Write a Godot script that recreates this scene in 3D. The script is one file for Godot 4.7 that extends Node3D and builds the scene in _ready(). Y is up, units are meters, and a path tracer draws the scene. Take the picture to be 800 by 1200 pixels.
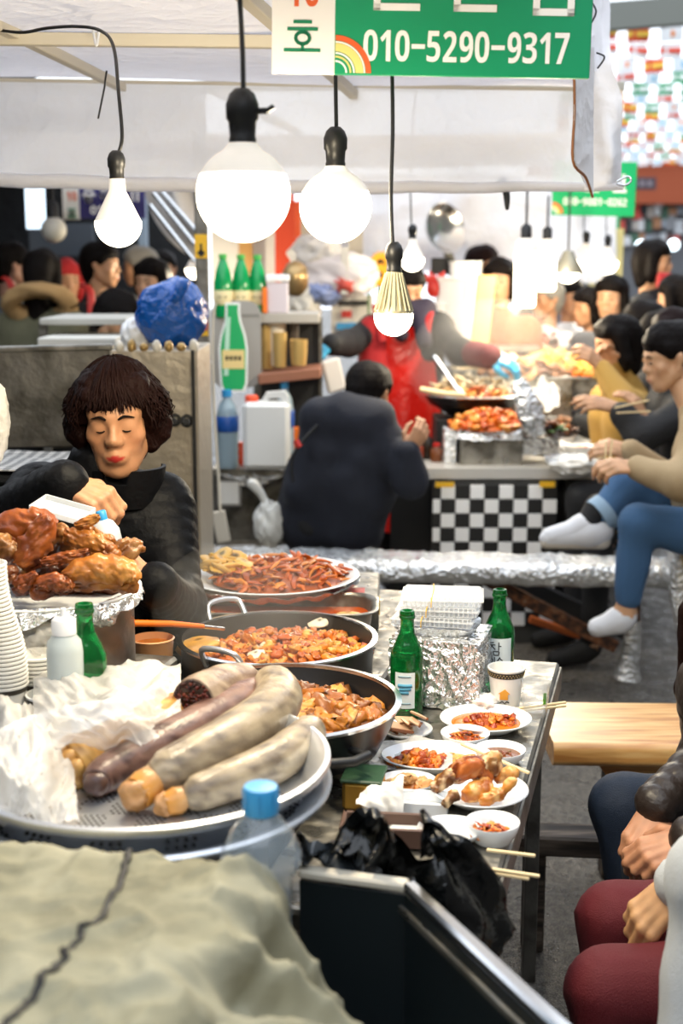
extends Node3D
# A night-market food alley: food stall in front, the next stall and its customers behind. Units are metres, y up.

const F := 1550.0          # focal length in pixels of the 800 x 1200 picture
const PITCH := 10.6
const EYE := 1.62
const CH := 0.885            # height of the serving counter
const ALLEY := -13.8       # the row of stalls runs off to the right
var cam := Transform3D(Basis.from_euler(Vector3(deg_to_rad(-PITCH), 0, 0)), Vector3(0, EYE, 0))

# a measured picture position at a given depth -> a place in the alley
func at(px: float, py: float, z: float) -> Vector3:
	return cam * Vector3((px - 400.0) / F * z, (600.0 - py) / F * z, -z)

# the same, where the sight line meets the height h
func on(px: float, py: float, h: float) -> Vector3:
	var d := cam.basis * Vector3((px - 400.0) / F, (600.0 - py) / F, -1.0)
	return cam.origin + d * ((h - EYE) / d.y)

var M := {}

func _ready() -> void:
	var c := Camera3D.new()
	c.name = "camera"
	var ca := CameraAttributesPhysical.new()
	ca.frustum_focal_length = 12.0 / (600.0 / F)
	ca.frustum_near = 0.05
	ca.frustum_far = 200.0
	ca.frustum_focus_distance = 2.5
	ca.exposure_aperture = 2.3
	c.attributes = ca
	c.fov = rad_to_deg(2.0 * atan(600.0 / F))
	c.transform = cam
	add_child(c)
	c.current = true
	var we := WorldEnvironment.new()
	we.name = "world"
	var e := Environment.new()
	e.background_mode = Environment.BG_COLOR
	e.background_color = Color(0.93, 0.96, 1.0)
	e.background_energy_multiplier = 1.75
	e.tonemap_mode = Environment.TONE_MAPPER_LINEAR
	e.tonemap_exposure = 1.45
	e.sdfgi_enabled = true
	e.ssao_enabled = true
	e.ssil_enabled = true
	e.volumetric_fog_enabled = true
	e.volumetric_fog_density = 0.0
	we.environment = e
	add_child(we)
	noise.seed = 7
	noise.frequency = 0.02
	noise.fractal_octaves = 2
	rng.seed = 11
	make_materials()
	setting()
	near_canopy()
	food_counter()
	dining_table()
	foreground()
	benches()
	next_stall()
	far_market()
	people()
	steam()


# ---------------------------------------------------------------- mesh library
class Buf:
	var v := PackedVector3Array()
	var n := PackedVector3Array()
	var c := PackedColorArray()
	var uv := PackedVector2Array()
	var ix := PackedInt32Array()
	var col := Color.WHITE
	func vert(p: Vector3, nn: Vector3, t := Vector2.ZERO) -> int:
		v.push_back(p); n.push_back(nn); c.push_back(col); uv.push_back(t)
		return v.size() - 1
	func tri(a: int, b: int, d: int) -> void:
		var g := (v[b] - v[a]).cross(v[d] - v[a])
		if g.dot(n[a] + n[b] + n[d]) > 0.0:
			ix.push_back(a); ix.push_back(d); ix.push_back(b)
		else:
			ix.push_back(a); ix.push_back(b); ix.push_back(d)
	func quad(a: int, b: int, d: int, e: int) -> void:
		tri(a, b, d); tri(a, d, e)
	func face(pts: Array, nn: Vector3) -> void:
		var s := v.size()
		for p in pts: vert(p, nn)
		for i in range(1, pts.size() - 1): tri(s, s + i, s + i + 1)
	func done() -> ArrayMesh:
		var m := ArrayMesh.new()
		if v.is_empty(): return m
		var a := []
		a.resize(Mesh.ARRAY_MAX)
		a[Mesh.ARRAY_VERTEX] = v; a[Mesh.ARRAY_NORMAL] = n; a[Mesh.ARRAY_COLOR] = c; a[Mesh.ARRAY_TEX_UV] = uv; a[Mesh.ARRAY_INDEX] = ix
		m.add_surface_from_arrays(Mesh.PRIMITIVE_TRIANGLES, a)
		return m

const ID := Transform3D.IDENTITY
var noise := FastNoiseLite.new()
var rng := RandomNumberGenerator.new()

func T(p: Vector3, e := Vector3.ZERO, s := Vector3.ONE) -> Transform3D:
	return Transform3D(Basis.from_euler(e * PI / 180.0) * Basis.from_scale(s), p)

func V(x: float, y: float, z: float) -> Vector3:
	return Vector3(x, y, z)

# chamfered box centred on the transform's origin
func box(b: Buf, s: Vector3, xf := ID, bev := 0.0) -> void:
	var h := s * 0.5
	var nb := xf.basis.inverse().transposed()
	bev = minf(bev, minf(h.x, minf(h.y, h.z)) * 0.9)
	for ax in 3:
		var a1 := (ax + 1) % 3
		var a2 := (ax + 2) % 3
		for sg in [-1.0, 1.0]:
			var nn := Vector3.ZERO
			nn[ax] = sg
			var pts := []
			for q in [[-1, -1], [1, -1], [1, 1], [-1, 1]]:
				var p := Vector3.ZERO
				p[ax] = sg * h[ax]; p[a1] = q[0] * (h[a1] - bev); p[a2] = q[1] * (h[a2] - bev)
				pts.append(xf * p)
			b.face(pts, (nb * nn).normalized())
	if bev <= 0.0: return
	for ax in 3:
		var a1 := (ax + 1) % 3
		var a2 := (ax + 2) % 3
		for s1 in [-1.0, 1.0]:
			for s2 in [-1.0, 1.0]:
				var nn := Vector3.ZERO
				nn[a1] = s1; nn[a2] = s2
				var pts := []
				for q in [[-1, 0], [1, 0], [1, 1], [-1, 1]]:
					var p := Vector3.ZERO
					p[ax] = q[0] * (h[ax] - bev)
					p[a1] = s1 * (h[a1] - (bev if q[1] == 1 else 0.0))
					p[a2] = s2 * (h[a2] - (0.0 if q[1] == 1 else bev))
					pts.append(xf * p)
				b.face(pts, (nb * nn).normalized())
	for sx in [-1.0, 1.0]:
		for sy in [-1.0, 1.0]:
			for sz in [-1.0, 1.0]:
				var d := V(sx, sy, sz)
				b.face([xf * (d * V(h.x, h.y - bev, h.z - bev)), xf * (d * V(h.x - bev, h.y, h.z - bev)), xf * (d * V(h.x - bev, h.y - bev, h.z))], (nb * d).normalized())

# surface of revolution about y. profile (r, y): from the bottom axis outwards, up the outside, and back down the inside
func lathe(b: Buf, prof: Array, xf := ID, segs := 32, a0 := 0.0, a1 := TAU) -> void:
	var nb := xf.basis.inverse().transposed()
	var ns := []
	for i in prof.size() - 1:
		var d: Vector2 = prof[i + 1] - prof[i]
		ns.append(Vector2(d.y, -d.x).normalized())
	for i in prof.size() - 1:
		var n0: Vector2 = ns[i]
		var n1: Vector2 = ns[i]
		if i > 0 and ns[i - 1].dot(ns[i]) > 0.55: n0 = (ns[i - 1] + ns[i]).normalized()
		if i < ns.size() - 1 and ns[i + 1].dot(ns[i]) > 0.55: n1 = (ns[i + 1] + ns[i]).normalized()
		var s := b.v.size()
		for k in segs + 1:
			var t := a0 + (a1 - a0) * k / segs
			var cs := cos(t)
			var sn := sin(t)
			b.vert(xf * V(prof[i].x * cs, prof[i].y, prof[i].x * sn), (nb * V(n0.x * cs, n0.y, n0.x * sn)).normalized(), Vector2(float(k) / segs, float(i) / prof.size()))
			b.vert(xf * V(prof[i + 1].x * cs, prof[i + 1].y, prof[i + 1].x * sn), (nb * V(n1.x * cs, n1.y, n1.x * sn)).normalized(), Vector2(float(k) / segs, float(i + 1) / prof.size()))
		for k in segs:
			var q := s + k * 2
			if prof[i].x > 1e-6: b.tri(q, q + 2, q + 3)
			if prof[i + 1].x > 1e-6: b.tri(q, q + 3, q + 1)

func P2(a: Array) -> Array:
	var r := []
	for i in a.size() / 2: r.append(Vector2(a[i * 2], a[i * 2 + 1]))
	return r

# points of an nu x nv grid -> smooth surface (cu / cv: closed)
func grid(b: Buf, P: PackedVector3Array, nu: int, nv: int, cu := false, cv := false, flip := 0, cols := PackedColorArray()) -> void:
	var nn := PackedVector3Array()
	nn.resize(nu * nv)
	var cen := Vector3.ZERO
	for p in P: cen += p
	cen /= P.size()
	var vol := 0.0
	for i in nu:
		var i0 := (i - 1 + nu) % nu if cu else maxi(i - 1, 0)
		var i1 := (i + 1) % nu if cu else mini(i + 1, nu - 1)
		for j in nv:
			var j0 := (j - 1 + nv) % nv if cv else maxi(j - 1, 0)
			var j1 := (j + 1) % nv if cv else mini(j + 1, nv - 1)
			var x := (P[i1 * nv + j] - P[i0 * nv + j]).cross(P[i * nv + j1] - P[i * nv + j0])
			vol += x.dot(P[i * nv + j] - cen)
			nn[i * nv + j] = x.normalized()
	var sg := 1.0 if (vol >= 0.0 if flip == 0 else flip > 0) else -1.0
	var s := b.v.size()
	for i in nu * nv:
		if cols.size(): b.col = cols[i]
		b.vert(P[i], nn[i] * sg, Vector2(float(i / nv) / nu, float(i % nv) / nv))
	for i in (nu if cu else nu - 1):
		for j in (nv if cv else nv - 1):
			var q0 := s + i * nv + j
			var q1 := s + ((i + 1) % nu) * nv + j
			var q2 := s + ((i + 1) % nu) * nv + (j + 1) % nv
			var q3 := s + i * nv + (j + 1) % nv
			if P[q0 - s].distance_squared_to(P[q3 - s]) < 1e-14: b.tri(q0, q1, q2)
			elif P[q1 - s].distance_squared_to(P[q2 - s]) < 1e-14: b.tri(q0, q1, q3)
			else: b.quad(q0, q1, q2, q3)

func frames(pts: Array) -> Array:
	var out := []
	var up := V(0, 1, 0)
	var t0: Vector3 = (pts[1] - pts[0]).normalized()
	if absf(t0.dot(up)) > 0.9: up = V(1, 0, 0)
	for i in pts.size():
		var t: Vector3 = (pts[mini(i + 1, pts.size() - 1)] - pts[maxi(i - 1, 0)]).normalized()
		var x := up.cross(t).normalized()
		up = t.cross(x).normalized()
		out.append([x, up, t])
	return out

# swept tube; radii: a number or one for each point; flat: height / width of its section
func tube(b: Buf, pts: Array, radii, n := 8, caps := true, flat := 1.0) -> void:
	var fr := frames(pts)
	var P := PackedVector3Array()
	var m := pts.size()
	var start := -1 if caps else 0
	var stop := m + 1 if caps else m
	for i in range(start, stop):
		var k := clampi(i, 0, m - 1)
		var r: float = radii[k] if radii is Array else radii
		if i < 0 or i >= m: r = 0.0
		for j in n:
			var a := TAU * j / n
			P.push_back(pts[k] + fr[k][0] * cos(a) * r + fr[k][1] * sin(a) * r * flat)
	if not caps:
		grid(b, P, m, n, false, true)
		return
	# walls and caps apart, so that the caps stay crisp
	var W := P.slice(n, n * (m + 1))
	grid(b, W, m, n, false, true, 0)
	for e in [0, m - 1]:
		var pp := []
		for j in n: pp.append(W[e * n + j])
		b.face(pp, fr[e][2] * (-1.0 if e == 0 else 1.0))

func cyl(b: Buf, p0: Vector3, p1: Vector3, r0: float, r1 := -1.0, n := 12, caps := true) -> void:
	tube(b, [p0, p1], [r0, r0 if r1 < 0 else r1], n, caps)

func smooth(pts: Array, per := 6, closed := false) -> Array:
	var out := []
	var m := pts.size()
	for i in (m if closed else m - 1):
		var p0 = pts[(i - 1 + m) % m] if closed else pts[maxi(i - 1, 0)]
		var p1 = pts[i]
		var p2 = pts[(i + 1) % m]
		var p3 = pts[(i + 2) % m] if closed else pts[mini(i + 2, m - 1)]
		for k in per:
			out.append(p1.cubic_interpolate(p2, p0, p3, float(k) / per))
	if not closed: out.append(pts[m - 1])
	return out

func lerps(a: Array, n: int) -> Array:
	var out := []
	for i in n:
		var t := float(i) / (n - 1) * (a.size() - 1)
		var k := mini(int(t), a.size() - 2)
		out.append(lerpf(a[k], a[k + 1], t - k))
	return out

# noisy ellipsoid
func blob(b: Buf, rad: Vector3, xf := ID, amp := 0.0, freq := 8.0, nu := 14, nv := 10, ridged := false, seed_ := 0.0, cols: Array = []) -> void:
	var P := PackedVector3Array()
	var C := PackedColorArray()
	for i in nu:
		for j in nv:
			var a := TAU * i / nu
			var e := -PI / 2 + PI * j / (nv - 1)
			var d := V(cos(a) * cos(e), sin(e), sin(a) * cos(e))
			if j == 0 or j == nv - 1: d = V(0, sin(e), 0)
			var q := d * freq * 1.6 + Vector3.ONE * seed_ * 13.7
			var f := noise.get_noise_3dv(q * 30.0)
			var f2 := noise.get_noise_3dv(q * 80.0)
			if ridged: f = (1.0 - 2.0 * absf(f)) * 0.7 + (1.0 - 2.0 * absf(f2)) * 0.3
			else: f = f * 0.7 + f2 * 0.3
			P.push_back(xf * (d * rad * (1.0 + amp * f)))
			if cols.size(): C.push_back(cols[0].lerp(cols[1], clampf(0.5 + f * 1.1, 0, 1)))
	grid(b, P, nu, nv, true, false, 0, C)

# a sheet with thickness: fn(u, v) -> point, u and v from 0 to 1
func sheet(b: Buf, nu: int, nv: int, fn: Callable, thick := 0.002) -> void:
	var P := PackedVector3Array()
	for i in nu:
		for j in nv:
			P.push_back(fn.call(float(i) / (nu - 1), float(j) / (nv - 1)))
	var s := b.v.size()
	grid(b, P, nu, nv, false, false, 1)
	if thick <= 0.0: return
	var Q := PackedVector3Array()
	for i in P.size(): Q.push_back(P[i] - b.n[s + i] * thick)
	grid(b, Q, nu, nv, false, false, -1)
	var ring := []
	for i in nu: ring.append(i * nv)
	for j in range(1, nv): ring.append((nu - 1) * nv + j)
	for i in range(nu - 2, -1, -1): ring.append(i * nv + nv - 1)
	for j in range(nv - 2, 0, -1): ring.append(j)
	for k in ring.size():
		var a: int = ring[k]
		var c: int = ring[(k + 1) % ring.size()]
		var cen := P[P.size() / 2]
		b.face([P[a], P[c], Q[c], Q[a]], ((P[a] - cen).normalized() + Vector3(0.001, 0, 0)).normalized())

# extruded outline in the xy plane, from z = 0 to z = depth
func prism(b: Buf, poly: Array, depth: float, xf := ID) -> void:
	var pp := PackedVector2Array(poly)
	var ti := Geometry2D.triangulate_polygon(pp)
	var nb := xf.basis.inverse().transposed()
	for z in [0.0, depth]:
		var nn := (nb * V(0, 0, 1.0 if z == depth else -1.0) * signf(depth)).normalized()
		if z == 0.0: nn = (nb * V(0, 0, -signf(depth))).normalized()
		else: nn = (nb * V(0, 0, signf(depth))).normalized()
		var s := b.v.size()
		for p in pp: b.vert(xf * V(p.x, p.y, z), nn)
		for i in ti.size() / 3: b.tri(s + ti[i * 3], s + ti[i * 3 + 1], s + ti[i * 3 + 2])
	var cw := Geometry2D.is_polygon_clockwise(pp)
	for i in pp.size():
		var a := pp[i]
		var c := pp[(i + 1) % pp.size()]
		var d := (c - a).normalized()
		var nn := V(d.y, -d.x, 0) * (-1.0 if cw else 1.0)
		b.face([xf * V(a.x, a.y, 0), xf * V(c.x, c.y, 0), xf * V(c.x, c.y, depth), xf * V(a.x, a.y, depth)], (nb * nn).normalized())

func rounded(w: float, h: float, r: float, n := 5) -> Array:
	var out := []
	for q in [[1, 1, 0], [-1, 1, 1], [-1, -1, 2], [1, -1, 3]]:
		for k in n + 1:
			var a: float = PI / 2 * (q[2] + float(k) / n)
			out.append(Vector2(q[0] * (w / 2 - r) + cos(a) * r, q[1] * (h / 2 - r) + sin(a) * r))
	return out

# pen strokes as thin raised bars, for lettering: list of polylines in xy
func strokes(b: Buf, lines: Array, w: float, depth: float, xf := ID) -> void:
	for ln in lines:
		for i in ln.size() - 1:
			var a: Vector2 = ln[i]
			var c: Vector2 = ln[i + 1]
			var d := (c - a).normalized()
			var e := Vector2(-d.y, d.x) * w / 2
			a -= d * w * 0.5
			c += d * w * 0.5
			prism(b, [a + e, a - e, c - e, c + e], depth, xf)

func circle(cx: float, cy: float, rx: float, ry: float, n := 16) -> Array:
	var out := []
	for i in n + 1: out.append(Vector2(cx + cos(TAU * i / n) * rx, cy + sin(TAU * i / n) * ry))
	return out

# smooth union of tapered capsules [a, b, ra, rb], meshed as surface nets
func field(b: Buf, bones: Array, cell: float, k: float, xf := ID, disp = null, colf = null) -> void:
	var lo := Vector3.ONE * 1e9
	var hi := -lo
	for o in bones:
		var r: float = maxf(o[2], o[3]) + cell * 2.5
		lo = lo.min(o[0] - Vector3.ONE * r).min(o[1] - Vector3.ONE * r)
		hi = hi.max(o[0] + Vector3.ONE * r).max(o[1] + Vector3.ONE * r)
	var nx := int((hi.x - lo.x) / cell) + 2
	var ny := int((hi.y - lo.y) / cell) + 2
	var nz := int((hi.z - lo.z) / cell) + 2
	var f := PackedFloat32Array()
	f.resize(nx * ny * nz)
	f.fill(10.0)
	for o in bones:
		var a: Vector3 = o[0]
		var ba: Vector3 = o[1] - a
		var l2 := maxf(ba.length_squared(), 1e-12)
		var ra: float = o[2]
		var dr: float = o[3] - ra
		var m := maxf(o[2], o[3]) + k * 0.8 + cell * 2.0
		var p0: Vector3 = (a.min(o[1]) - Vector3.ONE * m - lo) / cell
		var p1: Vector3 = (a.max(o[1]) + Vector3.ONE * m - lo) / cell
		var x0 := maxi(int(p0.x), 0)
		var x1 := mini(int(p1.x) + 1, nx - 1)
		var y0 := maxi(int(p0.y), 0)
		var y1 := mini(int(p1.y) + 1, ny - 1)
		var z0 := maxi(int(p0.z), 0)
		var z1 := mini(int(p1.z) + 1, nz - 1)
		for z in range(z0, z1 + 1):
			var pz := lo.z + z * cell - a.z
			for y in range(y0, y1 + 1):
				var py := lo.y + y * cell - a.y
				var row := (z * ny + y) * nx
				var dyz := py * ba.y + pz * ba.z
				var p := V(lo.x + x0 * cell - a.x, py, pz)
				for x in range(x0, x1 + 1):
					var t := clampf((p.x * ba.x + dyz) / l2, 0.0, 1.0)
					var d := (p - ba * t).length() - ra - dr * t
					p.x += cell
					var g := f[row + x]
					if d < g + k:
						var h := k - absf(g - d)
						if h > 0.0: d = minf(g, d) - h * h / k * 0.25
						elif g < d: d = g
						f[row + x] = d
	var ids := {}
	var start := b.v.size()
	var lim := cell * 1.75
	var sy := nx
	var sz := nx * ny
	var off := [0, 1, sy, sy + 1, sz, sz + 1, sz + sy, sz + sy + 1]
	var edges := [0, 1, 2, 3, 4, 5, 6, 7, 0, 2, 1, 3, 4, 6, 5, 7, 0, 4, 1, 5, 2, 6, 3, 7]
	var cp := [V(0, 0, 0), V(1, 0, 0), V(0, 1, 0), V(1, 1, 0), V(0, 0, 1), V(1, 0, 1), V(0, 1, 1), V(1, 1, 1)]
	var vs := PackedVector3Array()
	for z in nz - 1:
		for y in ny - 1:
			var row := (z * ny + y) * nx
			for x in nx - 1:
				var i := row + x
				var f0 := f[i]
				if f0 > lim or f0 < -lim: continue
				var g := [f0, f[i + 1], f[i + sy], f[i + sy + 1], f[i + sz], f[i + sz + 1], f[i + sz + sy], f[i + sz + sy + 1]]
				var neg := 0
				for q in g:
					if q < 0.0: neg += 1
				if neg == 0 or neg == 8: continue
				var acc := Vector3.ZERO
				var cnt := 0
				for e in 12:
					var ea: int = edges[e * 2]
					var eb: int = edges[e * 2 + 1]
					var ga: float = g[ea]
					var gb: float = g[eb]
					if (ga < 0.0) != (gb < 0.0):
						acc += cp[ea].lerp(cp[eb], ga / (ga - gb))
						cnt += 1
				ids[i] = vs.size()
				vs.push_back(lo + (V(x, y, z) + acc / cnt) * cell)
	var tris := PackedInt32Array()
	var st := [1, sy, sz]
	for i in ids:
		var f0 := f[i]
		for ax in 3:
			var s0: int = st[ax]
			var f1 := f[i + s0]
			if (f0 < 0.0) == (f1 < 0.0): continue
			var s1: int = st[(ax + 1) % 3]
			var s2: int = st[(ax + 2) % 3]
			if not (ids.has(i - s1) and ids.has(i - s2) and ids.has(i - s1 - s2)): continue
			var q0: int = ids[i]
			var q1: int = ids[i - s1]
			var q2: int = ids[i - s1 - s2]
			var q3: int = ids[i - s2]
			if f0 > 0.0:
				tris.append_array([q0, q1, q2, q0, q2, q3])
			else:
				tris.append_array([q0, q2, q1, q0, q3, q2])
	# tris run counter-clockwise seen from outside when f0 > 0 flips; normals by faces
	var nn := PackedVector3Array()
	nn.resize(vs.size())
	for pass_ in (2 if disp != null else 1):
		nn.fill(Vector3.ZERO)
		for t in tris.size() / 3:
			var i0 := tris[t * 3]
			var i1 := tris[t * 3 + 1]
			var i2 := tris[t * 3 + 2]
			var x := (vs[i1] - vs[i0]).cross(vs[i2] - vs[i0])
			nn[i0] += x; nn[i1] += x; nn[i2] += x
		for i in vs.size(): nn[i] = -nn[i].normalized()
		if disp != null and pass_ == 0:
			for i in vs.size(): vs[i] += nn[i] * disp.call(vs[i], nn[i])
	var nb := xf.basis.inverse().transposed()
	for i in vs.size():
		if colf != null: b.col = colf.call(vs[i], nn[i])
		b.vert(xf * vs[i], (nb * nn[i]).normalized(), Vector2.ZERO)
	for t in tris: b.ix.push_back(t + start)

# ---------------------------------------------------------------- nodes
var used := {}

func numbered(n: String) -> String:
	var k: int = used.get(n, 0)
	used[n] = k + 1
	return n if k == 0 else "%s_%03d" % [n, k]

func tag(o: Node, label: String, category := "", group := "", kind := "") -> Node:
	if label: o.set_meta("label", label)
	if category: o.set_meta("category", category)
	if group: o.set_meta("group", group)
	if kind: o.set_meta("kind", kind)
	return o

func thing(n: String, label: String, category: String, pos := Vector3.ZERO, group := "", yaw := 0.0) -> Node3D:
	var o := Node3D.new()
	o.name = numbered(n)
	add_child(o)
	o.position = pos
	o.rotation.y = deg_to_rad(yaw)
	tag(o, label, category, group)
	return o

func part(parent: Node, n: String, b, mat: Material, xf := ID, kind := "") -> MeshInstance3D:
	var o := MeshInstance3D.new()
	o.mesh = b.done() if b is Buf else b
	o.material_override = mat
	o.transform = xf
	o.name = numbered(n) if parent == self else n
	parent.add_child(o, true)
	if kind: o.set_meta("kind", kind)
	return o

# a thing that is one mesh; the buffer is in its own coordinates
func solo(n: String, label: String, category: String, b, mat: Material, xf := ID, group := "", kind := "") -> MeshInstance3D:
	var o := part(self, n, b, mat, xf)
	tag(o, label, category, group, kind)
	return o

func copy(o: Node3D, xf: Transform3D, label := "", group := "") -> Node3D:
	var c: Node3D = o.duplicate()
	var nm := str(o.name)
	if nm.substr(nm.length() - 4, 1) == "_" and nm.right(3).is_valid_int(): nm = nm.left(nm.length() - 4)
	c.name = numbered(nm)
	add_child(c)
	c.transform = xf
	if label: c.set_meta("label", label)
	if group: c.set_meta("group", group)
	return c

func struct(n: String, b, mat: Material, xf := ID) -> MeshInstance3D:
	var o := part(self, n, b, mat, xf)
	o.set_meta("kind", "structure")
	return o

# ---------------------------------------------------------------- materials
var tex := {}

func ntex(key: String, freq: float, octaves := 4, normal := false, bump := 4.0, ramp: Gradient = null, ridged := false, cellular := false, size := 512) -> NoiseTexture2D:
	if tex.has(key): return tex[key]
	var f := FastNoiseLite.new()
	f.seed = key.hash() % 1000
	f.noise_type = FastNoiseLite.TYPE_CELLULAR if cellular else FastNoiseLite.TYPE_SIMPLEX_SMOOTH
	f.frequency = freq
	f.fractal_octaves = octaves
	f.fractal_type = FastNoiseLite.FRACTAL_RIDGED if ridged else FastNoiseLite.FRACTAL_FBM
	var t := NoiseTexture2D.new()
	t.width = size; t.height = size
	t.seamless = true
	t.noise = f
	t.as_normal_map = normal
	t.bump_strength = bump
	t.color_ramp = ramp
	tex[key] = t
	return t

func ramp(stops: Array) -> Gradient:
	var g := Gradient.new()
	var o := PackedFloat32Array()
	var c := PackedColorArray()
	for s in stops:
		o.push_back(s[0]); c.push_back(s[1])
	g.offsets = o; g.colors = c
	return g

func mat(c: Color, rough := 0.6, metal := 0.0, spec := 0.5) -> StandardMaterial3D:
	var m := StandardMaterial3D.new()
	m.albedo_color = c
	m.roughness = rough
	m.metallic = metal
	m.metallic_specular = spec
	return m

func tri(m: StandardMaterial3D, scale: float, world := false) -> StandardMaterial3D:
	m.uv1_triplanar = true
	m.uv1_world_triplanar = world
	m.uv1_scale = Vector3.ONE * scale
	return m

func vcol(m: StandardMaterial3D) -> StandardMaterial3D:
	m.vertex_color_use_as_albedo = true
	return m

func bumpy(m: StandardMaterial3D, t: Texture2D, s := 1.0) -> StandardMaterial3D:
	m.normal_enabled = true
	m.normal_texture = t
	m.normal_scale = s
	return m

func glow(c: Color, e: float) -> StandardMaterial3D:
	var m := mat(c, 0.4)
	m.emission_enabled = true
	m.emission = c
	m.emission_energy_multiplier = e
	return m

func glass(c: Color, a: float, rough := 0.05) -> StandardMaterial3D:
	var m := mat(Color(c.r, c.g, c.b, a), rough)
	m.transparency = BaseMaterial3D.TRANSPARENCY_ALPHA
	return m

func lin(h: String) -> Color:
	return Color(h).srgb_to_linear()


# ---------------------------------------------------------------- materials of the place
func make_materials() -> void:
	var nf := ntex("fine_bumps", 0.06, 4, true, 6.0)
	var nm := ntex("soft_bumps", 0.02, 4, true, 8.0)
	var crump := ntex("crumple", 0.018, 4, true, 16.0, null, true)
	var asp := mat(Color.WHITE, 0.75)
	asp.albedo_texture = ntex("asphalt", 0.03, 6, false, 1, ramp([[0.0, Color("686461")], [0.45, Color("918d87")], [0.6, Color("9f9a92")], [1.0, Color("b8b2a8")]]))
	asp.roughness_texture = ntex("wet", 0.008, 3, false, 1, ramp([[0.3, Color(0.35, 0.35, 0.35)], [0.6, Color(0.85, 0.85, 0.85)]]))
	asp.roughness_texture_channel = BaseMaterial3D.TEXTURE_CHANNEL_GREEN
	bumpy(asp, ntex("grit", 0.12, 3, true, 14.0), 0.45)
	var speck := ntex("specks", 0.2, 1, false, 1, ramp([[0.0, Color("5c5a5a")], [0.4, Color("a7a49f")], [0.7, Color("bdb9b2")], [1.0, Color("f6f2e8")]]), false, true)
	asp.detail_enabled = true
	asp.detail_albedo = speck
	asp.detail_blend_mode = BaseMaterial3D.BLEND_MODE_MUL
	asp.detail_uv_layer = BaseMaterial3D.DETAIL_UV_1
	M.asphalt = tri(asp, 2.4, true)
	M.black = mat(Color("101114"), 0.6)
	M.rubber = mat(Color("17181a"), 0.45)
	M.darkwall = bumpy(tri(mat(Color("0d0f13"), 0.8), 1.0), nm, 0.5)
	var st := mat(Color("b8b6b0"), 0.38, 0.85)
	st.roughness_texture = ntex("smear", 0.012, 4, false, 1, ramp([[0.2, Color(0.25, 0.25, 0.25)], [0.8, Color(0.6, 0.6, 0.6)]]))
	st.roughness_texture_channel = BaseMaterial3D.TEXTURE_CHANNEL_GREEN
	st.roughness = 1.0
	st.albedo_texture = ntex("stain", 0.01, 4, false, 1, ramp([[0.2, Color("9b9891")], [0.5, Color("c9c7c2")], [0.8, Color("dedcd8")]]))
	M.steel = bumpy(tri(st, 1.5), nm, 0.25)
	M.dullsteel = bumpy(tri(mat(Color("8b8984"), 0.5, 0.5), 1.5), nm, 0.3)
	M.dullsteel.albedo_texture = st.albedo_texture
	M.beige_steel = bumpy(tri(mat(Color("b3aa9a"), 0.4, 0.45), 1.5), nm, 0.2)
	M.bright_top = bumpy(tri(mat(Color("cfccc5"), 0.35, 0.35), 1.5), nm, 0.15)
	M.chrome = mat(Color("d8dadc"), 0.18, 1.0)
	M.alu = mat(Color("d5d9df"), 0.32, 0.85)
	M.foil = bumpy(tri(mat(Color("e6e8e9"), 0.26, 0.8), 2.2), crump, 1.0)
	M.pan = mat(Color("161618"), 0.35, 0.15)
	M.box_clear = mat(Color(0.93, 0.95, 0.97, 0.3), 0.3)
	M.box_clear.transparency = BaseMaterial3D.TRANSPARENCY_ALPHA
	M.pan_in = mat(Color("4a4642"), 0.35, 0.6)
	M.plate = mat(Color("e9ecee"), 0.22)
	M.paper = mat(Color("eceae4"), 0.75)
	M.plastic_white = mat(Color("e6e8ea"), 0.35)
	M.canvas = mat(Color("f4f3f3"), 0.6)
	M.canvas.backlight_enabled = true
	M.canvas.backlight = Color(0.8, 0.8, 0.82)
	bumpy(tri(M.canvas, 0.7), crump, 0.25)
	M.sheeting = mat(Color(0.97, 0.97, 0.98, 0.7), 0.3)
	M.sheeting.transparency = BaseMaterial3D.TRANSPARENCY_ALPHA
	M.sheeting.backlight_enabled = true
	M.sheeting.backlight = Color(0.9, 0.91, 0.93)
	bumpy(tri(M.sheeting, 0.6), crump, 0.3)
	M.beige_metal = mat(Color("c9c2b2"), 0.5)
	M.sign_green = mat(Color("109465"), 0.4)
	M.sign_white = mat(Color("efeceb"), 0.45)
	M.print_white = mat(Color("f6f6f4"), 0.5)
	M.print_green = mat(Color("0f7f57"), 0.5)
	M.print_orange = mat(Color("e2602c"), 0.5)
	M.print_yellow = mat(Color("ecd67e"), 0.5)
	M.print_black = mat(Color("161616"), 0.5)
	M.bulb_on = glow(Color(1.0, 0.95, 0.84), 6.0)
	M.bulb_white = glow(Color("efe8dc"), 0.3)
	M.red = mat(Color("b8241c"), 0.45)
	M.orange = mat(Color("e8731c"), 0.4)
	M.yellow = mat(Color("eab51f"), 0.45)
	M.blue = mat(Color("2f8fc9"), 0.35)
	M.rust = tri(mat(Color.WHITE, 0.8), 2.0)
	M.rust.albedo_texture = ntex("rust", 0.02, 5, false, 1, ramp([[0.25, Color("2a1d18")], [0.5, Color("5a3a28")], [0.7, Color("7a4a2c")], [0.9, Color("8d8378")]]))
	bumpy(M.rust, nf, 0.8)
	var wd := mat(Color.WHITE, 0.35)
	wd.albedo_texture = ntex("woodgrain", 0.012, 4, false, 1, ramp([[0.2, Color("b5783a")], [0.5, Color("d39c58")], [0.8, Color("e4b878")]]))
	M.wood = tri(wd, 1.0)
	M.wood.uv1_scale = Vector3(0.5, 6, 6)
	M.wood.clearcoat_enabled = true
	M.wood.clearcoat = 0.5
	M.darkwood = tri(mat(Color.WHITE, 0.7), 1.0)
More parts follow.
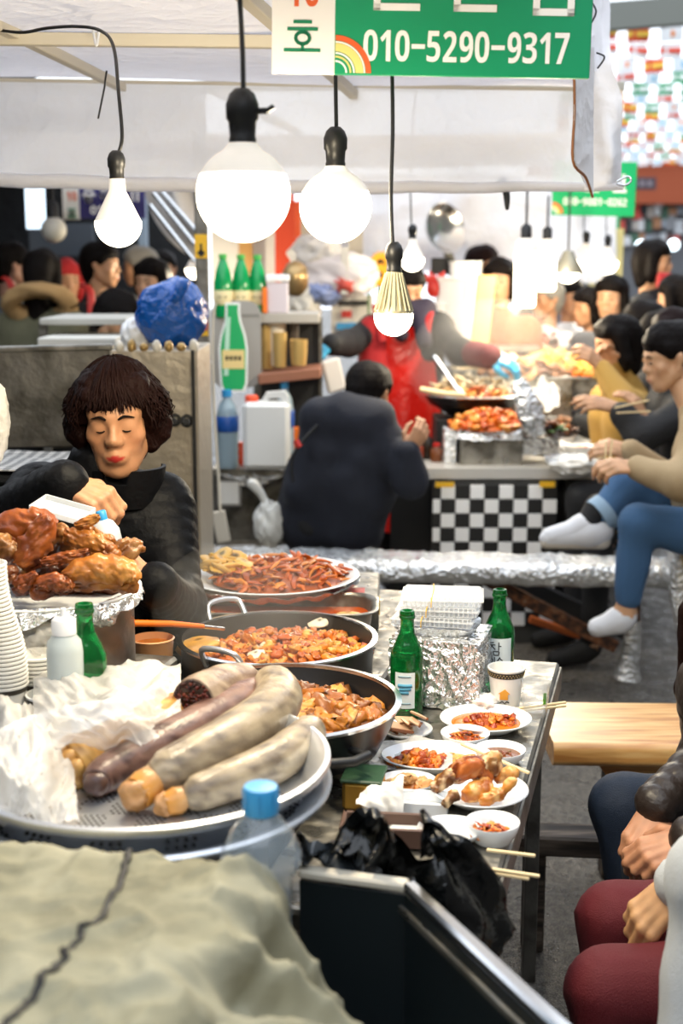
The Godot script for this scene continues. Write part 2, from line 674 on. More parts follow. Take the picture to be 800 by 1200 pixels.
	M.darkwood.albedo_texture = ntex("darkgrain", 0.015, 5, false, 1, ramp([[0.2, Color("1c1713")], [0.5, Color("3a3028")], [0.85, Color("6a5d50")]]))
	M.darkwood.uv1_scale = Vector3(0.5, 4, 4)
	M.chopstick = mat(Color("e6cfa0"), 0.6)
	M.green_glass = mat(Color(0.06, 0.45, 0.2, 0.12), 0.06)
	M.green_glass.transparency = BaseMaterial3D.TRANSPARENCY_ALPHA
	M.green_glass.albedo_color = Color("0f7a3e")
	M.green_glass.transparency = BaseMaterial3D.TRANSPARENCY_DISABLED
	M.green_glass.roughness = 0.07
	M.green_glass.albedo_color = Color(0.1, 0.62, 0.3, 0.12)
	M.green_glass.refraction_enabled = true
	M.green_glass.refraction_scale = 0.05
	M.clear = glass(Color(0.95, 0.98, 1.0), 0.12)
	M.clear_milky = mat(Color(0.93, 0.95, 0.97, 0.5), 0.3)
	M.clear_milky.transparency = BaseMaterial3D.TRANSPARENCY_ALPHA
	M.bag_white = mat(Color(0.93, 0.92, 0.9, 0.4), 0.3)
	M.bag_white.transparency = BaseMaterial3D.TRANSPARENCY_ALPHA
	bumpy(tri(M.bag_white, 3.0), crump, 0.35)
	M.bag_black = bumpy(tri(mat(Color("050708"), 0.2), 2.5), crump, 0.25)
	M.bag_blue = bumpy(tri(mat(Color("0f55ad"), 0.2), 3.0), crump, 0.6)
	var tp := mat(Color.WHITE, 0.8)
	tp.metallic_specular = 0.3
	tp.albedo_texture = ntex("tarp_wear", 0.006, 5, false, 1, ramp([[0.2, Color("7a7661")], [0.5, Color("8f8b74")], [0.8, Color("a29e88")]]))
	M.tarp = bumpy(tri(tp, 1.4), ntex("tarp_bumps", 0.01, 5, true, 10.0, null, true), 0.3)
	# food, coloured by its vertices
	M.food = vcol(mat(Color.WHITE, 0.3))
	bumpy(tri(M.food, 9.0), nf, 0.5)
	M.food_dull = vcol(bumpy(tri(mat(Color.WHITE, 0.5), 9.0), nf, 0.6))
	var sk := vcol(mat(Color.WHITE, 0.32))
	sk.subsurf_scatter_enabled = false
	M.meat = bumpy(tri(sk, 7.0), nm, 0.35)
	M.sauce = mat(Color("b5410f"), 0.2)
	M.broth = mat(Color("c8701c"), 0.15)
	# people
	M.skin = vcol(mat(Color.WHITE, 0.5))
	M.skin.subsurf_scatter_enabled = true
	M.skin.subsurf_scatter_strength = 0.06
	M.hair_black = bumpy(tri(mat(Color("100c0b"), 0.55, 0.0, 0.2), 8.0), ntex("strands", 0.03, 3, true, 12.0), 1.0)
	M.hair_black.uv1_scale = Vector3(30, 3, 30)
	M.hair_brown = M.hair_black.duplicate()
	M.hair_brown.albedo_color = Color("1a0c0a")
	M.hair_grey = M.hair_black.duplicate()
	M.hair_grey.albedo_color = Color("8a8780")
	var weave := ntex("weave", 0.15, 2, true, 8.0)
	for q in [["navy", "0e1322", 0.8], ["cloth_black", "0e0f13", 0.75], ["denim", "3d628a", 0.85], ["navy_trouser", "0f2138", 0.7], ["maroon", "5c0614", 0.75], ["grey_sleeve", "b9bdbf", 0.85], ["beige", "a08a68", 0.85], ["tan", "a8833c", 0.85], ["olive", "5c5a44", 0.85], ["fur", "a8875a", 0.95], ["red_cloth", "a3161a", 0.8], ["orange_cloth", "d4501c", 0.8], ["white_cloth", "d9dbe0", 0.85], ["grey_cloth", "5a5d63", 0.85], ["brown_cloth", "3c2f28", 0.7], ["plum", "251c2e", 0.8]]:
		var m := bumpy(tri(mat(Color(q[1]), q[2]), 6.0), weave, 0.5)
		m.rim_enabled = true
		m.rim = 0.12
		M[q[0]] = m
	M.puffer = bumpy(tri(mat(Color("0b0c0f"), 0.52, 0.0, 0.25), 3.0), nm, 0.4)
	M.puffer_brown = bumpy(tri(mat(Color("2e2622"), 0.4), 3.0), nm, 0.5)
	M.apron = bumpy(tri(mat(Color("c3160c"), 0.28), 2.0), nm, 0.5)
	M.glove = mat(Color("3fa9d8"), 0.4)

# ---------------------------------------------------------------- the setting
func setting() -> void:
	var b := Buf.new()
	box(b, V(40, 0.2, 60), T(V(0, -0.1, -20)))
	struct("floor", b, M.asphalt)
	# dark shop fronts on the left, behind the alley
	b = Buf.new()
	box(b, V(7.0, 3.0, 0.3), T(V(-4.6, 1.5, -10.5), V(0, 6, 0)))
	struct("wall_left", b, M.darkwall)
	b = Buf.new()
	box(b, V(0.3, 3.0, 9), T(V(-4.2, 1.5, -6.0)))
	struct("wall_side", b, M.darkwall)
	# the covered passage at the left
	b = Buf.new()
	box(b, V(6.0, 0.15, 6.0), T(V(-5.0, 2.75, -9.2)))
	struct("ceiling", b, M.darkwall)
	# the buildings that close the alley on the right and behind the photographer: the light comes from above
	b = Buf.new()
	box(b, V(0.3, 4.6, 46), Transform3D(Basis(V(0, 1, 0), deg_to_rad(ALLEY)), V(3.6, 2.3, 0.0) + V(sin(deg_to_rad(-ALLEY)), 0, -cos(deg_to_rad(-ALLEY))) * 16.0))
	struct("wall_right", b, mat(Color("6a655e"), 0.8))
	b = Buf.new()
	box(b, V(12, 4.6, 0.3), T(V(0, 2.3, 4.2)))
	struct("wall_behind", b, mat(Color("6a655e"), 0.8))
	b = Buf.new()
	box(b, V(0.3, 4.6, 9), T(V(-4.6, 2.3, 1.5)))
	struct("wall_near", b, mat(Color("5a5650"), 0.8))


# ---------------------------------------------------------------- shared builders
func depth(p: Vector3) -> float:
	return -(cam.affine_inverse() * p).z

func px(n: float, p: Vector3) -> float:          # n picture pixels at p, in metres
	return n * depth(p) / F

# a part whose buffer is in world coordinates
func pw(parent: Node3D, n: String, b: Buf, m: Material, kind := "") -> MeshInstance3D:
	return part(parent, n, b, m, parent.transform.affine_inverse() if parent != self else ID, kind)

func bar(b: Buf, p0: Vector3, p1: Vector3, w: float, h: float, bev := 0.002) -> void:
	var f := (p1 - p0).normalized()
	var up := V(0, 1, 0)
	if absf(f.dot(up)) > 0.95: up = V(0, 0, 1)
	var x := up.cross(f).normalized()
	box(b, V(w, h, (p1 - p0).length()), Transform3D(Basis(x, f.cross(x), f), (p0 + p1) / 2), bev)

func text(s: String, size: float, thick: float, mono := false) -> TextMesh:
	var t := TextMesh.new()
	var f := SystemFont.new()
	f.font_names = PackedStringArray(["Droid Sans"])
	f.font_weight = 700
	t.font = f
	t.text = s
	t.font_size = 32
	t.pixel_size = size / 23.0      # digits are about 23 of 32 units tall
	t.depth = thick
	t.curve_step = 1.0
	return t

# lettering fitted into a width and a height (metres), centred on xf
func lettering(parent: Node3D, s: String, w: float, h: float, m: Material, xf: Transform3D, n := "lettering") -> void:
	var t := text(s, h, 0.0015)
	var bb := t.get_aabb()
	part(parent, n, t, m, xf * T(V(0, 0, 0), Vector3.ZERO, V(w / bb.size.x, h / bb.size.y, 1)) * T(-bb.get_center()))

func plate_prof(r: float, h: float) -> Array:
	return P2([0, 0, r * 0.62, 0, r * 0.66, 0.003, r * 0.98, h, r, h + 0.002, r * 0.985, h + 0.004, r * 0.93, h + 0.001, r * 0.68, 0.007, r * 0.6, 0.005, 0, 0.005])

func bowl_prof(r: float, h: float) -> Array:
	return P2([0, 0, r * 0.6, 0, r * 0.72, h * 0.12, r * 0.92, h * 0.6, r, h * 0.97, r * 0.99, h, r * 0.95, h * 0.98, r * 0.86, h * 0.55, r * 0.62, h * 0.16, 0, h * 0.14])

func pot_prof(r: float, h: float, t: float) -> Array:
	return P2([0, 0, r * 0.86, 0, r * 0.93, h * 0.08, r * 0.97, h * 0.3, r - t * 0.5, h - 0.006, r + 0.004, h - 0.003, r + 0.003, h, r - t * 0.6, h, r - t, h - 0.008, r * 0.93 - t, h * 0.2, r * 0.86, h * 0.06, 0, h * 0.06])

# many small pieces heaped in an ellipse: nobody could count them
func heap(n: String, label: String, category: String, c: Vector3, rx: float, rz: float, h: float, count: int, size: float, cols: Array, shape := "lump", m: Material = null, yaw := 0.0, group := "", onto: Node3D = null) -> MeshInstance3D:
	var b := Buf.new()
	var base := Basis(V(0, 1, 0), deg_to_rad(yaw))
	for i in count:
		var a := rng.randf() * TAU
		var q := sqrt(rng.randf())
		var hh := h * (1.0 - q * q * 0.85) * rng.randf_range(0.55, 1.0)
		var p := base * V(cos(a) * q * rx, hh, sin(a) * q * rz)
		var s := size * rng.randf_range(0.6, 1.35)
		var col: Color = cols[rng.randi() % cols.size()]
		col = col * rng.randf_range(0.75, 1.2)
		b.col = col
		var xf := Transform3D(Basis.from_euler(V(rng.randf_range(-0.7, 0.7), rng.randf() * TAU, rng.randf_range(-0.7, 0.7))), p)
		if shape == "strip":
			var pts := []
			var curl := rng.randf_range(-2.2, 2.2)
			for k in 5:
				var t := (k - 2.0) / 2.0
				pts.append(xf * V(t * s * 1.2, cos(t * curl) * s * 0.45, sin(t * curl * 1.3) * s * 0.5))
			tube(b, pts, [s * 0.18, s * 0.42, s * 0.5, s * 0.42, s * 0.2], 6, true, 0.4)
		elif shape == "slice":
			blob(b, V(s * 1.1, s * 0.25, s * 0.7), xf, 0.4, 1.0, 9, 6, false, i * 3.7)
		else:
			blob(b, V(s * rng.randf_range(0.8, 1.4), s * rng.randf_range(0.4, 0.75), s * rng.randf_range(0.6, 1.0)), xf, 0.8, 1.6, 11, 8, false, i * 3.7)
	# the sauce that fills the gaps
	var P := PackedVector3Array()
	var C := PackedColorArray()
	for i in 20:
		for j in 7:
			var a := TAU * i / 20.0
			var q := j / 6.0
			var w := noise.get_noise_2d(cos(a) * q * 60.0 + c.x * 500.0, sin(a) * q * 60.0)
			P.push_back(base * V(cos(a) * q * rx * 1.04, h * 0.62 * (1.0 - q * q) + w * size * 0.4, sin(a) * q * rz * 1.04))
			C.push_back(cols[0] * 0.75)
	grid(b, P, 20, 7, true, false, 1, C)
	if onto: return part(onto, n, b, m if m else M.food, onto.transform.affine_inverse() * T(c), "stuff")
	return solo(n, label, category, b, m if m else M.food, T(c), group, "stuff")

# ---------------------------------------------------------------- canopy, sign and lamps over the stall
func near_canopy() -> void:
	var o := thing("stall_canopy", "white plastic tent canopy with steel tube frame and translucent hanging back curtain", "canopy", V(-0.9, 0, -3.0))
	var q := [at(-90, 90, 3.72), at(700, 104, 3.76), V(-2.9, 2.14, -0.8), V(0.2, 2.14, -1.5)]
	var b := Buf.new()
	sheet(b, 24, 14, func(u, v):
		var p: Vector3 = q[0].lerp(q[1], u).lerp(q[2].lerp(q[3], u), v)
		p.y += noise.get_noise_2d(u * 90, v * 60) * 0.02 - sin(u * PI) * sin(v * PI) * 0.02
		return p, 0.002)
	pw(o, "roof_sheet", b, M.canvas)
	b = Buf.new()
	sheet(b, 40, 14, func(u, v):
		var p: Vector3 = at(-90, 92, 3.72).lerp(at(686, 105, 3.76), u).lerp(at(-90, 203, 3.62).lerp(at(730, 214, 3.7), u), v)
		p += V(0, -sin(u * PI) * v * 0.012, noise.get_noise_2d(u * 140, v * 50) * 0.035 * v)
		return p, 0.0012)
	pw(o, "back_curtain", b, M.sheeting)
	b = Buf.new()
	var hem := []
	for i in 21:
		var u := i / 20.0
		var p: Vector3 = at(-90, 203, 3.62).lerp(at(730, 214, 3.7), u)
		hem.append(p + V(0, -0.008 - sin(u * PI) * 0.016 + noise.get_noise_1d(i * 20.0) * 0.008, noise.get_noise_2d(u * 140, 50) * 0.035))
	tube(b, hem, lerps([0.019, 0.02, 0.017, 0.012], 21), 8)
	pw(o, "curtain_hem", b, M.canvas)
	for t in [[V(0, 0, 0), -40, 45, 395, 50, 0.026, 2.085], [V(0, 0, 0), -30, 16, 143, 102, 0.024, 2.095], [V(0, 0, 0), 268, -22, 416, 112, 0.026, 2.095]]:
		b = Buf.new()
		bar(b, on(t[1], t[2], t[6]), on(t[3], t[4], t[6]), t[5], t[5])
		pw(o, "frame_tube", b, M.beige_metal)
	b = Buf.new()
	bar(b, at(-90, 92, 3.7), at(700, 105, 3.74), 0.01, 0.01)
	pw(o, "seam_rail", b, M.beige_metal)
	# the two loose flaps at the right corner
	b = Buf.new()
	sheet(b, 8, 14, func(u, v):
		var p: Vector3 = at(671, 60, 3.05).lerp(at(697, 40, 3.2), u).lerp(at(671, 188, 3.05).lerp(at(695, 230, 3.2), u), v)
		return p + V(0, 0, sin(u * 4.0 + v * 2.0) * 0.015), 0.0015)
	pw(o, "corner_flap", b, M.canvas)
	b = Buf.new()
	tube(b, smooth([at(672, 62, 3.04), at(673, 130, 3.04), at(671, 188, 3.04), at(686, 208, 3.12), at(694, 231, 3.18)], 5), 0.0035, 6)
	pw(o, "brown_binding", b, mat(Color("8a5a34"), 0.6))
	b = Buf.new()
	sheet(b, 10, 18, func(u, v):
		var w: float = lerpf(716, 729, smoothstep(0.45, 0.6, v))
		var p: Vector3 = at(684, lerpf(-30, 224, v), 3.5).lerp(at(w, lerpf(-30, 212, v), 3.5), u)
		return p + V(0, 0, sin(u * 6.0 + v * 5.0) * 0.02 + noise.get_noise_2d(u * 50, v * 90) * 0.05), 0.0015)
	pw(o, "corner_flap", b, M.canvas)
	for w in [[687, -5, 698, 12, 693, 26], [699, 62, 708, 67, 700, 80]]:
		b = Buf.new()
		tube(b, smooth([at(w[0], w[1], 3.0), at(w[2], w[3], 2.98), at(w[4], w[5], 3.0)], 6), 0.0022, 6)
		pw(o, "lashing_wire", b, M.rubber)
	b = Buf.new()
	tube(b, smooth([at(722, 213, 3.4), at(735, 207, 3.4), at(739, 212, 3.4), at(732, 217, 3.4), at(722, 215, 3.4)], 5), 0.003, 6)
	pw(o, "wire_loop", b, M.chrome)
	b = Buf.new()
	tube(b, smooth([at(125, 83, 2.9), at(123, 96, 2.9), at(122, 104, 2.9), at(115, 139, 2.9)], 5), 0.0022, 6)
	pw(o, "cable_tie", b, M.rubber)
	b = Buf.new()
	tube(b, smooth([at(109, 34, 2.72), at(113, 54, 2.7), at(116, 34, 2.72)], 5), 0.003, 6)
	pw(o, "cable_tie", b, M.plastic_white)

	# the stall's sign
	var bl := at(318, 86, 2.09)
	var br := at(690, 92, 2.09)
	var s := (br - bl).length() / 372.0
	var fx := (br - bl).normalized()
	var fy := V(0.004, 1, 0)
	fy = (fy - fx * fy.dot(fx)).normalized()
	var sx := Transform3D(Basis(fx, fy, fx.cross(fy)) * Basis.from_scale(Vector3.ONE * s), bl)   # sign units: picture pixels, origin at the lower left
	var sg := thing("stall_sign", "large green and white sign board with white phone number hanging over the stall", "sign", bl)
	var inv := sg.transform.affine_inverse() * sx
	b = Buf.new()
	box(b, V(74, 210, 8), T(V(37, 105, -4)), 1)
	part(sg, "number_panel", b, M.sign_white, inv)
	b = Buf.new()
	box(b, V(299, 210, 8), T(V(223, 105, -4)), 1)
	part(sg, "green_panel", b, M.sign_green, inv)
	lettering(sg, "010−5290−9317", 240, 35, M.print_white, inv * T(V(227, 33, 0.6)), "phone_number")
	lettering(sg, "10", 36, 38, M.print_orange, inv * T(V(37, 94, 0.6)), "stall_number")
	b = Buf.new()
	strokes(b, [[Vector2(27, 58), Vector2(45, 58)], [Vector2(20, 50), Vector2(52, 50)], circle(36, 40, 8, 6.5, 14), [Vector2(36, 33), Vector2(36, 27)], [Vector2(16, 26.5), Vector2(55, 26.5)]], 3.6, 1.0, T(Vector3(0, 0, 0.2)))
	part(sg, "counter_word", b, M.print_green, inv)
	b = Buf.new()
	for ln in [[Vector2(122, 118), Vector2(122, 76), Vector2(168, 76)], [Vector2(215, 118), Vector2(215, 76), Vector2(257, 76)], [Vector2(307, 110), Vector2(307, 73), Vector2(347, 73), Vector2(347, 110), Vector2(347, 96), Vector2(307, 96)]]:
		b = Buf.new()
		strokes(b, [ln], 8, 1.0, T(Vector3(0, 0, 0.2)))
		part(sg, "sign_letter", b, M.print_white, inv)
	for r in [[42, 36, "print_orange"], [35.2, 33.5, "print_white"], [33, 24, "print_yellow"], [23, 21, "print_white"], [19, 17, "print_yellow"], [14, 12, "print_white"]]:
		b = Buf.new()
		var pp := []
		for k in 13: pp.append(Vector2(cos(PI / 2 * k / 12.0), sin(PI / 2 * k / 12.0)) * r[0])
		for k in 13: pp.append(Vector2(cos(PI / 2 * (12 - k) / 12.0), sin(PI / 2 * (12 - k) / 12.0)) * r[1])
		prism(b, pp, 0.8, T(Vector3(74.5, 2, 0.2)))
		part(sg, "rainbow_band", b, M[r[2]], inv)

	lamp("globe", at(285, 228, 1.78), px(55, at(285, 228, 1.78)), 172, 110, [at(285, 112, 1.78), at(284, 60, 1.78), at(280, -15, 1.79), V(-0.136, 2.1, -1.74)], "largest round globe bulb hanging in front, on a black socket with side switch", 0.35)
	lamp("globe", at(393, 242, 2.28), px(42.5, at(393, 242, 2.28)), 198, 153, [at(394, 155, 2.28), at(393, 85, 2.28), at(393, 30, 2.29), V(-0.012, 2.125, -2.29)], "second round globe bulb hanging below the sign's left part", 0.35)
	lamp("pear", at(138.5, 262, 2.3), px(27.5, at(138, 262, 2.3)), 213, 180, [at(138, 181, 2.3), at(143, 160, 2.3), at(139, 110, 2.32), at(133, 55, 2.42), at(118, 36, 2.5), at(90, 31, 2.55), at(55, 33, 2.6), at(22, 38, 2.65), at(-30, 30, 2.7)], "pear-shaped white bulb at left, hanging on a long bent black cable", 0.2)
	lamp("finned", at(461, 371, 2.15), px(23, at(461, 371, 2.15)), 320, 286, [at(460, 288, 2.15), at(458, 230, 2.15), at(460, 150, 2.15), at(459, 60, 2.15), at(459, -10, 2.15)], "LED bulb with ribbed metallic body hanging lowest under the sign", 0.15)

# px rows: bottom and top of the socket
func lamp(kind: String, c: Vector3, r: float, sock_bottom: float, sock_top: float, cord: Array, label: String, power: float, group := "", segs := 32) -> Node3D:
	var dz := depth(c)
	var cy := (600.0 - (cam.affine_inverse() * c).y / dz * F)
	cy = 600.0 - (cam.affine_inverse() * c).y / dz * F
	var m := dz / F * 1.01
	var o := thing("hanging_bulb", label, "light bulb", c, group)
	var y0 := (cy - sock_bottom) * m
	var y1 := (cy - sock_top) * m
	var sr := (y1 - y0) * 0.3
	if kind == "pear" : sr = (y1 - y0) * 0.31
	var b := Buf.new()
	var prof := [Vector2(0, -r)]
	var top: float = {"globe": 0.42, "pear": 0.1, "finned": 0.18, "tube": 0.0}.get(kind, 0.3)
	for i in range(1, 15):
		var a := -PI / 2 + (PI / 2 + asin(top)) * i / 14.0
		prof.append(Vector2(cos(a) * r, sin(a) * r))
	prof.append(Vector2(0, top * r))
	lathe(b, prof, ID, segs)
	part(o, "glowing_bulb", b, M.bulb_on)
	b = Buf.new()
	var ra := sqrt(1.0 - top * top) * r
	if kind == "finned":
		lathe(b, P2([0, top * r, ra, top * r, ra, top * r + 0.004, ra * 0.8, r * 0.6, sr * 0.85, y0, 0, y0]), ID, segs)
		part(o, "metal_body", b, mat(Color("a8a184"), 0.45, 0.5))
		for k in 20:
			b = Buf.new()
			var a := TAU * k / 20
			var d := V(cos(a), 0, sin(a))
			bar(b, d * (ra * 1.0) + V(0, top * r + 0.004, 0), d * (sr * 0.95) + V(0, y0 - 0.002, 0), 0.0022, 0.004, 0.0)
			part(o, "cooling_fin", b, mat(Color("c2bb9c"), 0.4, 0.4))
	else:
		var cone := [Vector2(0, top * r), Vector2(ra, top * r)]
		if kind == "globe":
			for i in 8:
				var a := asin(top) + (1.12 - asin(top)) * (i + 1) / 8.0
				cone.append(Vector2(cos(a) * r, sin(a) * r))
		cone.append(Vector2(sr * 0.95, lerpf(r, y0, 0.6) if kind == "globe" else lerpf(top * r, y0, 0.75)))
		cone.append(Vector2(sr * 0.9, y0 + 0.002))
		cone.append(Vector2(0, y0 + 0.002))
		lathe(b, cone, ID, segs)
		part(o, "white_collar", b, M.bulb_white)
	b = Buf.new()
	var hh := y1 - y0
	lathe(b, P2([0, y0, sr * 0.82, y0, sr * 0.86, y0 + hh * 0.1, sr * 0.8, y0 + hh * 0.14, sr * 0.86, y0 + hh * 0.4, sr, y0 + hh * 0.46, sr * 1.02, y0 + hh * 0.72, sr * 0.8, y0 + hh * 0.9, sr * 0.45, y1, 0, y1]), ID, 20)
	part(o, "socket", b, M.rubber)
	if kind == "globe" and r > 0.06 and sock_top < 130:
		b = Buf.new()
		bar(b, V(sr * 0.9, y0 + hh * 0.6, 0), V(sr * 1.6, y0 + hh * 0.6, 0.004), 0.008, 0.008)
		box(b, V(0.012, 0.006, 0.012), T(V(sr * 1.75, y0 + hh * 0.64, 0.004), V(0, 0, 35)), 0.002)
		part(o, "switch", b, M.rubber)
	if cord.size():
		b = Buf.new()
		tube(b, smooth(cord, 6), maxf(0.0032, r * 0.055), 8)
		pw(o, "cord", b, M.rubber)
	if power > 0.0:
		var l := OmniLight3D.new()
		l.name = "bulb_light"
		l.light_color = Color(1.0, 0.93, 0.8)
		l.light_energy = power
		l.light_size = r * 0.7
		l.omni_range = 30.0
		l.omni_attenuation = 2.0
		l.shadow_enabled = true
		l.position = V(0, -r * 0.15, 0)
		o.add_child(l)
	return o

# ---------------------------------------------------------------- the food counter on the left
func food_counter() -> void:
	# counters, in the direction of the row of stalls
	var o := thing("serving_counter", "stainless front counter carrying the colander, cups and meat platter", "counter", V(-0.75, 0, -1.95), "", ALLEY)
	var b := Buf.new()
	box(b, V(1.3, 0.03, 0.86), T(V(-0.34, CH - 0.015, -0.145)), 0.006)
	part(o, "counter_top", b, M.steel)
	b = Buf.new()
	box(b, V(0.34, 0.03, 0.46), T(V(0.48, CH - 0.015, 0.065)), 0.006)
	part(o, "side_leaf", b, M.steel)
	b = Buf.new()
	box(b, V(1.24, CH - 0.03, 0.8), T(V(-0.34, CH * 0.5 - 0.015, -0.145)), 0.004)
	part(o, "cabinet", b, M.dullsteel)
	b = Buf.new()
	box(b, V(0.3, CH - 0.03, 0.42), T(V(0.47, CH * 0.5 - 0.015, 0.065)), 0.004)
	part(o, "side_cabinet", b, M.dullsteel)
	o = thing("cooking_counter", "low stainless counter under the steaming pans", "counter", V(-0.2, 0, -2.75), "", ALLEY)
	b = Buf.new()
	box(b, V(0.3, 0.03, 1.48), T(V(0.145, 0.745, -0.03)), 0.006)
	part(o, "counter_top", b, M.steel)
	b = Buf.new()
	box(b, V(0.24, 0.03, 1.0), T(V(-0.13, 0.745, -0.26)), 0.006)
	part(o, "side_leaf", b, M.steel)
	b = Buf.new()
	box(b, V(0.28, 0.73, 1.44), T(V(0.145, 0.365, -0.03)), 0.004)
	part(o, "cabinet", b, M.dullsteel)
	b = Buf.new()
	sheet(b, 24, 24, func(u, v):
		return V(lerpf(-0.26, 0.2, u), 0.735 - v * 0.5, 0.762 + noise.get_noise_2d(u * 260, v * 260) * 0.03 + noise.get_noise_2d(u * 700, v * 700) * 0.012), 0.002)
	part(o, "foil_wrapping", b, M.foil)
	colander()
	cups_and_bottles()
	meat_platter()
	pans()

func colander() -> void:
	var c := on(172, 887, 0.965)
	var r := px(216, c)
	var o := thing("aluminium_basin", "dull aluminium basin nested underneath the sausage colander", "basin", V(c.x, CH, c.z + 0.01))
	var b := Buf.new()
	lathe(b, P2([0, 0, r * 0.7, 0, r * 0.92, 0.035, r * 0.96, 0.045, r * 1.0, 0.045, r * 1.005, 0.05, r * 0.99, 0.054, r * 0.93, 0.05, r * 0.7, 0.005, 0, 0.005]), ID, 72)
	part(o, "bowl", b, M.alu)
	o = thing("sausage_colander", "wide perforated aluminium colander full of blood sausages", "colander", V(c.x, CH + 0.025, c.z))
	b = Buf.new()
	var y := 0.055
	lathe(b, P2([0, 0, r * 0.78, 0, r * 0.86, 0.008, r * 0.93, y - 0.012, r * 0.985, y - 0.008, r * 1.0, y - 0.002, r * 0.995, y + 0.004, r * 0.97, y + 0.006, r * 0.925, y - 0.006, r * 0.85, 0.012, r * 0.77, 0.004, 0, 0.004]), ID, 80)
	part(o, "bowl", b, M.alu)
	b = Buf.new()
	for i in 60:
		for j in 60:
			var q := V((i - 30) * 0.0078 + (0.0039 if (j % 2) else 0.0), 0.0046, (j - 30) * 0.0078)
			if (int(i / 5) + int(j / 5)) % 2 == 0 and Vector2(q.x, q.z).length() < r * 0.74:
				cyl(b, q - V(0, 0.003, 0), q, 0.0021, -1, 6)
	part(o, "drain_holes", b, M.black, ID, "stuff")
	b = Buf.new()
	for i in 16:
		for j in 3:
			for k in 4:
				var a := TAU * (i + k * 0.12) / 16.0
				var d := V(cos(a), 0, sin(a))
				var rr := lerpf(0.867, 0.92, j / 2.0) * r
				cyl(b, d * rr * 0.985 + V(0, 0.012 + j * 0.011, 0), d * rr * 1.01 + V(0, 0.012 + j * 0.011, 0), 0.0022, -1, 6)
	part(o, "side_holes", b, M.black, ID, "stuff")

	var skin := [lin("5f5347"), lin("a8987e")]
	sausage("pale thick blood sausage lying along the middle, with a golden knotted end", [[160, 930, 0.975, 20], [172, 921, 0.98, 22], [181, 911, 0.985, 17], [195, 905, 0.99, 27], [235, 885, 0.998, 29], [280, 860, 1.0, 30], [312, 838, 1.0, 30], [326, 818, 1.0, 29], [320, 803, 1.0, 25], [310, 798, 0.998, 15]], skin, true)
	sausage("short pale blood sausage in front along the colander's right rim", [[193, 943, 0.965, 13], [207, 938, 0.968, 17], [217, 933, 0.97, 13], [232, 929, 0.973, 22], [275, 913, 0.976, 25], [320, 893, 0.978, 26], [350, 872, 0.98, 25], [362, 858, 0.98, 21], [366, 850, 0.98, 11]], skin, true)
	sausage("dark purplish blood sausage in the middle of the colander, with a smooth tapered tip", [[113, 918, 0.972, 16], [120, 910, 0.974, 22], [150, 893, 0.978, 25], [200, 868, 0.984, 26], [250, 842, 0.986, 26], [285, 822, 0.988, 25], [300, 808, 0.988, 16]], [lin("3c2620"), lin("7c5f54")], false)
	sausage("blood sausage half under the plastic bag, its open golden end facing out", [[82, 898, 0.975, 31], [92, 892, 0.978, 34], [110, 884, 0.98, 30], [150, 862, 0.985, 27], [200, 835, 0.985, 24]], [lin("8a5a26"), lin("d6a45a")], false, true)
	sausage("cut blood sausage at the back showing its dark red filling", [[226, 822, 1.01, 27], [236, 817, 1.008, 29], [262, 806, 1.0, 28], [285, 800, 0.995, 24], [296, 798, 0.992, 14]], [lin("6b5648"), lin("a8957f")], false, false, true)
	# a white bag thrown over the left side
	var bo := thing("plastic_bag", "crumpled translucent white plastic bag draped over the sausages", "plastic bag", on(105, 870, 0.98))
	b = Buf.new()
	sheet(b, 46, 40, func(u, v):
		var x := lerpf(40, 212, u)
		var yy = lerpf(792, 884, v) - u * 22.0 + (u * u) * 10.0
		var h := 0.968 + 0.05 * sin(PI * clampf(u * 1.05, 0, 1)) * sin(PI * clampf(v * 0.9 + 0.1, 0, 1))
		if u > 0.75: yy = lerpf(yy, lerpf(778, 850, v), (u - 0.75) * 3.0)
		var p := on(x, yy, h)
		var w := noise.get_noise_2d(u * 110 + v * 40, v * 90 - u * 50)
		var w2 := 1.0 - 2.0 * absf(noise.get_noise_2d(u * 130 + 90, v * 240 - u * 160))
		return p + V(0, w * 0.022 + w2 * w2 * 0.007, w2 * 0.004), 0.0008)
	pw(bo, "bag_film", b, M.bag_white)
	bo = thing("plastic_bag", "thin clear plastic bag bunched over the colander's left edge", "plastic bag", on(20, 890, 0.98))
	b = Buf.new()
	sheet(b, 40, 40, func(u, v):
		var x = lerpf(-45, 82, u) + v * 10.0
		var yy := lerpf(826, 966, v)
		var h := 0.95 + 0.05 * sin(PI * clampf(u, 0, 1)) * sin(PI * clampf(v * 0.9 + 0.1, 0, 1))
		var p := on(x, yy, h)
		var w := noise.get_noise_2d(u * 120 + 300, v * 90)
		var w2 := 1.0 - 2.0 * absf(noise.get_noise_2d(u * 260 + 90 + v * 90, v * 130))
		return p + V(0, w * 0.026 + w2 * w2 * 0.01, w2 * 0.006), 0.0008)
	pw(bo, "bag_film", b, M.bag_white)

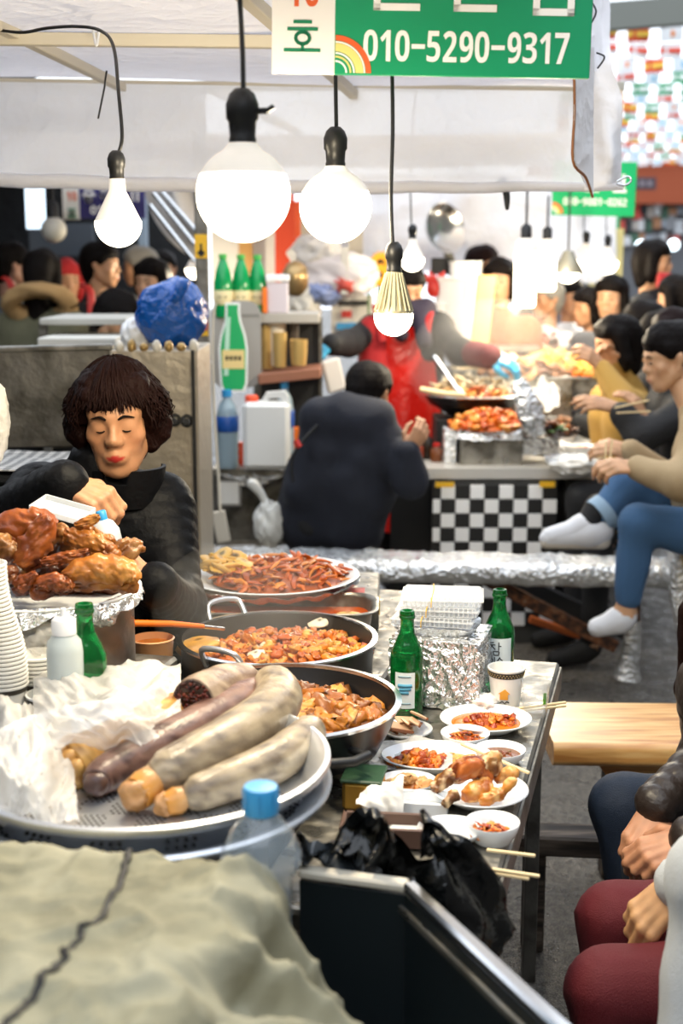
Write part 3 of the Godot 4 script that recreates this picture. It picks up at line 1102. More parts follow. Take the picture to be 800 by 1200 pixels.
func sausage(label: String, spec: Array, cols: Array, knot: bool, crater := false, cut := false) -> void:
	var pts := []
	var rr := []
	for s in spec:
		var p := on(s[0], s[1], s[2] - 0.035)
		pts.append(p)
		rr.append(px(s[3], p))
	var n := (pts.size() - 1) * 5 + 1
	var sp := smooth(pts, 5)
	var sr := lerps(rr, n)
	var o := thing("blood_sausage", label, "sausage", pts[pts.size() / 2], "")
	var b := Buf.new()
	var fr := frames(sp)
	var P := PackedVector3Array()
	var C := PackedColorArray()
	var gold := lin("c98a3a")
	for i in range(-1, n + 1):
		var k := clampi(i, 0, n - 1)
		for j in 20:
			var a := TAU * j / 20
			var p: Vector3 = sp[k]
			var q: Vector3 = sp[k] + (fr[k][0] * cos(a) + fr[k][1] * sin(a)) * sr[k]
			var w := noise.get_noise_3dv(q * 900.0)
			var w2 := noise.get_noise_3dv(q * 3200.0)
			if i >= 0 and i < n: p = p.lerp(q, 1.0 + w * 0.018 + w2 * 0.012)
			P.push_back(p)
			var col: Color = cols[0].lerp(cols[1], clampf(0.62 + w * 0.8 + w2 * 0.9 + noise.get_noise_3dv(q * 9000.0) * 0.5, 0, 1))
			if knot: col = col.lerp(gold, clampf(1.25 - i / 9.0, 0, 1))
			C.push_back(col)
	grid(b, P, n + 2, 20, false, true, 0, C)
	pw(o, "casing", b, M.meat)
	if not cut and not crater:
		b = Buf.new()
		var c0: Color = gold if knot else cols[0]
		blob(b, Vector3.ONE * sr[0] * (1.02 if knot else 0.98), Transform3D(Basis(fr[0][0], fr[0][1], fr[0][2]), sp[0]), 0.4 if knot else 0.08, 0.9, 18, 12, false, pts.size() * 1.7, [c0 * 0.55, c0.lerp(Color.WHITE, 0.12)] if knot else [c0 * 0.9, c0.lerp(cols[1], 0.4)])
		pw(o, "tied_end", b, M.meat)
	b = Buf.new()
	blob(b, V(sr[n - 1], sr[n - 1], sr[n - 1] * 0.9) * 0.99, Transform3D(Basis(fr[n - 1][0], fr[n - 1][1], fr[n - 1][2]), sp[n - 1]), 0.03, 1.0, 16, 10, false, 2.0, [cols[0].lerp(cols[1], 0.4), cols[0].lerp(cols[1], 0.8)])
	pw(o, "rounded_end", b, M.meat)
	if crater:
		b = Buf.new()
		var f: Vector3 = (sp[0] - sp[3]).normalized()
		for k in 9:
			var a := TAU * k / 9
			var d: Vector3 = fr[0][0] * cos(a) + fr[0][1] * sin(a)
			blob(b, Vector3.ONE * sr[0] * 0.4, Transform3D(Basis(), sp[0] + d * sr[0] * 0.62 + f * 0.004), 0.3, 1.0, 8, 6, false, k, [lin("9a6428"), lin("e2b46a")])
		for k in 4:
			b.col = lin("c98d48")
			tube(b, [sp[0] - f * 0.01 + fr[0][0] * (k - 1.5) * 0.006, sp[0] + f * 0.008 + fr[0][0] * (k - 1.5) * 0.008 + fr[0][1] * 0.008], [0.004, 0.0015], 6)
		pw(o, "frilled_end", b, M.meat)
	if cut:
		b = Buf.new()
		var f: Vector3 = (sp[0] - sp[4]).normalized()
		b.col = lin("2a0b09")
		cyl(b, sp[0] - f * 0.004, sp[0] + f * 0.0006, sr[1] * 0.93, -1, 20)
		for k in 170:
			var a := rng.randf() * TAU
			var q = sqrt(rng.randf()) * sr[1] * 0.9
			var d: Vector3 = fr[0][0] * cos(a) * q + fr[0][1] * sin(a) * q
			b.col = [lin("3a0f0c"), lin("5c1a12"), lin("240a08"), lin("7a3a28")][k % 4]
			blob(b, Vector3.ONE * rng.randf_range(0.0016, 0.0034), Transform3D(Basis(), sp[0] + d + f * 0.0005), 0.3, 1.0, 7, 5, false, k)
		pw(o, "filling", b, M.meat, "stuff")

func cups_and_bottles() -> void:
	# nested paper cups
	var proto := thing("paper_cup", "", "cup", V(0, 0, 0))
	var b := Buf.new()
	lathe(b, P2([0, 0.002, 0.024, 0.002, 0.0245, 0, 0.0345, 0.072, 0.037, 0.073, 0.0372, 0.0765, 0.0345, 0.077, 0.0335, 0.074, 0.0235, 0.004, 0, 0.004]), ID, 28)
	part(proto, "cup_wall", b, M.paper)
	b = Buf.new()
	lathe(b, P2([0.0339, 0.064, 0.0349, 0.070, 0.0352, 0.0715, 0.0344, 0.0715]), ID, 28)
	part(proto, "dotted_band", b, mat(Color("4a443c"), 0.7))
	var base := on(9, 862, CH)
	for i in 30:
		var xf := T(V(base.x + sin(i * 0.21) * 0.004 - i * 0.0009, CH + i * 0.0066 + 0.012, base.z + cos(i * 0.3) * 0.002), V(0, i * 47, 0))
		if i == 0: proto.transform = xf
		var c: Node3D = proto if i == 0 else copy(proto, xf)
		tag(c, "white paper cup nested in the tall leaning stack at the left edge" if i < 29 else "topmost white paper cup on the tall stack at the left edge", "cup", "tall stack of paper cups")
	for k in 7:
		var p := on(47, 846, CH)
		copy(proto, T(p + V(0, k * 0.0066, 0), V(0, k * 31, 0)), "white paper cup nested in the low stack beside the squeeze bottle", "low stack of paper cups")
	copy(proto, T(on(60, 864, CH), V(0, 40, 0), V(1.0, 0.95, 1.0)), "single low white paper cup standing in front of the low cup stack", "")
	# squeeze bottle
	var p := on(80, 867, CH)
	var r := px(21, p)
	var o := thing("squeeze_bottle", "translucent white squeeze bottle with a small nozzle cap", "bottle", p)
	b = Buf.new()
	var h := px(150, p)
	lathe(b, P2([0, 0, r * 0.9, 0, r, 0.006, r, h * 0.3, r * 0.96, h * 0.31, r, h * 0.33, r, h * 0.45, r * 0.96, h * 0.46, r, h * 0.48, r, h * 0.72, r * 0.92, h * 0.8, r * 0.65, h * 0.85, r * 0.6, h * 0.9, 0, h * 0.9]), ID, 32)
	part(o, "body", b, mat(Color("bcc6c6"), 0.35))
	b = Buf.new()
	lathe(b, P2([0, h * 0.86, r * 0.68, h * 0.86, r * 0.66, h * 0.97, r * 0.5, h * 0.99, r * 0.2, h * 1.0, r * 0.14, h * 1.06, 0, h * 1.06]), ID, 24)
	part(o, "nozzle_cap", b, M.plastic_white)
	# soju bottle behind it
	soju(on(104, 858, CH), "green glass bottle standing behind the white squeeze bottle", 0)
	# crumpled clear wrap
	b = Buf.new()
	blob(b, V(0.035, 0.03, 0.03), ID, 0.4, 1.2, 30, 20, true, 3.0)
	solo("plastic_wrap", "crumpled ball of clear plastic film behind the low cup stack", "plastic wrap", b, M.bag_white, T(at(45, 750, 2.2)))
	# the hazy orange tub between counter and pans
	p = on(180, 800, 0.8)
	o = thing("sauce_tub", "pale orange plastic tub standing behind the counter beside the pans", "tub", p)
	b = Buf.new()
	lathe(b, P2([0, 0, 0.035, 0, 0.042, 0.09, 0.044, 0.092, 0.041, 0.094, 0.034, 0.004, 0, 0.004]), ID, 28)
	part(o, "tub", b, mat(Color("d9a070"), 0.4))
	b = Buf.new()
	lathe(b, P2([0, 0.075, 0.04, 0.075, 0.04, 0.08, 0, 0.082]), ID, 28)
	part(o, "sauce", b, M.broth)

# 360 ml green bottle, base at p; look: 0 plain, 1 neck-down label in front, 2 large white label with brush lettering
func soju(p: Vector3, label: String, look: int, group := "") -> Node3D:
	var o := thing("glass_bottle", label, "bottle", p, group)
	var r := 0.0325
	var b := Buf.new()
	lathe(b, P2([0, 0.004, r * 0.8, 0, r, 0.006, r, 0.118, r * 0.96, 0.13, r * 0.7, 0.15, r * 0.47, 0.167, r * 0.41, 0.18, r * 0.4, 0.2, r * 0.44, 0.202, r * 0.46, 0.207, r * 0.42, 0.212, r * 0.28, 0.213, r * 0.26, 0.2, 0, 0.199]), ID, 36)
	part(o, "glass", b, M.green_glass)
	b = Buf.new()
	lathe(b, P2([r * 0.40, 0.196, r * 0.47, 0.197, r * 0.49, 0.2, r * 0.47, 0.203, r * 0.40, 0.204]), ID, 24)
	part(o, "neck_ring", b, M.green_glass)
	if look == 0: return o
	# label: a patch of the cylinder facing the camera
	var f := -p
	var a := atan2(f.z, f.x) + 0.12
	b = Buf.new()
	var wide := 0.62 if look == 1 else 1.0
	var y0 := 0.024 if look == 1 else 0.03
	var y1 := 0.096 if look == 1 else 0.115
	lathe(b, P2([r * 1.008, y0, r * 1.008, y1]), ID, 16, a - wide, a + wide)
	part(o, "label", b, mat(Color("dfe8ea"), 0.5))
	var put := func(lines: Array, w: float, m: Material, n: String) -> void:
		var bb := Buf.new()
		for ln in lines:
			for i in ln.size() - 1:
				var q0: Vector2 = ln[i]
				var q1: Vector2 = ln[i + 1]
				var pts := []
				for k in 4:
					var q := q0.lerp(q1, k / 3.0)
					var t: float = a - q.x / r
					pts.append(V(cos(t) * r * 1.012, q.y, sin(t) * r * 1.012))
				tube(bb, pts, w, 6)
		part(o, n, bb, m)
	if look == 1:
		put.call([[Vector2(-0.013, 0.07), Vector2(0.014, 0.07)], [Vector2(-0.01, 0.062), Vector2(0.012, 0.064)], [Vector2(-0.013, 0.056), Vector2(0.008, 0.056)]], 0.0035, mat(Color("4a90b0"), 0.6), "label_picture")
		put.call([[Vector2(-0.013, 0.088), Vector2(0.012, 0.088)], [Vector2(-0.014, 0.034), Vector2(0.012, 0.034)]], 0.0018, mat(Color("7d98a4"), 0.6), "label_print")
	else:
		# brush lettering: two rows of Hangul
		put.call([[Vector2(-0.012, 0.106), Vector2(-0.006, 0.107)], [Vector2(-0.015, 0.101), Vector2(-0.003, 0.102)], [Vector2(-0.009, 0.101), Vector2(-0.015, 0.091)], [Vector2(-0.010, 0.099), Vector2(-0.003, 0.092)], [Vector2(0.004, 0.108), Vector2(0.004, 0.09)], [Vector2(0.004, 0.1), Vector2(0.009, 0.099)], [Vector2(-0.007, 0.088), Vector2(0.005, 0.088), Vector2(0.004, 0.08), Vector2(-0.006, 0.08), Vector2(-0.007, 0.088)]], 0.0012, M.print_black, "label_lettering")
		put.call([circle(-0.011, 0.069, 0.0035, 0.0045, 8), [Vector2(-0.004, 0.076), Vector2(-0.004, 0.06)], [Vector2(0.007, 0.076), Vector2(0.002, 0.068)], [Vector2(0.006, 0.074), Vector2(0.012, 0.069)], [Vector2(0.001, 0.065), Vector2(0.013, 0.065)], [Vector2(0.003, 0.06), Vector2(0.012, 0.06), Vector2(0.004, 0.054), Vector2(0.012, 0.053)]], 0.0012, M.print_black, "label_lettering")
		put.call([[Vector2(-0.024, 0.085), Vector2(-0.021, 0.07)], [Vector2(-0.025, 0.078), Vector2(-0.02, 0.064)]], 0.004, mat(Color("5cb0d4"), 0.6), "label_picture")
		put.call([[Vector2(-0.024, 0.042), Vector2(-0.012, 0.044)], [Vector2(-0.022, 0.036), Vector2(-0.014, 0.037)]], 0.0032, mat(Color("3fae58"), 0.6), "label_picture")
	return o

func meat_platter() -> void:
	var c := on(52, 690, 1.06)
	var r := px(113, c)
	var o := thing("stock_pot", "tall stainless pot underneath the platter of pork", "pot", V(c.x + 0.02, CH, c.z))
	var b := Buf.new()
	lathe(b, P2([0, 0, 0.13, 0, 0.135, 0.004, 0.135, 0.152, 0.14, 0.154, 0.138, 0.157, 0.13, 0.154, 0.128, 0.01, 0, 0.01]), ID, 48)
	part(o, "pot", b, M.steel)
	o = thing("blue_tub", "dark blue plastic tub standing below the pork platter's left side", "tub", on(36, 800, CH))
	b = Buf.new()
	lathe(b, P2([0, 0, 0.05, 0, 0.058, 0.09, 0.06, 0.09, 0.056, 0.094, 0.048, 0.005, 0, 0.005]), ID, 32)
	part(o, "tub", b, mat(Color("13294d"), 0.4))
	o = thing("foil_platter", "wide platter lined with crumpled foil under the heap of pork", "platter", V(c.x, 1.043, c.z))
	b = Buf.new()
	lathe(b, P2([0, 0, r * 0.7, 0, r * 0.97, 0.014, r, 0.02, r * 0.97, 0.022, r * 0.7, 0.005, 0, 0.005]), ID, 60)
	part(o, "plate", b, M.plate)
	b = Buf.new()
	sheet(b, 90, 8, func(u, v):
		var a: float = u * TAU
		var q: float = lerpf(0.8, 1.03, v) * r
		var w := noise.get_noise_2d(cos(a) * 120, sin(a) * 120 + v * 30)
		return V(cos(a) * (q + w * 0.008), lerpf(0.012, 0.026, v) - maxf(0.0, v - 0.75) * (0.1 + w * 0.12) + w * 0.006, sin(a) * (q + w * 0.008)), 0.0008)
	part(o, "foil_lining", b, M.foil)
	b = Buf.new()
	blob(b, V(0.02, 0.014, 0.012), T(V(r * 0.72, 0.0, r * 0.7)), 0.6, 1.2, 18, 12, true, 1.0)
	part(o, "foil_corner", b, M.foil)
	# the pork: [label, depth offset, flaps [[spine px...], half widths, bulge px], lumps [x0, y0, x1, y1, r0, r1] in px, tone]
	var pcs := [
		["large glossy brown sheet of pork skin at the top left of the heap", -0.01, [[[-14, 624, 20, 616, 46, 612, 66, 618], [15, 20, 18, 8], 16]], [[-10, 628, 40, 630, 16, 14]], 0],
		["upright curled piece of pork skin left of the middle", -0.05, [[[56, 604, 50, 622, 38, 644, 20, 664], [9, 17, 20, 9], 15]], [[44, 636, 34, 652, 14, 12]], 0],
		["pale meaty knuckle in the middle of the pork heap", -0.03, [], [[62, 624, 74, 630, 12, 13], [60, 640, 80, 642, 13, 12], [72, 618, 84, 632, 7, 8], [66, 648, 84, 650, 9, 8]], 2],
		["folded flap of orange pork skin with a pale inner edge", -0.055, [[[74, 628, 92, 631, 112, 637, 134, 645], [9, 13, 13, 6], 9], [[88, 618, 104, 611, 117, 605], [5, 8, 3], 5]], [[104, 624, 126, 634, 9, 9]], 1],
		["thin dark slice of pork skin beneath the folded flap", -0.07, [[[48, 661, 66, 656, 86, 651, 104, 645], [5, 8, 7, 3], 5]], [], 0],
		["long amber trotter lying across the front right", -0.085, [[[74, 677, 96, 670, 126, 668, 150, 672, 161, 682], [7, 16, 19, 16, 6], 18]], [[88, 684, 150, 686, 10, 12]], 1],
		["dark gristly trotter tip at the right end of the heap", -0.05, [], [[136, 650, 148, 642, 12, 11], [148, 642, 163, 639, 9, 6], [150, 652, 158, 646, 8, 6], [158, 636, 164, 644, 4, 4]], 2],
		["small round knuckle above the long amber trotter", -0.07, [], [[112, 652, 124, 650, 11, 11], [122, 656, 132, 652, 8, 9]], 1],
		["dark meaty chunk at the lower left of the heap", -0.05, [], [[0, 640, 14, 650, 15, 14], [4, 660, 18, 668, 16, 14], [16, 656, 26, 664, 9, 8]], 2],
		["dark wrinkled lump at the left bottom of the platter", -0.07, [], [[0, 680, 14, 676, 13, 12]], 3],
		["pink brown lump at the bottom beside the platter rim", -0.09, [[[18, 690, 30, 682, 44, 672], [7, 11, 5], 8]], [[22, 692, 38, 688, 9, 10]], 0],
		["rounded orange brown lump at the bottom middle of the platter", -0.095, [[[40, 688, 56, 682, 76, 684, 86, 690], [5, 11, 11, 4], 10]], [[46, 692, 78, 693, 8, 9]], 0],
		["dark red chunk hidden beneath the dark slice", -0.05, [], [[46, 672, 76, 672, 12, 13]], 3],
		["brown hock behind the heap under the clear lid", 0.05, [], [[10, 650, 90, 652, 26, 24], [30, 676, 130, 676, 22, 20]], 3],
	]
	var tones := [[lin("54240e"), lin("8c471d"), lin("b06c36")], [lin("6c3610"), lin("a36326"), lin("c08844")], [lin("42230f"), lin("8e5c2c"), lin("c09a6a")], [lin("240f09"), lin("5a2a14"), lin("8a5430")]]
	for i in pcs.size():
		var s = pcs[i]
		var z = depth(c) - 0.05 + s[1]
		var ref: Vector2
		if s[2].size(): ref = Vector2(s[2][0][0][2], s[2][0][0][3])
		else: ref = Vector2(s[3][0][0], s[3][0][1])
		var p := at(ref.x, ref.y, z)
		var m := thing("stewed_pork", s[0], "pork", p)
		var tn: Array = tones[s[4]]
		var sd := i * 37.0
		var k = z / F
		var shade := func(v: Vector3, mul: float) -> Color:
			var w := noise.get_noise_3dv(v * 500.0 + Vector3.ONE * (sd + 50.0)) * 0.8 + noise.get_noise_3dv(v * 2200.0) * 0.35 + 0.5
			return tn[0].lerp(tn[1], clampf(w * 1.7, 0, 1)).lerp(tn[2], clampf((w - 0.6) * 1.8, 0, 1)) * mul
		for fl in s[2]:
			var sp := []
			for q in fl[0].size() / 2: sp.append(V(fl[0][q * 2], fl[0][q * 2 + 1], 0))
			var sm := smooth(sp, 7)
			var hw := lerps(fl[1], sm.size())
			b = Buf.new()
			var nv := 13
			for face in [0, 1]:
				var P := PackedVector3Array()
				var C := PackedColorArray()
				for u in sm.size():
					var t: Vector3 = (sm[mini(u + 1, sm.size() - 1)] - sm[maxi(u - 1, 0)]).normalized()
					for w in nv:
						var v := (w - (nv - 1) / 2.0) / ((nv - 1) / 2.0)
						var q: Vector3 = sm[u] + V(-t.y, t.x, 0) * hw[u] * v * (1.0 + noise.get_noise_2d(u * 14.0 + sd * 9.0, v * 30.0) * 0.25)
						var dz: float = fl[2] * k * (sqrt(maxf(0.0, 1.0 - v * v * 0.96)) - 0.4) * clampf(minf(u, sm.size() - 1 - u) / 4.0 + 0.4, 0, 1)
						dz += noise.get_noise_2d(u * 16.0 + sd, w * 22.0) * 0.006
						P.push_back(at(q.x, q.y, z - dz + face * 0.011 * (1.0 - v * v * 0.5)) - p)
						C.push_back(shade.call(P[-1], 1.0) if face == 0 else tn[2].lerp(lin("e0c4a0"), 0.5))
				grid(b, P, sm.size(), nv, false, false, 0, C)
			part(m, "skin", b, M.meat)
		if s[3].size():
			var bones := []
			for q in s[3]: bones.append([at(q[0], q[1], z + 0.02) - p, at(q[2], q[3], z + 0.015 + rng.randf_range(-0.01, 0.01)) - p, q[4] * k, q[5] * k])
			b = Buf.new()
			field(b, bones, 0.004, 0.008, ID, func(v, n): return noise.get_noise_3dv(v * 700.0 + Vector3.ONE * sd) * 0.011 + pow(1.0 - minf(1.0, absf(noise.get_noise_3dv(v * 1100.0 + Vector3.ONE * sd)) * 2.4), 3.0) * -0.007 + noise.get_noise_3dv(v * 4200.0 + Vector3.ONE * sd) * 0.0024, func(v, n): return shade.call(v, 0.9))
			part(m, "meat", b, M.meat)
	# pale cut faces of skin and fat
	# clear lid resting on the heap
	var lp := at(73, 600, 2.38)
	o = thing("clear_tray", "clear plastic lid or tray resting on top of the pork", "tray", lp)
	b = Buf.new()
	var xf := T(Vector3.ZERO, V(10, -18, -12))
	for w in [[V(0.098, 0.002, 0.06), V(0, 0, 0)], [V(0.1, 0.012, 0.003), V(0, 0.005, 0.03)], [V(0.1, 0.012, 0.003), V(0, 0.005, -0.03)], [V(0.003, 0.012, 0.06), V(0.05, 0.005, 0)], [V(0.003, 0.012, 0.06), V(-0.05, 0.005, 0)]]:
		box(b, w[0], xf * T(w[1]), 0.001)
	part(o, "tray", b, M.clear_milky)
	# the small bottle in her hand
	var bt := at(128, 640, 2.44)
	o = thing("sauce_bottle", "clear plastic bottle with a blue cap held over the pork", "bottle", bt)
	b = Buf.new()
	var tilt := T(Vector3.ZERO, V(0, 0, 12))
	lathe(b, P2([0, 0, 0.024, 0, 0.026, 0.004, 0.026, 0.028, 0.018, 0.045, 0.008, 0.052, 0, 0.052]), tilt, 24)
	part(o, "bottle_body", b, M.clear_milky)
	b = Buf.new()
	lathe(b, P2([0, 0.05, 0.0095, 0.05, 0.0095, 0.066, 0.008, 0.068, 0, 0.068]), tilt, 20)
	part(o, "blue_cap", b, M.blue)

func handle_loop(b: Buf, p0: Vector3, p1: Vector3, up: Vector3, r := 0.005) -> void:
	tube(b, smooth([p0, p0 + up * 0.8 + (p1 - p0) * 0.06, p0 + up + (p1 - p0) * 0.3, p1 + up - (p1 - p0) * 0.3, p1 + up * 0.8 - (p1 - p0) * 0.06, p1], 6), r, 8)

func pans() -> void:
	var reds := [lin("bc5c14"), lin("cc6c1e"), lin("b05010"), lin("d48434"), lin("a84a10")]
	var browns := [lin("96581c"), lin("b0702a"), lin("7c4818"), lin("c48a40"), lin("a86420")]
	# plate of red stir-fry at the back, on a steel box
	var c := on(318, 672, 0.875)
	var r := px(103, c)
	var bx := thing("gas_burner", "steel gas burner box beneath the back plate, with a yellow label", "burner", V(c.x + 0.06, 0.76, c.z - 0.02), "", -2.0)
	var b := Buf.new()
	box(b, V(0.43, 0.08, 0.26), T(V(-0.01, 0.04, -0.02)), 0.004)
	part(bx, "casing", b, M.steel)
	b = Buf.new()
	box(b, V(0.002, 0.035, 0.05), T(V(0.206, 0.04, 0.03)), 0.0)
	part(bx, "yellow_label", b, M.yellow)
	b = Buf.new()
	box(b, V(0.1, 0.002, 0.05), T(V(0.12, 0.081, 0.05)), 0.0)
	part(bx, "red_panel", b, M.red)
	var o := thing("serving_plate", "large white plate heaped with red stir-fry at the back of the pans", "plate", V(c.x, 0.845, c.z))
	b = Buf.new()
	lathe(b, plate_prof(r, 0.028), ID, 64)
	part(o, "plate", b, M.plate)
	b = Buf.new()
	sheet(b, 90, 6, func(u, v):
		var a: float = u * TAU
		var w := noise.get_noise_2d(cos(a) * 150, sin(a) * 150 + v * 40)
		return V(cos(a) * r * lerpf(0.86, 1.01, v), lerpf(0.004, 0.024, v) + w * 0.008 - 0.002, sin(a) * r * lerpf(0.86, 1.01, v)), 0.0008)
	part(o, "foil_under_plate", b, M.foil)
	heap("stir_fry", "glossy red pork skin stir-fry heaped on the back plate", "food", V(c.x + 0.025, 0.862, c.z), r * 0.76, r * 0.72, 0.045, 260, 0.0155, reds, "strip")
	heap("onion_slices", "pile of yellow onion slices on the left of the red stir-fry", "food", V(c.x - r * 0.5, 0.885, c.z - 0.01), 0.058, 0.055, 0.035, 34, 0.026, [lin("dca640"), lin("e4b858"), lin("e0b462")], "slice")
	# rectangular pan
	c = on(312, 707, 0.85)
	o = thing("rectangular_pan", "rectangular stainless pan of orange soup between plate and pot", "pan", V(c.x, 0.765, c.z), "", -2.0)
	b = Buf.new()
	var w := px(257, c)
	var d := 0.2
	var outer := rounded(w, d, 0.06, 6)
	for k in outer.size():
		pass
	var ringp := func(sc: float, y: float) -> Array:
		var rr := []
		for q in rounded(w * sc, d * sc, 0.055, 6): rr.append(V(q.x, y, q.y))
		return rr
	var P := PackedVector3Array()
	var rows := [[0.0, 0.0], [0.88, 0.0], [0.93, 0.01], [0.97, 0.08], [1.02, 0.083], [1.025, 0.087], [0.985, 0.088], [0.95, 0.078], [0.91, 0.012], [0.85, 0.006], [0.0, 0.006]]
	var cnt := 28
	for q in rows:
		for v in ringp.call(maxf(q[0], 0.001) if q[0] > 0.3 else 0.3, q[1]): P.push_back(v if q[0] > 0.3 else V(v.x * 0.001, v.y, v.z * 0.001))
	grid(b, P, rows.size(), cnt, false, true)
	part(o, "pan", b, M.steel)
	b = Buf.new()
	P = PackedVector3Array()
	for q in [0.001, 0.5, 0.93]:
		for v in ringp.call(1.0, 0.055): P.push_back(V(v.x * q, v.y + noise.get_noise_2d(v.x * 900 * q, v.z * 900) * 0.002, v.z * q))
	grid(b, P, 3, cnt, false, true, 1)
	solo("red_soup", "orange red soup filling the rectangular pan", "soup", b, mat(Color("c2541a"), 0.15), o.transform)
	for f in [["pale rice cake strip floating at the left of the red soup", -0.16, 0.02, 0.05], ["long pale dumpling in the left of the red soup", -0.09, 0.05, 0.06], ["orange fish cake at the soup pan's right corner", 0.19, 0.02, 0.035]]:
		b = Buf.new()
		blob(b, V(f[3], 0.012, 0.022), ID, 0.25, 0.8, 14, 10, false, f[1] * 90, [lin("d98a2c"), lin("eec268")])
		solo("fish_cake", f[0], "fish cake", b, M.food, o.transform * T(V(f[1], 0.06, f[2]), V(0, 20, 0)))
	# the round pot in the middle
	c = on(325, 747, 0.865)
	r = px(115, c)
	o = thing("round_pot", "dark steel pot of stew with looped handles, in the middle of the pans", "pot", V(c.x, 0.762, c.z))
	b = Buf.new()
	lathe(b, pot_prof(r, 0.105, 0.008), ID, 64)
	part(o, "pot_body", b, M.pan_in)
	b = Buf.new()
	lathe(b, P2([r - 0.007, 0.103, r + 0.004, 0.102, r + 0.005, 0.106, r - 0.006, 0.107, r - 0.007, 0.103]), ID, 64)
	part(o, "bright_rim", b, M.chrome)
	for a in [-125.0, 118.0]:
		b = Buf.new()
		var d0 := V(cos(deg_to_rad(a - 13)), 0, sin(deg_to_rad(a - 13))) * r * 0.99
		var d1 := V(cos(deg_to_rad(a + 13)), 0, sin(deg_to_rad(a + 13))) * r * 0.99
		var out := (d0 + d1).normalized()
		handle_loop(b, d0 + V(0, 0.09, 0), d1 + V(0, 0.09, 0), out * 0.03 + V(0, 0.045, 0), 0.006)
		part(o, "loop_handle", b, M.alu)
	heap("rice_cake_stew", "orange brown rice cake stew with pork filling the middle pot", "food", V(c.x + 0.02, 0.828, c.z), r * 0.82, r * 0.8, 0.034, 260, 0.0125, [lin("c46a1c"), lin("d07c28"), lin("b0561a"), lin("d89a4a")], "lump")
	for f in [["white radish piece on the stew in the middle pot", 375, 730, 0.026], ["white onion piece steaming on the middle pot's stew", 345, 745, 0.018], ["pale rice cake near the middle pot's front rim", 300, 768, 0.02], ["white cabbage piece in the middle pot's left half", 312, 756, 0.016]]:
		b = Buf.new()
		blob(b, V(f[3], 0.008, f[3] * 0.7), ID, 0.5, 1.0, 12, 8, false, f[1])
		solo("vegetable_piece", f[0], "vegetable", b, mat(Color("eadcc0"), 0.4), T(on(f[1], f[2], 0.85), V(14, 30, 10)))
	b = Buf.new()
	blob(b, V(0.05, 0.016, 0.03), ID, 0.2, 0.8, 18, 12, false, 4.0, [lin("c07a20"), lin("e6b65a")])
	solo("fish_cake", "yellow flat fish cake leaning at the left rim of the middle pot", "fish cake", b, M.food, T(on(233, 757, 0.845), V(10, 20, 8)))
	# ladle
	o = thing("ladle", "long ladle with an orange handle resting across the soup pan", "ladle", at(190, 732, 2.6))
	b = Buf.new()
	tube(b, [at(148, 730, 2.55), at(200, 731, 2.6), at(238, 734, 2.66)], [0.007, 0.0065, 0.005], 8)
	pw(o, "orange_handle", b, M.orange)
	b = Buf.new()
	tube(b, [at(236, 734, 2.66), at(262, 737, 2.74)], [0.004, 0.004], 8)
	pw(o, "steel_shaft", b, M.chrome)
	# the big black pan in front
	c = on(331, 816, 0.875)
	r = px(138, c)
	o = thing("frying_pan", "wide black frying pan of braised meat, frontmost of the pans", "pan", V(c.x, 0.775, c.z))
	b = Buf.new()
	lathe(b, P2([0, 0, r * 0.72, 0, r * 0.82, 0.01, r * 0.93, 0.055, r - 0.001, 0.094, r - 0.008, 0.094, r * 0.9, 0.055, r * 0.8, 0.014, 0, 0.008]), ID, 72)
	part(o, "pan_body", b, M.pan)
	b = Buf.new()
	lathe(b, P2([r - 0.009, 0.092, r + 0.002, 0.092, r + 0.003, 0.097, r - 0.008, 0.098, r - 0.009, 0.092]), ID, 72)
	part(o, "bright_rim", b, M.chrome)
	b = Buf.new()
	var hd := V(cos(1.05), 0, sin(1.05))
	for a in [0.92, 1.2]: tube(b, [V(cos(a), 0, sin(a)) * (r - 0.01) + V(0, 0.06, 0), V(cos(a), 0, sin(a)) * (r + 0.03) + V(0, 0.062, 0)], 0.007, 8)
	tube(b, [V(cos(0.9), 0, sin(0.9)) * (r + 0.03) + V(0, 0.062, 0), V(cos(1.05), 0, sin(1.05)) * (r + 0.04) + V(0, 0.062, 0), V(cos(1.22), 0, sin(1.22)) * (r + 0.03) + V(0, 0.062, 0)], 0.009, 8)
	part(o, "side_handle", b, M.rubber)
	heap("braised_meat", "brown braised intestines and meat filling the big front pan", "food", V(c.x, 0.832, c.z), r * 0.83, r * 0.82, 0.034, 200, 0.017, browns, "lump")
	heap("braised_meat", "larger brown meat chunks at the right side of the big front pan", "food", V(c.x + 0.07, 0.838, c.z + 0.02), 0.085, 0.085, 0.03, 30, 0.026, browns, "lump")

# ---------------------------------------------------------------- the table with the dishes
func dish(n: String, label: String, x: float, y: float, w: float, h: float, kind: String, squash := 1.0, group := "", yaw := 0.0, hh := 0.75) -> Node3D:
	var p := on(x, y, hh + h)
	p.y = hh
	var r := px(w, p)
	var o := thing(n, label, "plate" if kind == "plate" else "bowl", p, group)
	var b := Buf.new()
	lathe(b, plate_prof(r, h) if kind == "plate" else bowl_prof(r, h), T(Vector3.ZERO, V(0, yaw, 0), V(1, 1, squash)), 48)
	part(o, "dish", b, M.plate)
	return o

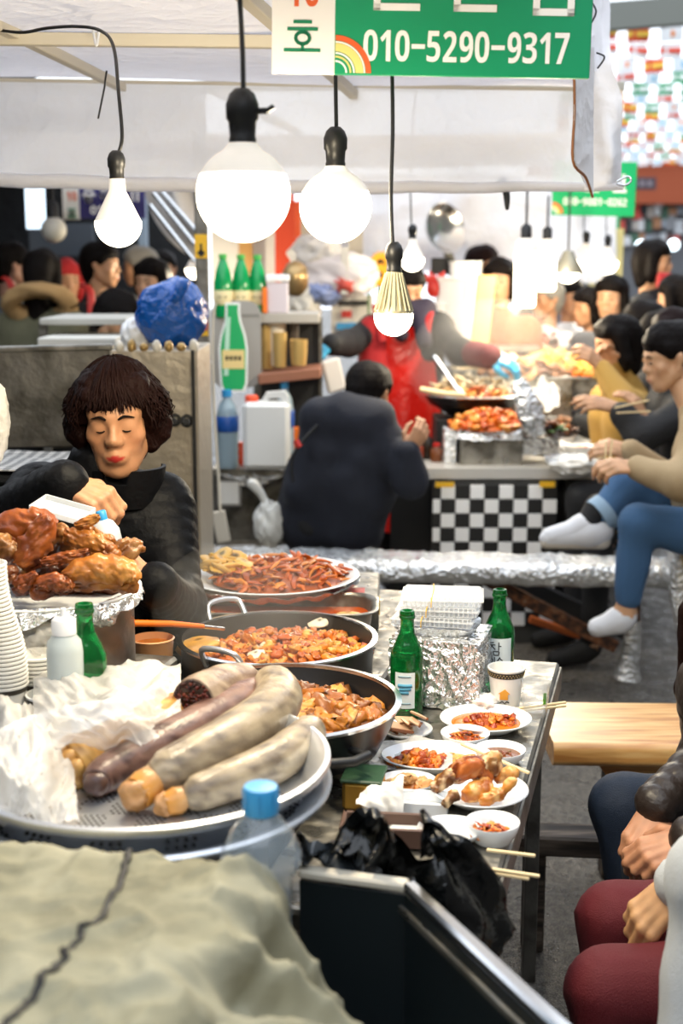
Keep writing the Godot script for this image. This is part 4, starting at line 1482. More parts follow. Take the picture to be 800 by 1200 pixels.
func dining_table() -> void:
	var ax := V(sin(deg_to_rad(-ALLEY)), 0, -cos(deg_to_rad(-ALLEY)))
	var rt := V(cos(deg_to_rad(-ALLEY)), 0, sin(deg_to_rad(-ALLEY)))
	var uv := func(u: float, v: float, h: float) -> Vector3: return rt * u + ax * v + V(0, h, 0)
	var o := thing("dining_table", "long narrow stainless dining table crowded with dishes and bottles", "table", uv.call(-0.4, 2.1, 0))
	var b := Buf.new()
	var xf: Transform3D = o.transform.affine_inverse() * Transform3D(Basis(rt, V(0, 1, 0), -ax), uv.call(-0.37, 2.1, 0.735))
	box(b, V(0.33, 0.03, 1.25), xf * T(V(0, 0, -0.14)), 0.005)
	part(o, "table_top", b, M.steel)
	b = Buf.new()
	box(b, V(0.006, 0.05, 1.25), xf * T(V(0.168, -0.02, -0.14)), 0.001)
	part(o, "edge_rail", b, M.dullsteel)
	for q in [[-0.25, 2.82], [-0.5, 2.82], [-0.25, 1.68], [-0.5, 1.68]]:
		b = Buf.new()
		bar(b, uv.call(q[0], q[1], 0), uv.call(q[0], q[1], 0.72), 0.03, 0.03)
		pw(o, "leg", b, M.dullsteel)
	soju(on(476, 838, 0.75), "green bottle in front of the foil box, with a small blue picture label", 1)
	soju(on(583, 806, 0.75), "green bottle behind the paper cup, with brush lettering on a white label", 2)
	# box wrapped in foil
	var c := on(500, 832, 0.75)
	o = thing("foil_box", "crumpled foil wrapped box standing on the table between the two green bottles", "box", c, "", -16.0)
	b = Buf.new()
	foil_block(b, V(0.185, 0.14, 0.16), T(V(0.012, 0.072, -0.08)), 0.009)
	part(o, "foil_wrapping", b, M.foil)
	var top: Vector3 = o.transform * V(0.0, 0.142, -0.08)
	var fo := thing("foil_tray", "shallow foil tray under the clear boxes on the foil box", "tray", top, "", -14.0)
	b = Buf.new()
	sheet(b, 60, 6, func(u, v):
		var a: float = u * TAU
		var q := Vector2(cos(a), sin(a))
		q /= pow(pow(absf(q.x), 5) + pow(absf(q.y), 5), 0.2)
		var w := noise.get_noise_2d(cos(a) * 200, sin(a) * 200)
		return V(q.x * lerpf(0.07, 0.088, v), v * 0.02 + w * 0.003 * v, q.y * lerpf(0.045, 0.06, v)), 0.001)
	box(b, V(0.145, 0.003, 0.095), T(V(0, 0.002, 0)))
	part(fo, "tray", b, M.foil)
	for k in 3:
		var cb := thing("clear_box", ["lowest clear plastic takeaway box stacked on the foil tray", "middle clear plastic takeaway box stacked on the foil tray", "topmost clear plastic takeaway box stacked on the foil tray"][k], "box", top + V(0.006 * k, 0.02 + k * 0.021, 0), "clear takeaway boxes on the foil box", -14.0 + k * 4)
		b = Buf.new()
		for w in [[V(0.15, 0.0015, 0.1), V(0, 0.001, 0)], [V(0.15, 0.0015, 0.1), V(0, 0.019, 0)], [V(0.165, 0.003, 0.112), V(0, 0.0125, 0)]]:
			box(b, w[0], T(w[1]), 0.0005)
		for i in 16:
			for sd in [-1.0, 1.0]: box(b, V(0.0035, 0.018, 0.004), T(V(-0.07 + i * 0.0094, 0.01, sd * 0.05)), 0.001)
		for i in 10:
			for sd in [-1.0, 1.0]: box(b, V(0.004, 0.018, 0.0035), T(V(sd * 0.076, 0.01, -0.045 + i * 0.01)), 0.001)
		part(cb, "box", b, M.box_clear)
		b = Buf.new()
		tube(b, smooth([V(-0.02, 0.021, -0.055), V(-0.018, 0.022, 0), V(-0.02, 0.018, 0.057), V(-0.021, 0.0, 0.057)], 4), 0.001, 6)
		part(cb, "rubber_band", b, M.yellow)
	# paper cup with a printed house and a dotted band
	c = on(592, 830, 0.75)
	o = thing("paper_cup", "white paper cup with a dark patterned band and an orange printed motif", "cup", c)
	b = Buf.new()
	lathe(b, P2([0, 0.002, 0.026, 0.002, 0.0265, 0, 0.0355, 0.082, 0.0375, 0.083, 0.0375, 0.086, 0.0345, 0.086, 0.0255, 0.004, 0, 0.004]), ID, 40)
	part(o, "cup_wall", b, M.paper)
	b = Buf.new()
	lathe(b, P2([0.0348, 0.07, 0.036, 0.081, 0.0358, 0.081]), ID, 40)
	part(o, "patterned_band", b, mat(Color("3b362e"), 0.7))
	b = Buf.new()
	for i in 36:
		var a := TAU * i / 36
		for j in 2:
			var t := a + j * 0.087
			var rr := 0.0356 + j * 0.0005
			blob(b, Vector3.ONE * 0.0013, T(V(cos(t) * rr, 0.0735 + j * 0.004, sin(t) * rr)), 0, 1, 6, 4)
	part(o, "band_dots", b, mat(Color("b09a6a"), 0.7), ID, "stuff")
	b = Buf.new()
	var yw := T(Vector3.ZERO, V(0, -12, 0))
	prism(b, [Vector2(-0.009, 0.028), Vector2(0.007, 0.028), Vector2(0.007, 0.04), Vector2(0.011, 0.04), Vector2(0.001, 0.05), Vector2(-0.012, 0.04), Vector2(-0.009, 0.04)], 0.0016, yw * T(V(0, 0, 0.0268)) * T(Vector3.ZERO, V(6, 0, 0)))
	part(o, "orange_motif", b, mat(Color("e0a03c"), 0.6))
	b = Buf.new()
	tube(b, smooth([V(-0.009, 0.02, 0.0288), V(-0.004, 0.023, 0.029), V(0, 0.0195, 0.029), V(0.004, 0.023, 0.029), V(0.009, 0.0215, 0.0288)], 4), 0.0011, 5)
	part(o, "black_flourish", b, M.print_black, yw)
	# glass tumbler
	c = on(626, 838, 0.75)
	o = thing("glass_tumbler", "small clear glass tumbler at the table's edge behind the oval plate", "glass", c)
	b = Buf.new()
	lathe(b, P2([0, 0, 0.021, 0, 0.023, 0.003, 0.029, 0.068, 0.0285, 0.07, 0.0265, 0.068, 0.021, 0.01, 0, 0.01]), ID, 32)
	part(o, "glass", b, M.clear)
	b = Buf.new()
	box(b, V(0.008, 0.022, 0.001), T(V(0.016, 0.04, 0.02), V(-6, 38, -10)), 0.0)
	part(o, "green_sticker", b, mat(Color("6fae3c"), 0.5))
	b = Buf.new()
	blob(b, V(0.022, 0.018, 0.02), ID, 0.55, 1.3, 26, 18, true, 8)
	solo("crumpled_napkin", "crumpled white napkin beside the paper cup", "napkin", b, M.paper, T(on(567, 826, 0.765)))
	# dishes
	var rd := [lin("b24a10"), lin("cf6a1c"), lin("94330c"), lin("dc8a34")]
	o = dish("oval_plate", "white oval plate of orange stew just before the paper cup", 569, 842, 54, 0.018, "plate", CH)
	var p := o.position
	b = Buf.new()
	lathe(b, P2([0, 0.009, 0.062, 0.0085, 0.066, 0.0105, 0.05, 0.0125, 0, 0.0135]), T(Vector3.ZERO, Vector3.ZERO, V(1, 1, 0.9)), 32)
	solo("orange_stew", "thin orange stew sauce on the oval plate", "food", b, M.broth, T(p))
	heap("stew_pieces", "small brown meat pieces in the oval plate's stew", "food", p + V(0.012, 0.01, 0.0), 0.05, 0.03, 0.014, 34, 0.008, rd, "lump")
	o = dish("side_bowl", "small white bowl of red pickles in front of the oval plate", 545, 858, 29, 0.026, "bowl")
	heap("pickles", "orange red chopped pickles in the small bowl before the oval plate", "food", o.position + V(0, 0.008, 0), 0.034, 0.034, 0.012, 44, 0.006, rd, "strip")
	o = dish("sauce_bowl", "small white bowl of dark dipping sauce at the table's right edge", 586, 877, 30, 0.026, "bowl")
	b = Buf.new()
	lathe(b, P2([0, 0.012, 0.037, 0.012, 0.037, 0.0145, 0, 0.0145]), ID, 32)
	solo("dipping_sauce", "brown dipping sauce with green flecks in the bowl at the table edge", "sauce", b, mat(Color("6e3c14"), 0.12), T(o.position))
	heap("scallion_bits", "chopped scallion bits floating on the dipping sauce", "food", o.position + V(0, 0.012, 0), 0.022, 0.022, 0.004, 16, 0.004, [lin("5a4a1c"), lin("7a3a14")], "lump")
	o = dish("pork_plate", "white plate of sliced pork partly behind the big front pan", 476, 855, 31, 0.012, "plate")
	for i in 7:
		b = Buf.new()
		b.col = lin("d6b08c")
		box(b, V(0.044, 0.005, 0.022), ID, 0.002)
		b.col = lin("7a4420")
		box(b, V(0.044, 0.006, 0.004), T(V(0, 0, 0.0125)), 0.0015)
		solo("pork_slice", "slice of boiled pork with dark skin on the plate behind the big pan", "pork slice", b, M.food, T(o.position + V(-0.025 + i * 0.008, 0.014 + i * 0.0035, -0.016 + (i % 3) * 0.013), V(12 + i * 3, i * 23 - 40, -14)), "pork slices on the small plate")
	o = dish("big_plate", "large white plate with leftover orange rice cakes and sauce", 512, 886, 66, 0.018, "plate", 0.7)
	heap("rice_cake_leftovers", "orange red chopped leftovers on the left of the large plate", "food", o.position + V(-0.035, 0.008, 0.008), 0.055, 0.034, 0.018, 60, 0.009, rd, "lump")
	heap("yellow_sauce", "thin smear of yellow sauce across the large plate", "food", o.position + V(0.03, 0.0072, -0.008), 0.06, 0.038, 0.004, 10, 0.008, [lin("dcaa4a"), lin("e6c070")], "slice")
	o = dish("bone_dish", "white oval dish with chewed bones at the left of the table", 478, 916, 34, 0.02, "plate", 0.9)
	heap("chewed_bones", "small brown chewed bones on the white oval dish", "food", o.position + V(-0.006, 0.012, 0.006), 0.035, 0.024, 0.02, 16, 0.011, [lin("a8642a"), lin("d09a60"), lin("e0b888")], "lump")
	# square white dish
	p = on(492, 942, 0.76)
	o = thing("square_dish", "square white dish with raised sides in front of the bone dish", "dish", V(p.x, 0.75, p.z), "", -8.0)
	b = Buf.new()
	for w in [[V(0.09, 0.004, 0.055), V(0, 0.002, 0)], [V(0.09, 0.022, 0.004), V(0, 0.012, 0.027)], [V(0.09, 0.022, 0.004), V(0, 0.012, -0.027)], [V(0.004, 0.022, 0.058), V(0.044, 0.012, 0)], [V(0.004, 0.022, 0.058), V(-0.044, 0.012, 0)]]:
		box(b, w[0], T(w[1]), 0.0015)
	part(o, "dish", b, M.plate)
	o = dish("trotter_plate", "round white plate with glossy pork trotter pieces at the table's right edge", 562, 925, 57, 0.018, "plate")
	var pcs := [["large glossy brown trotter chunk standing on the white plate", 548, 900, [[-12, 6, 6, -4, 14, 16], [6, -4, 18, 6, 13, 10]], 0], ["pale trotter chunk behind the glossy one", 570, 898, [[-10, 2, 8, -4, 12, 12], [8, -4, 12, 8, 10, 9]], 2], ["dark knuckle at the left of the trotter plate", 522, 918, [[-10, 6, 6, -6, 10, 12]], 2], ["orange trotter wedge at the front of the plate", 560, 925, [[-12, 8, 10, -2, 9, 11], [10, -2, 18, 6, 10, 8]], 1], ["curled trotter slice at the plate's right rim", 592, 908, [[-8, 4, 6, -4, 9, 8]], 1], ["long trotter slice along the plate's front right", 585, 930, [[-18, 8, 0, 2, 7, 8], [0, 2, 14, -10, 8, 6]], 1], ["small rough bone piece at the plate's left front", 528, 938, [[-5, 3, 5, -3, 9, 9]], 2]]
	var tones := [[lin("6b2c12"), lin("b8622c"), lin("d8925a")], [lin("a0561a"), lin("d9903e"), lin("e8b674")], [lin("6c4020"), lin("bd8648"), lin("e6c798")]]
	for i in pcs.size():
		var s = pcs[i]
		var q := at(s[1], s[2], depth(on(s[1], 925, 0.77)) - 0.01)
		if s[2] > 910: q = on(s[1], s[2], 0.785)
		var k := depth(q) / F
		var bones := []
		for w in s[3]: bones.append([V(w[0] * k, -w[1] * k, 0), V(w[2] * k, -w[3] * k, rng.randf_range(-0.01, 0.01)), w[4] * k, w[5] * k])
		var tn: Array = tones[s[4]]
		var sd := 300.0 + i * 31.0
		b = Buf.new()
		field(b, bones, 0.0036, 0.008, ID, func(v, n): return noise.get_noise_3dv(v * 900.0 + Vector3.ONE * sd) * 0.009 + pow(1.0 - minf(1.0, absf(noise.get_noise_3dv(v * 1300.0 + Vector3.ONE * sd)) * 2.6), 3.0) * -0.004 + noise.get_noise_3dv(v * 5000.0) * 0.0016, func(v, n): return tn[0].lerp(tn[1], clampf(0.5 + noise.get_noise_3dv(v * 1100.0 + Vector3.ONE * sd) * 1.6, 0, 1)).lerp(tn[2], clampf(noise.get_noise_3dv(v * 2200.0) * 2.0, 0, 1)))
		solo("trotter_piece", s[0], "pork", b, M.meat, T(q))
	o = dish("side_bowl", "white bowl of red pickles at the front corner of the table", 577, 962, 32, 0.034, "bowl")
	heap("pickles", "orange shredded pickles in the front bowl", "food", o.position + V(-0.004, 0.012, 0), 0.03, 0.03, 0.014, 50, 0.006, rd, "strip")
	o = dish("side_plate", "empty white plate between the front bowl and the black bag", 528, 972, 40, 0.018, "plate", 0.9)
	# gold tin, napkin, dark tray
	p = on(424, 948, 0.75)
	o = thing("tin_box", "gold coloured tin with a dark green lid edge beside the big pan", "tin", p, "", -10.0)
	b = Buf.new()
	box(b, V(0.062, 0.05, 0.07), T(V(0, 0.025, -0.02)), 0.006)
	part(o, "tin", b, mat(Color("c89a44"), 0.35, 0.7))
	b = Buf.new()
	box(b, V(0.068, 0.006, 0.076), T(V(0, 0.052, -0.02)), 0.002)
	part(o, "lid", b, mat(Color("2b4a34"), 0.4))
	b = Buf.new()
	sheet(b, 14, 14, func(u, v): return V((u - 0.5) * 0.07, 0.03 * sin(v * 2.2 + u) + noise.get_noise_2d(u * 90, v * 90) * 0.012, (v - 0.5) * 0.06), 0.001)
	solo("paper_napkin", "folded white paper napkin sticking up beside the gold tin", "napkin", b, M.paper, T(on(452, 940, 0.775), V(28, -14, 10)))
	p = on(450, 985, 0.75)
	o = thing("wooden_tray", "small dark wooden framed tray between the gold tin and black bag", "tray", p, "", -6.0)
	for w in [[V(0.13, 0.03, 0.007), V(0, 0.018, 0.03)], [V(0.13, 0.03, 0.007), V(0, 0.018, -0.03)], [V(0.007, 0.03, 0.067), V(0.063, 0.018, 0)], [V(0.007, 0.03, 0.067), V(-0.063, 0.018, 0)]]:
		b = Buf.new()
		box(b, w[0], T(w[1]), 0.001)
		part(o, "frame_side", b, mat(Color("5a4034"), 0.5))
	b = Buf.new()
	box(b, V(0.12, 0.012, 0.056), T(V(0, 0.009, 0)), 0.0)
	part(o, "contents", b, M.paper)
	# clear plastic sheet lying on the table
	b = Buf.new()
	sheet(b, 26, 18, func(u, v):
		var q := on(lerpf(395, 530, u), lerpf(868, 902, v), 0.76)
		return q + V(0, maxf(0.0, noise.get_noise_2d(u * 120, v * 120)) * 0.02, 0), 0.0006)
	solo("plastic_sheet", "crumpled clear plastic sheet on the table beside the big pan", "plastic sheet", b, M.bag_white, ID)
	# chopsticks
	for k in [["pair of wooden chopsticks lying across the table corner near the tumbler, upper stick", 594, 832, 663, 823, 0.76], ["wooden chopstick lying just below its twin by the tumbler", 596, 835, 663, 827, 0.757], ["single wooden chopstick with red tip sticking out past the front bowl", 570, 996, 627, 1003, 0.765], ["thick pale chopstick, upper of two jutting from the table front", 572, 1018, 632, 1027, 0.765], ["thick pale chopstick, lower of two jutting from the table front", 570, 1022, 620, 1030, 0.76], ["wooden skewer lying across the large plate", 540, 872, 620, 906, 0.79]]:
		b = Buf.new()
		bar(b, on(k[1], k[2], k[5]), on(k[3], k[4], k[5]), 0.0055, 0.0045, 0.001)
		solo("chopstick", k[0], "chopstick", b, M.chopstick, ID)

# a box wrapped in crumpled foil: its six faces displaced
func foil_block(b: Buf, s: Vector3, xf: Transform3D, amp: float) -> void:
	for ax in 3:
		for sg in [-1.0, 1.0]:
			var P := PackedVector3Array()
			var n := 24
			for i in n:
				for j in n:
					var p := Vector3.ZERO
					p[ax] = sg * 0.5
					p[(ax + 1) % 3] = float(i) / (n - 1) - 0.5
					p[(ax + 2) % 3] = float(j) / (n - 1) - 0.5
					var q := p * s
					q = q.lerp(q.normalized() * s.length() * 0.35, 0.1)
					var w := (1.0 - 2.0 * absf(noise.get_noise_3dv(q * 1400.0))) + (1.0 - 2.0 * absf(noise.get_noise_3dv(q * 3500.0))) * 0.5 - 0.9
					P.push_back(xf * (q * (1.0 + w * amp * 6.0)))
			grid(b, P, n, n, false, false, 1 if sg > 0 else -1)

# ---------------------------------------------------------------- foreground: tarp, metal box, bags, bottle
func foreground() -> void:
	var ax := V(sin(deg_to_rad(-ALLEY)), 0, -cos(deg_to_rad(-ALLEY)))
	var rt := V(cos(deg_to_rad(-ALLEY)), 0, sin(deg_to_rad(-ALLEY)))
	var uv := func(u: float, v: float, h: float) -> Vector3: return rt * u + ax * v + V(0, h, 0)
	var o := thing("covered_cart", "low cart hidden under the olive tarpaulin", "cart", uv.call(-1.1, 1.0, 0))
	var b := Buf.new()
	box(b, V(1.2, 0.94, 0.62), o.transform.affine_inverse() * Transform3D(Basis(rt, V(0, 1, 0), -ax), uv.call(-1.0, 0.9, 0.47)), 0.02)
	part(o, "body", b, M.dullsteel)
	o = thing("tarpaulin", "creased olive green tarpaulin thrown over the cart in front", "tarpaulin", uv.call(-1.0, 1.0, 0.93))
	b = Buf.new()
	var top := 0.972
	var edge := -0.425
	var P := PackedVector3Array()
	var nu := 190
	var nv := 120
	for i in nu:
		for j in nv:
			var s := float(i) / (nu - 1) * 1.6       # along u, then over the right edge
			var v := 0.5 + float(j) / (nv - 1) * 0.93
			var u := -1.72 + s
			var h := top
			var over := u - edge
			var flare := 0.0
			if over > 0.0:
				var rr := 0.05
				if over < rr * 1.57:
					h -= rr * (1.0 - cos(over / rr))
					u = edge + rr * sin(over / rr)
				else:
					h -= rr + (over - rr * 1.57) * 0.94
					var slope := lerpf(0.42, 1.25, smoothstep(1.1, 1.3, v))
					h = top - rr - (over - rr * 1.57) * sin(slope)
					u = edge + rr + (over - rr * 1.57) * cos(slope)
			var back := v - 1.26
			if back > 0.0:
				var rb := 0.05
				if back < rb * 1.57:
					h -= rb * (1.0 - cos(back / rb)) * (1.0 if over < 0.0 else 0.3)
					v = 1.26 + rb * sin(back / rb)
				else:
					h -= (rb + (back - rb * 1.57)) * (1.0 if over < 0.0 else 0.3)
					v = 1.26 + rb
			var w := noise.get_noise_2d(s * 130.0, v * 130.0) * 0.012
			w += pow(1.0 - minf(1.0, absf(noise.get_noise_2d(s * 200.0 + 40.0 + v * 160.0, v * 200.0 - s * 160.0)) * 2.6), 3.0) * 0.0075
			w += pow(1.0 - minf(1.0, absf(noise.get_noise_2d(s * 420.0 - v * 300.0 + 140.0, v * 420.0 + s * 200.0)) * 2.6), 3.0) * 0.005
			w += noise.get_noise_2d(s * 1100.0, v * 1100.0) * 0.0022
			var near := clampf(1.0 - absf(over) / 0.16, 0.0, 1.0)
			w *= 1.0 + near * 0.7
			var fold := sin((v - over * 0.7) * 36.0 + noise.get_noise_2d(v * 110, over * 60) * 6.0) * 0.024 * clampf(over * 7.0, 0.0, 1.0)
			P.push_back(uv.call(u + fold * 0.6 + w * clampf(over * 6.0, 0.0, 1.0) * 0.5, v, h + w + fold * 0.9))
	grid(b, P, nu, nv, false, false, 0)
	pw(o, "cloth", b, M.tarp)
	# the dark cord seam running over the tarp
	b = Buf.new()
	var pts := []
	for q in [[163, 984], [150, 1003], [142, 1030], [128, 1052], [112, 1086], [98, 1100], [84, 1122], [62, 1148], [44, 1175], [24, 1192], [0, 1222]]:
		var p := on(q[0], q[1], top + 0.004)
		pts.append(p)
	var sm := smooth(pts, 6)
	for k in sm.size():
		var p: Vector3 = sm[k]
		# follow the cloth below
		var best := 1e9
		var hit := p
		for t in range(0, P.size(), 1):
			var d := Vector2(P[t].x - p.x, P[t].z - p.z).length_squared()
			if d < best:
				best = d
				hit = P[t]
		sm[k] = V(p.x + noise.get_noise_1d(k * 40.0) * 0.006, hit.y + 0.0015, p.z)
	tube(b, sm, 0.0042, 6, true, 0.6)
	pw(o, "dark_cord", b, M.black)

	# black panelled metal box to the right of the tarp
	o = thing("metal_case", "open black metal case with a bright steel rim beside the tarpaulin", "case", on(480, 1100, 0.6))
	var A := on(352, 1021, 0.85)
	var B := on(478, 1038, 0.85)
	var C := B + (on(655, 1203, 0.85) - B) * 1.25
	var D := on(530, 1240, 0.85)
	b = Buf.new()
	for q in [[A, B, 0.6], [B, C, 0.6], [C, D, 0.3], [D, A, 0.3]]:
		bar(b, q[0] - V(0, 0.61 - q[2] / 2, 0), q[1] - V(0, 0.61 - q[2] / 2, 0), 0.012, q[2], 0.001)
	pw(o, "side_walls", b, mat(Color("1b2225"), 0.28))
	b = Buf.new()
	b.face([A - V(0, 0.2, 0), B - V(0, 0.2, 0), C - V(0, 0.2, 0), D - V(0, 0.2, 0)], V(0, 1, 0))
	pw(o, "inner_floor", b, mat(Color("1b2225"), 0.3))
	b = Buf.new()
	bar(b, A, B, 0.022, 0.012, 0.003)
	pw(o, "back_rim", b, M.beige_metal)
	b = Buf.new()
	bar(b, B, C, 0.02, 0.014, 0.004)
	pw(o, "right_rim", b, M.chrome)
	b = Buf.new()
	bar(b, B - V(0, 0.03, 0) + rt * -0.012, C - V(0, 0.03, 0) + rt * -0.012, 0.006, 0.012, 0.002)
	pw(o, "inner_ledge", b, M.steel)

	# clear bottle with a blue cap
	var p := on(305, 1000, 0.84)
	p.y = 0.86
	p = at(306, 985, 1.49)
	o = thing("water_bottle", "clear plastic water bottle with a light blue cap behind the tarpaulin", "bottle", V(p.x, p.y - 0.118, p.z))
	b = Buf.new()
	lathe(b, P2([0, 0, 0.03, 0, 0.034, 0.006, 0.034, 0.075, 0.045, 0.09, 0.046, 0.105, 0.034, 0.13, 0.018, 0.15, 0.014, 0.154, 0.014, 0.165, 0, 0.165]), ID, 32)
	part(o, "bottle_body", b, glass(Color(0.85, 0.92, 0.97), 0.16))
	b = Buf.new()
	lathe(b, P2([0, 0.152, 0.0195, 0.152, 0.02, 0.155, 0.02, 0.18, 0.0185, 0.183, 0, 0.184]), ID, 32)
	part(o, "blue_cap", b, mat(Color("3f9fd6"), 0.35))
	for k in 24:
		var a := TAU * k / 24
		b = Buf.new()
		box(b, V(0.0012, 0.022, 0.0016), T(V(cos(a) * 0.0202, 0.168, sin(a) * 0.0202), V(0, -rad_to_deg(a), 0)), 0.0)
		if k % 3 == 0: part(o, "cap_ridge", b, M.blue)

	# black rubbish bag hung at the table
	c_black_bag()

func c_black_bag() -> void:
	var c := at(474, 1040, 1.78)
	var o := thing("black_bag", "glossy black plastic carrier bag with knotted handles hanging by the table", "plastic bag", c)
	var b := Buf.new()
	var P := PackedVector3Array()
	var n := 70
	var m := 44
	for i in n:
		var a := TAU * i / n
		for j in m:
			var t := float(j) / (m - 1)
			var r := 0.1 * sqrt(maxf(0.0, sin(PI * clampf(t * 0.94 + 0.02, 0, 1)))) + 0.004
			if j == 0: r = 0.0
			var fold := sin(a * 8.0 + noise.get_noise_1d(t * 60.0) * 4.0) * 0.013 * smoothstep(0.25, 0.9, t) + noise.get_noise_3d(cos(a) * 50, t * 60, sin(a) * 50) * 0.03 + pow(1.0 - minf(1.0, absf(noise.get_noise_3d(cos(a) * 70, t * 45, sin(a) * 70)) * 2.5), 3.0) * 0.014
			r = maxf(0.001, r + fold * (1.0 if j > 0 else 0.0))
			var y := -0.13 + t * 0.185
			y += 0.03 * smoothstep(0.6, 1.0, t) * sin(a * 2.0 + 0.6) 
			P.push_back(V(cos(a) * r * 1.05 + 0.012, y, sin(a) * r * 0.72))
	grid(b, P, n, m, true, false)
	part(o, "bag_body", b, M.bag_black)
	# twisted handles
	for h in [[[412, 1000], [424, 975], [438, 955], [450, 962], [452, 985], [446, 1010]], [[540, 1010], [520, 985], [505, 962], [497, 955], [500, 975], [510, 1000]]]:
		b = Buf.new()
		var pts := []
		for q in h: pts.append(at(q[0], q[1], 1.7 + 0.02 * sin(q[0])))
		var sm := smooth(pts, 6)
		var PP := PackedVector3Array()
		for i in sm.size():
			for j in 7:
				var t := (j - 3) / 3.0
				var tw := i * 0.08
				var wd := 0.022 + 0.014 * absf(i - sm.size() * 0.5) / sm.size()
				PP.push_back(sm[i] + V(cos(tw) * t * wd, 0.006 * sin(t * 7.0 + i * 0.3), sin(tw) * t * wd + cos(t * 9.0) * 0.004))
		grid(b, PP, sm.size(), 7, false, false, 0)
		pw(o, "handle", b, M.bag_black)
	b = Buf.new()
	sheet(b, 24, 20, func(u, v):
		var q: Vector3 = at(lerpf(345, 432, u), lerpf(985, 1018, v), 1.72)
		return q + V(0, noise.get_noise_2d(u * 120, v * 120) * 0.015, noise.get_noise_2d(u * 140 + 50, v * 120) * 0.05), 0.0008)
	solo("grey_bag", "thin grey translucent plastic bag between the blue capped bottle and the black bag", "plastic bag", b, mat(Color("3c4146"), 0.25), ID)

# ---------------------------------------------------------------- benches
func benches() -> void:
	var l := on(248, 640, 0.5)
	var r := on(786, 652, 0.5)
	var o := thing("foil_bench", "long bench wrapped in crumpled silver foil on rusty legs", "bench", V((l.x + r.x) / 2, 0, (l.z + r.z) / 2))
	var b := Buf.new()
	var fx := (r - l).normalized()
	var fz := fx.cross(V(0, 1, 0)) * -1.0
	var P := PackedVector3Array()
	var n := 120
	var sec := rounded(0.24, 0.09, 0.042, 5)
	for i in n:
		var t := float(i) / (n - 1)
		var q := l.lerp(r, t)
		for k in sec.size():
			var s: Vector2 = sec[k]
			var e := 1.0 if i > 0 and i < n - 1 else 0.2
			var w := (noise.get_noise_3d(t * 900, s.x * 700, s.y * 700) * 0.008 + noise.get_noise_3d(t * 2600, s.x * 2200, s.y * 2200) * 0.005)
			P.push_back(q + fz * (s.x * e - 0.1) + V(0, s.y * e * (1.0 + w * 10.0) - 0.042 + w, 0) + fz * w)
	grid(b, P, n, sec.size(), false, true)
	pw(o, "foil_seat", b, M.foil)
	for x in [0.925, 0.04]:
		var q := l.lerp(r, x)
		b = Buf.new()
		bar(b, V(q.x, 0.12, q.z), V(q.x, 0.42, q.z), 0.05, 0.05, 0.005)
		pw(o, "leg", b, M.rust)
		b = Buf.new()
		tube(b, smooth([V(q.x, 0.24, q.z), V(q.x, 0.12, q.z), V(q.x - 0.01, 0.05, q.z), V(q.x - 0.015, 0.003, q.z)], 6), lerps([0.034, 0.036, 0.044, 0.062], 19), 16)
		pw(o, "foil_foot", b, M.foil)
		b = Buf.new()
		bar(b, V(q.x + 0.02, 0.12, q.z - 0.25), V(q.x + 0.02, 0.42, q.z - 0.2), 0.04, 0.04, 0.004)
		pw(o, "leg", b, M.rust)
	b = Buf.new()
	bar(b, at(545, 666, 5.22), at(722, 758, 5.2), 0.04, 0.05, 0.004)
	pw(o, "brace", b, M.rust)
	b = Buf.new()
	bar(b, at(575, 664, 5.4), at(735, 742, 5.4), 0.05, 0.06, 0.004)
	pw(o, "brace", b, M.black)
	b = Buf.new()
	bar(b, at(620, 725, 5.6), at(680, 745, 5.6), 0.03, 0.03, 0.004)
	pw(o, "brace", b, mat(Color("b5591f"), 0.7))
	# second silver pipe end at the right border
	b = Buf.new()
	tube(b, [at(797, 640, 4.9), at(797, 700, 4.9), at(812, 790, 4.9)], [0.045, 0.04, 0.035], 16)
	solo("foil_post", "upright silver foil wrapped post end at the right edge above the bench end", "post", b, M.foil, ID)
	# wooden bench
	var wl := on(634, 838, 0.45)
	var wr := on(960, 842, 0.45)
	o = thing("wooden_bench", "varnished yellow wooden bench with a rounded thick seat plank", "bench", V(wl.x + 0.4, 0, wl.z))
	b = Buf.new()
	var dz := 0.17
	var prof := rounded(dz * 2, 0.062, 0.02, 4)
	P = PackedVector3Array()
	for i in 26:
		var t := i / 25.0
		for s in prof:
			var q: Vector3 = wl.lerp(wr, t)
			P.push_back(q + V(0, s.y - 0.031, s.x + dz * 0.62 - 0.06))
	grid(b, P, 26, prof.size(), false, true)
	for e in [0, 25]:
		var pp := []
		for k in prof.size(): pp.append(P[e * prof.size() + k])
		b.face(pp, V(-1 if e == 0 else 1, 0, 0))
	pw(o, "seat_plank", b, M.wood)
	b = Buf.new()
	prism(b, [Vector2(0, 0), Vector2(0.4, 0), Vector2(0.4, -0.07), Vector2(0.09, -0.07), Vector2(0.05, -0.02)], -0.03, T(on(678, 888, 0.395), V(0, 0, 0)))
	pw(o, "apron_board", b, M.wood)
	for s in [0.13, 0.75]:
		var q := wl.lerp(wr, s)
		b = Buf.new()
		bar(b, V(q.x + 0.1, 0, q.z), V(q.x + 0.1, 0.39, q.z), 0.05, 0.06, 0.004)
		pw(o, "leg", b, M.darkwood)
	# low dark timber between table and customers
	b = Buf.new()
	var a0 := on(604, 982, 0.28)
	var a1 := on(830, 992, 0.28)
	bar(b, a0, a1, 0.09, 0.05, 0.006)
	o = thing("low_timber", "dark weathered timber rail low between the table and the seated customers", "rail", V(a0.x, 0, a0.z))
	pw(o, "rail", b, M.darkwood)
	for s in [0.1, 0.9]:
		b = Buf.new()
		var q := a0.lerp(a1, s)
		bar(b, V(q.x, 0, q.z), V(q.x, 0.26, q.z), 0.05, 0.05, 0.004)
		pw(o, "post", b, M.darkwood)


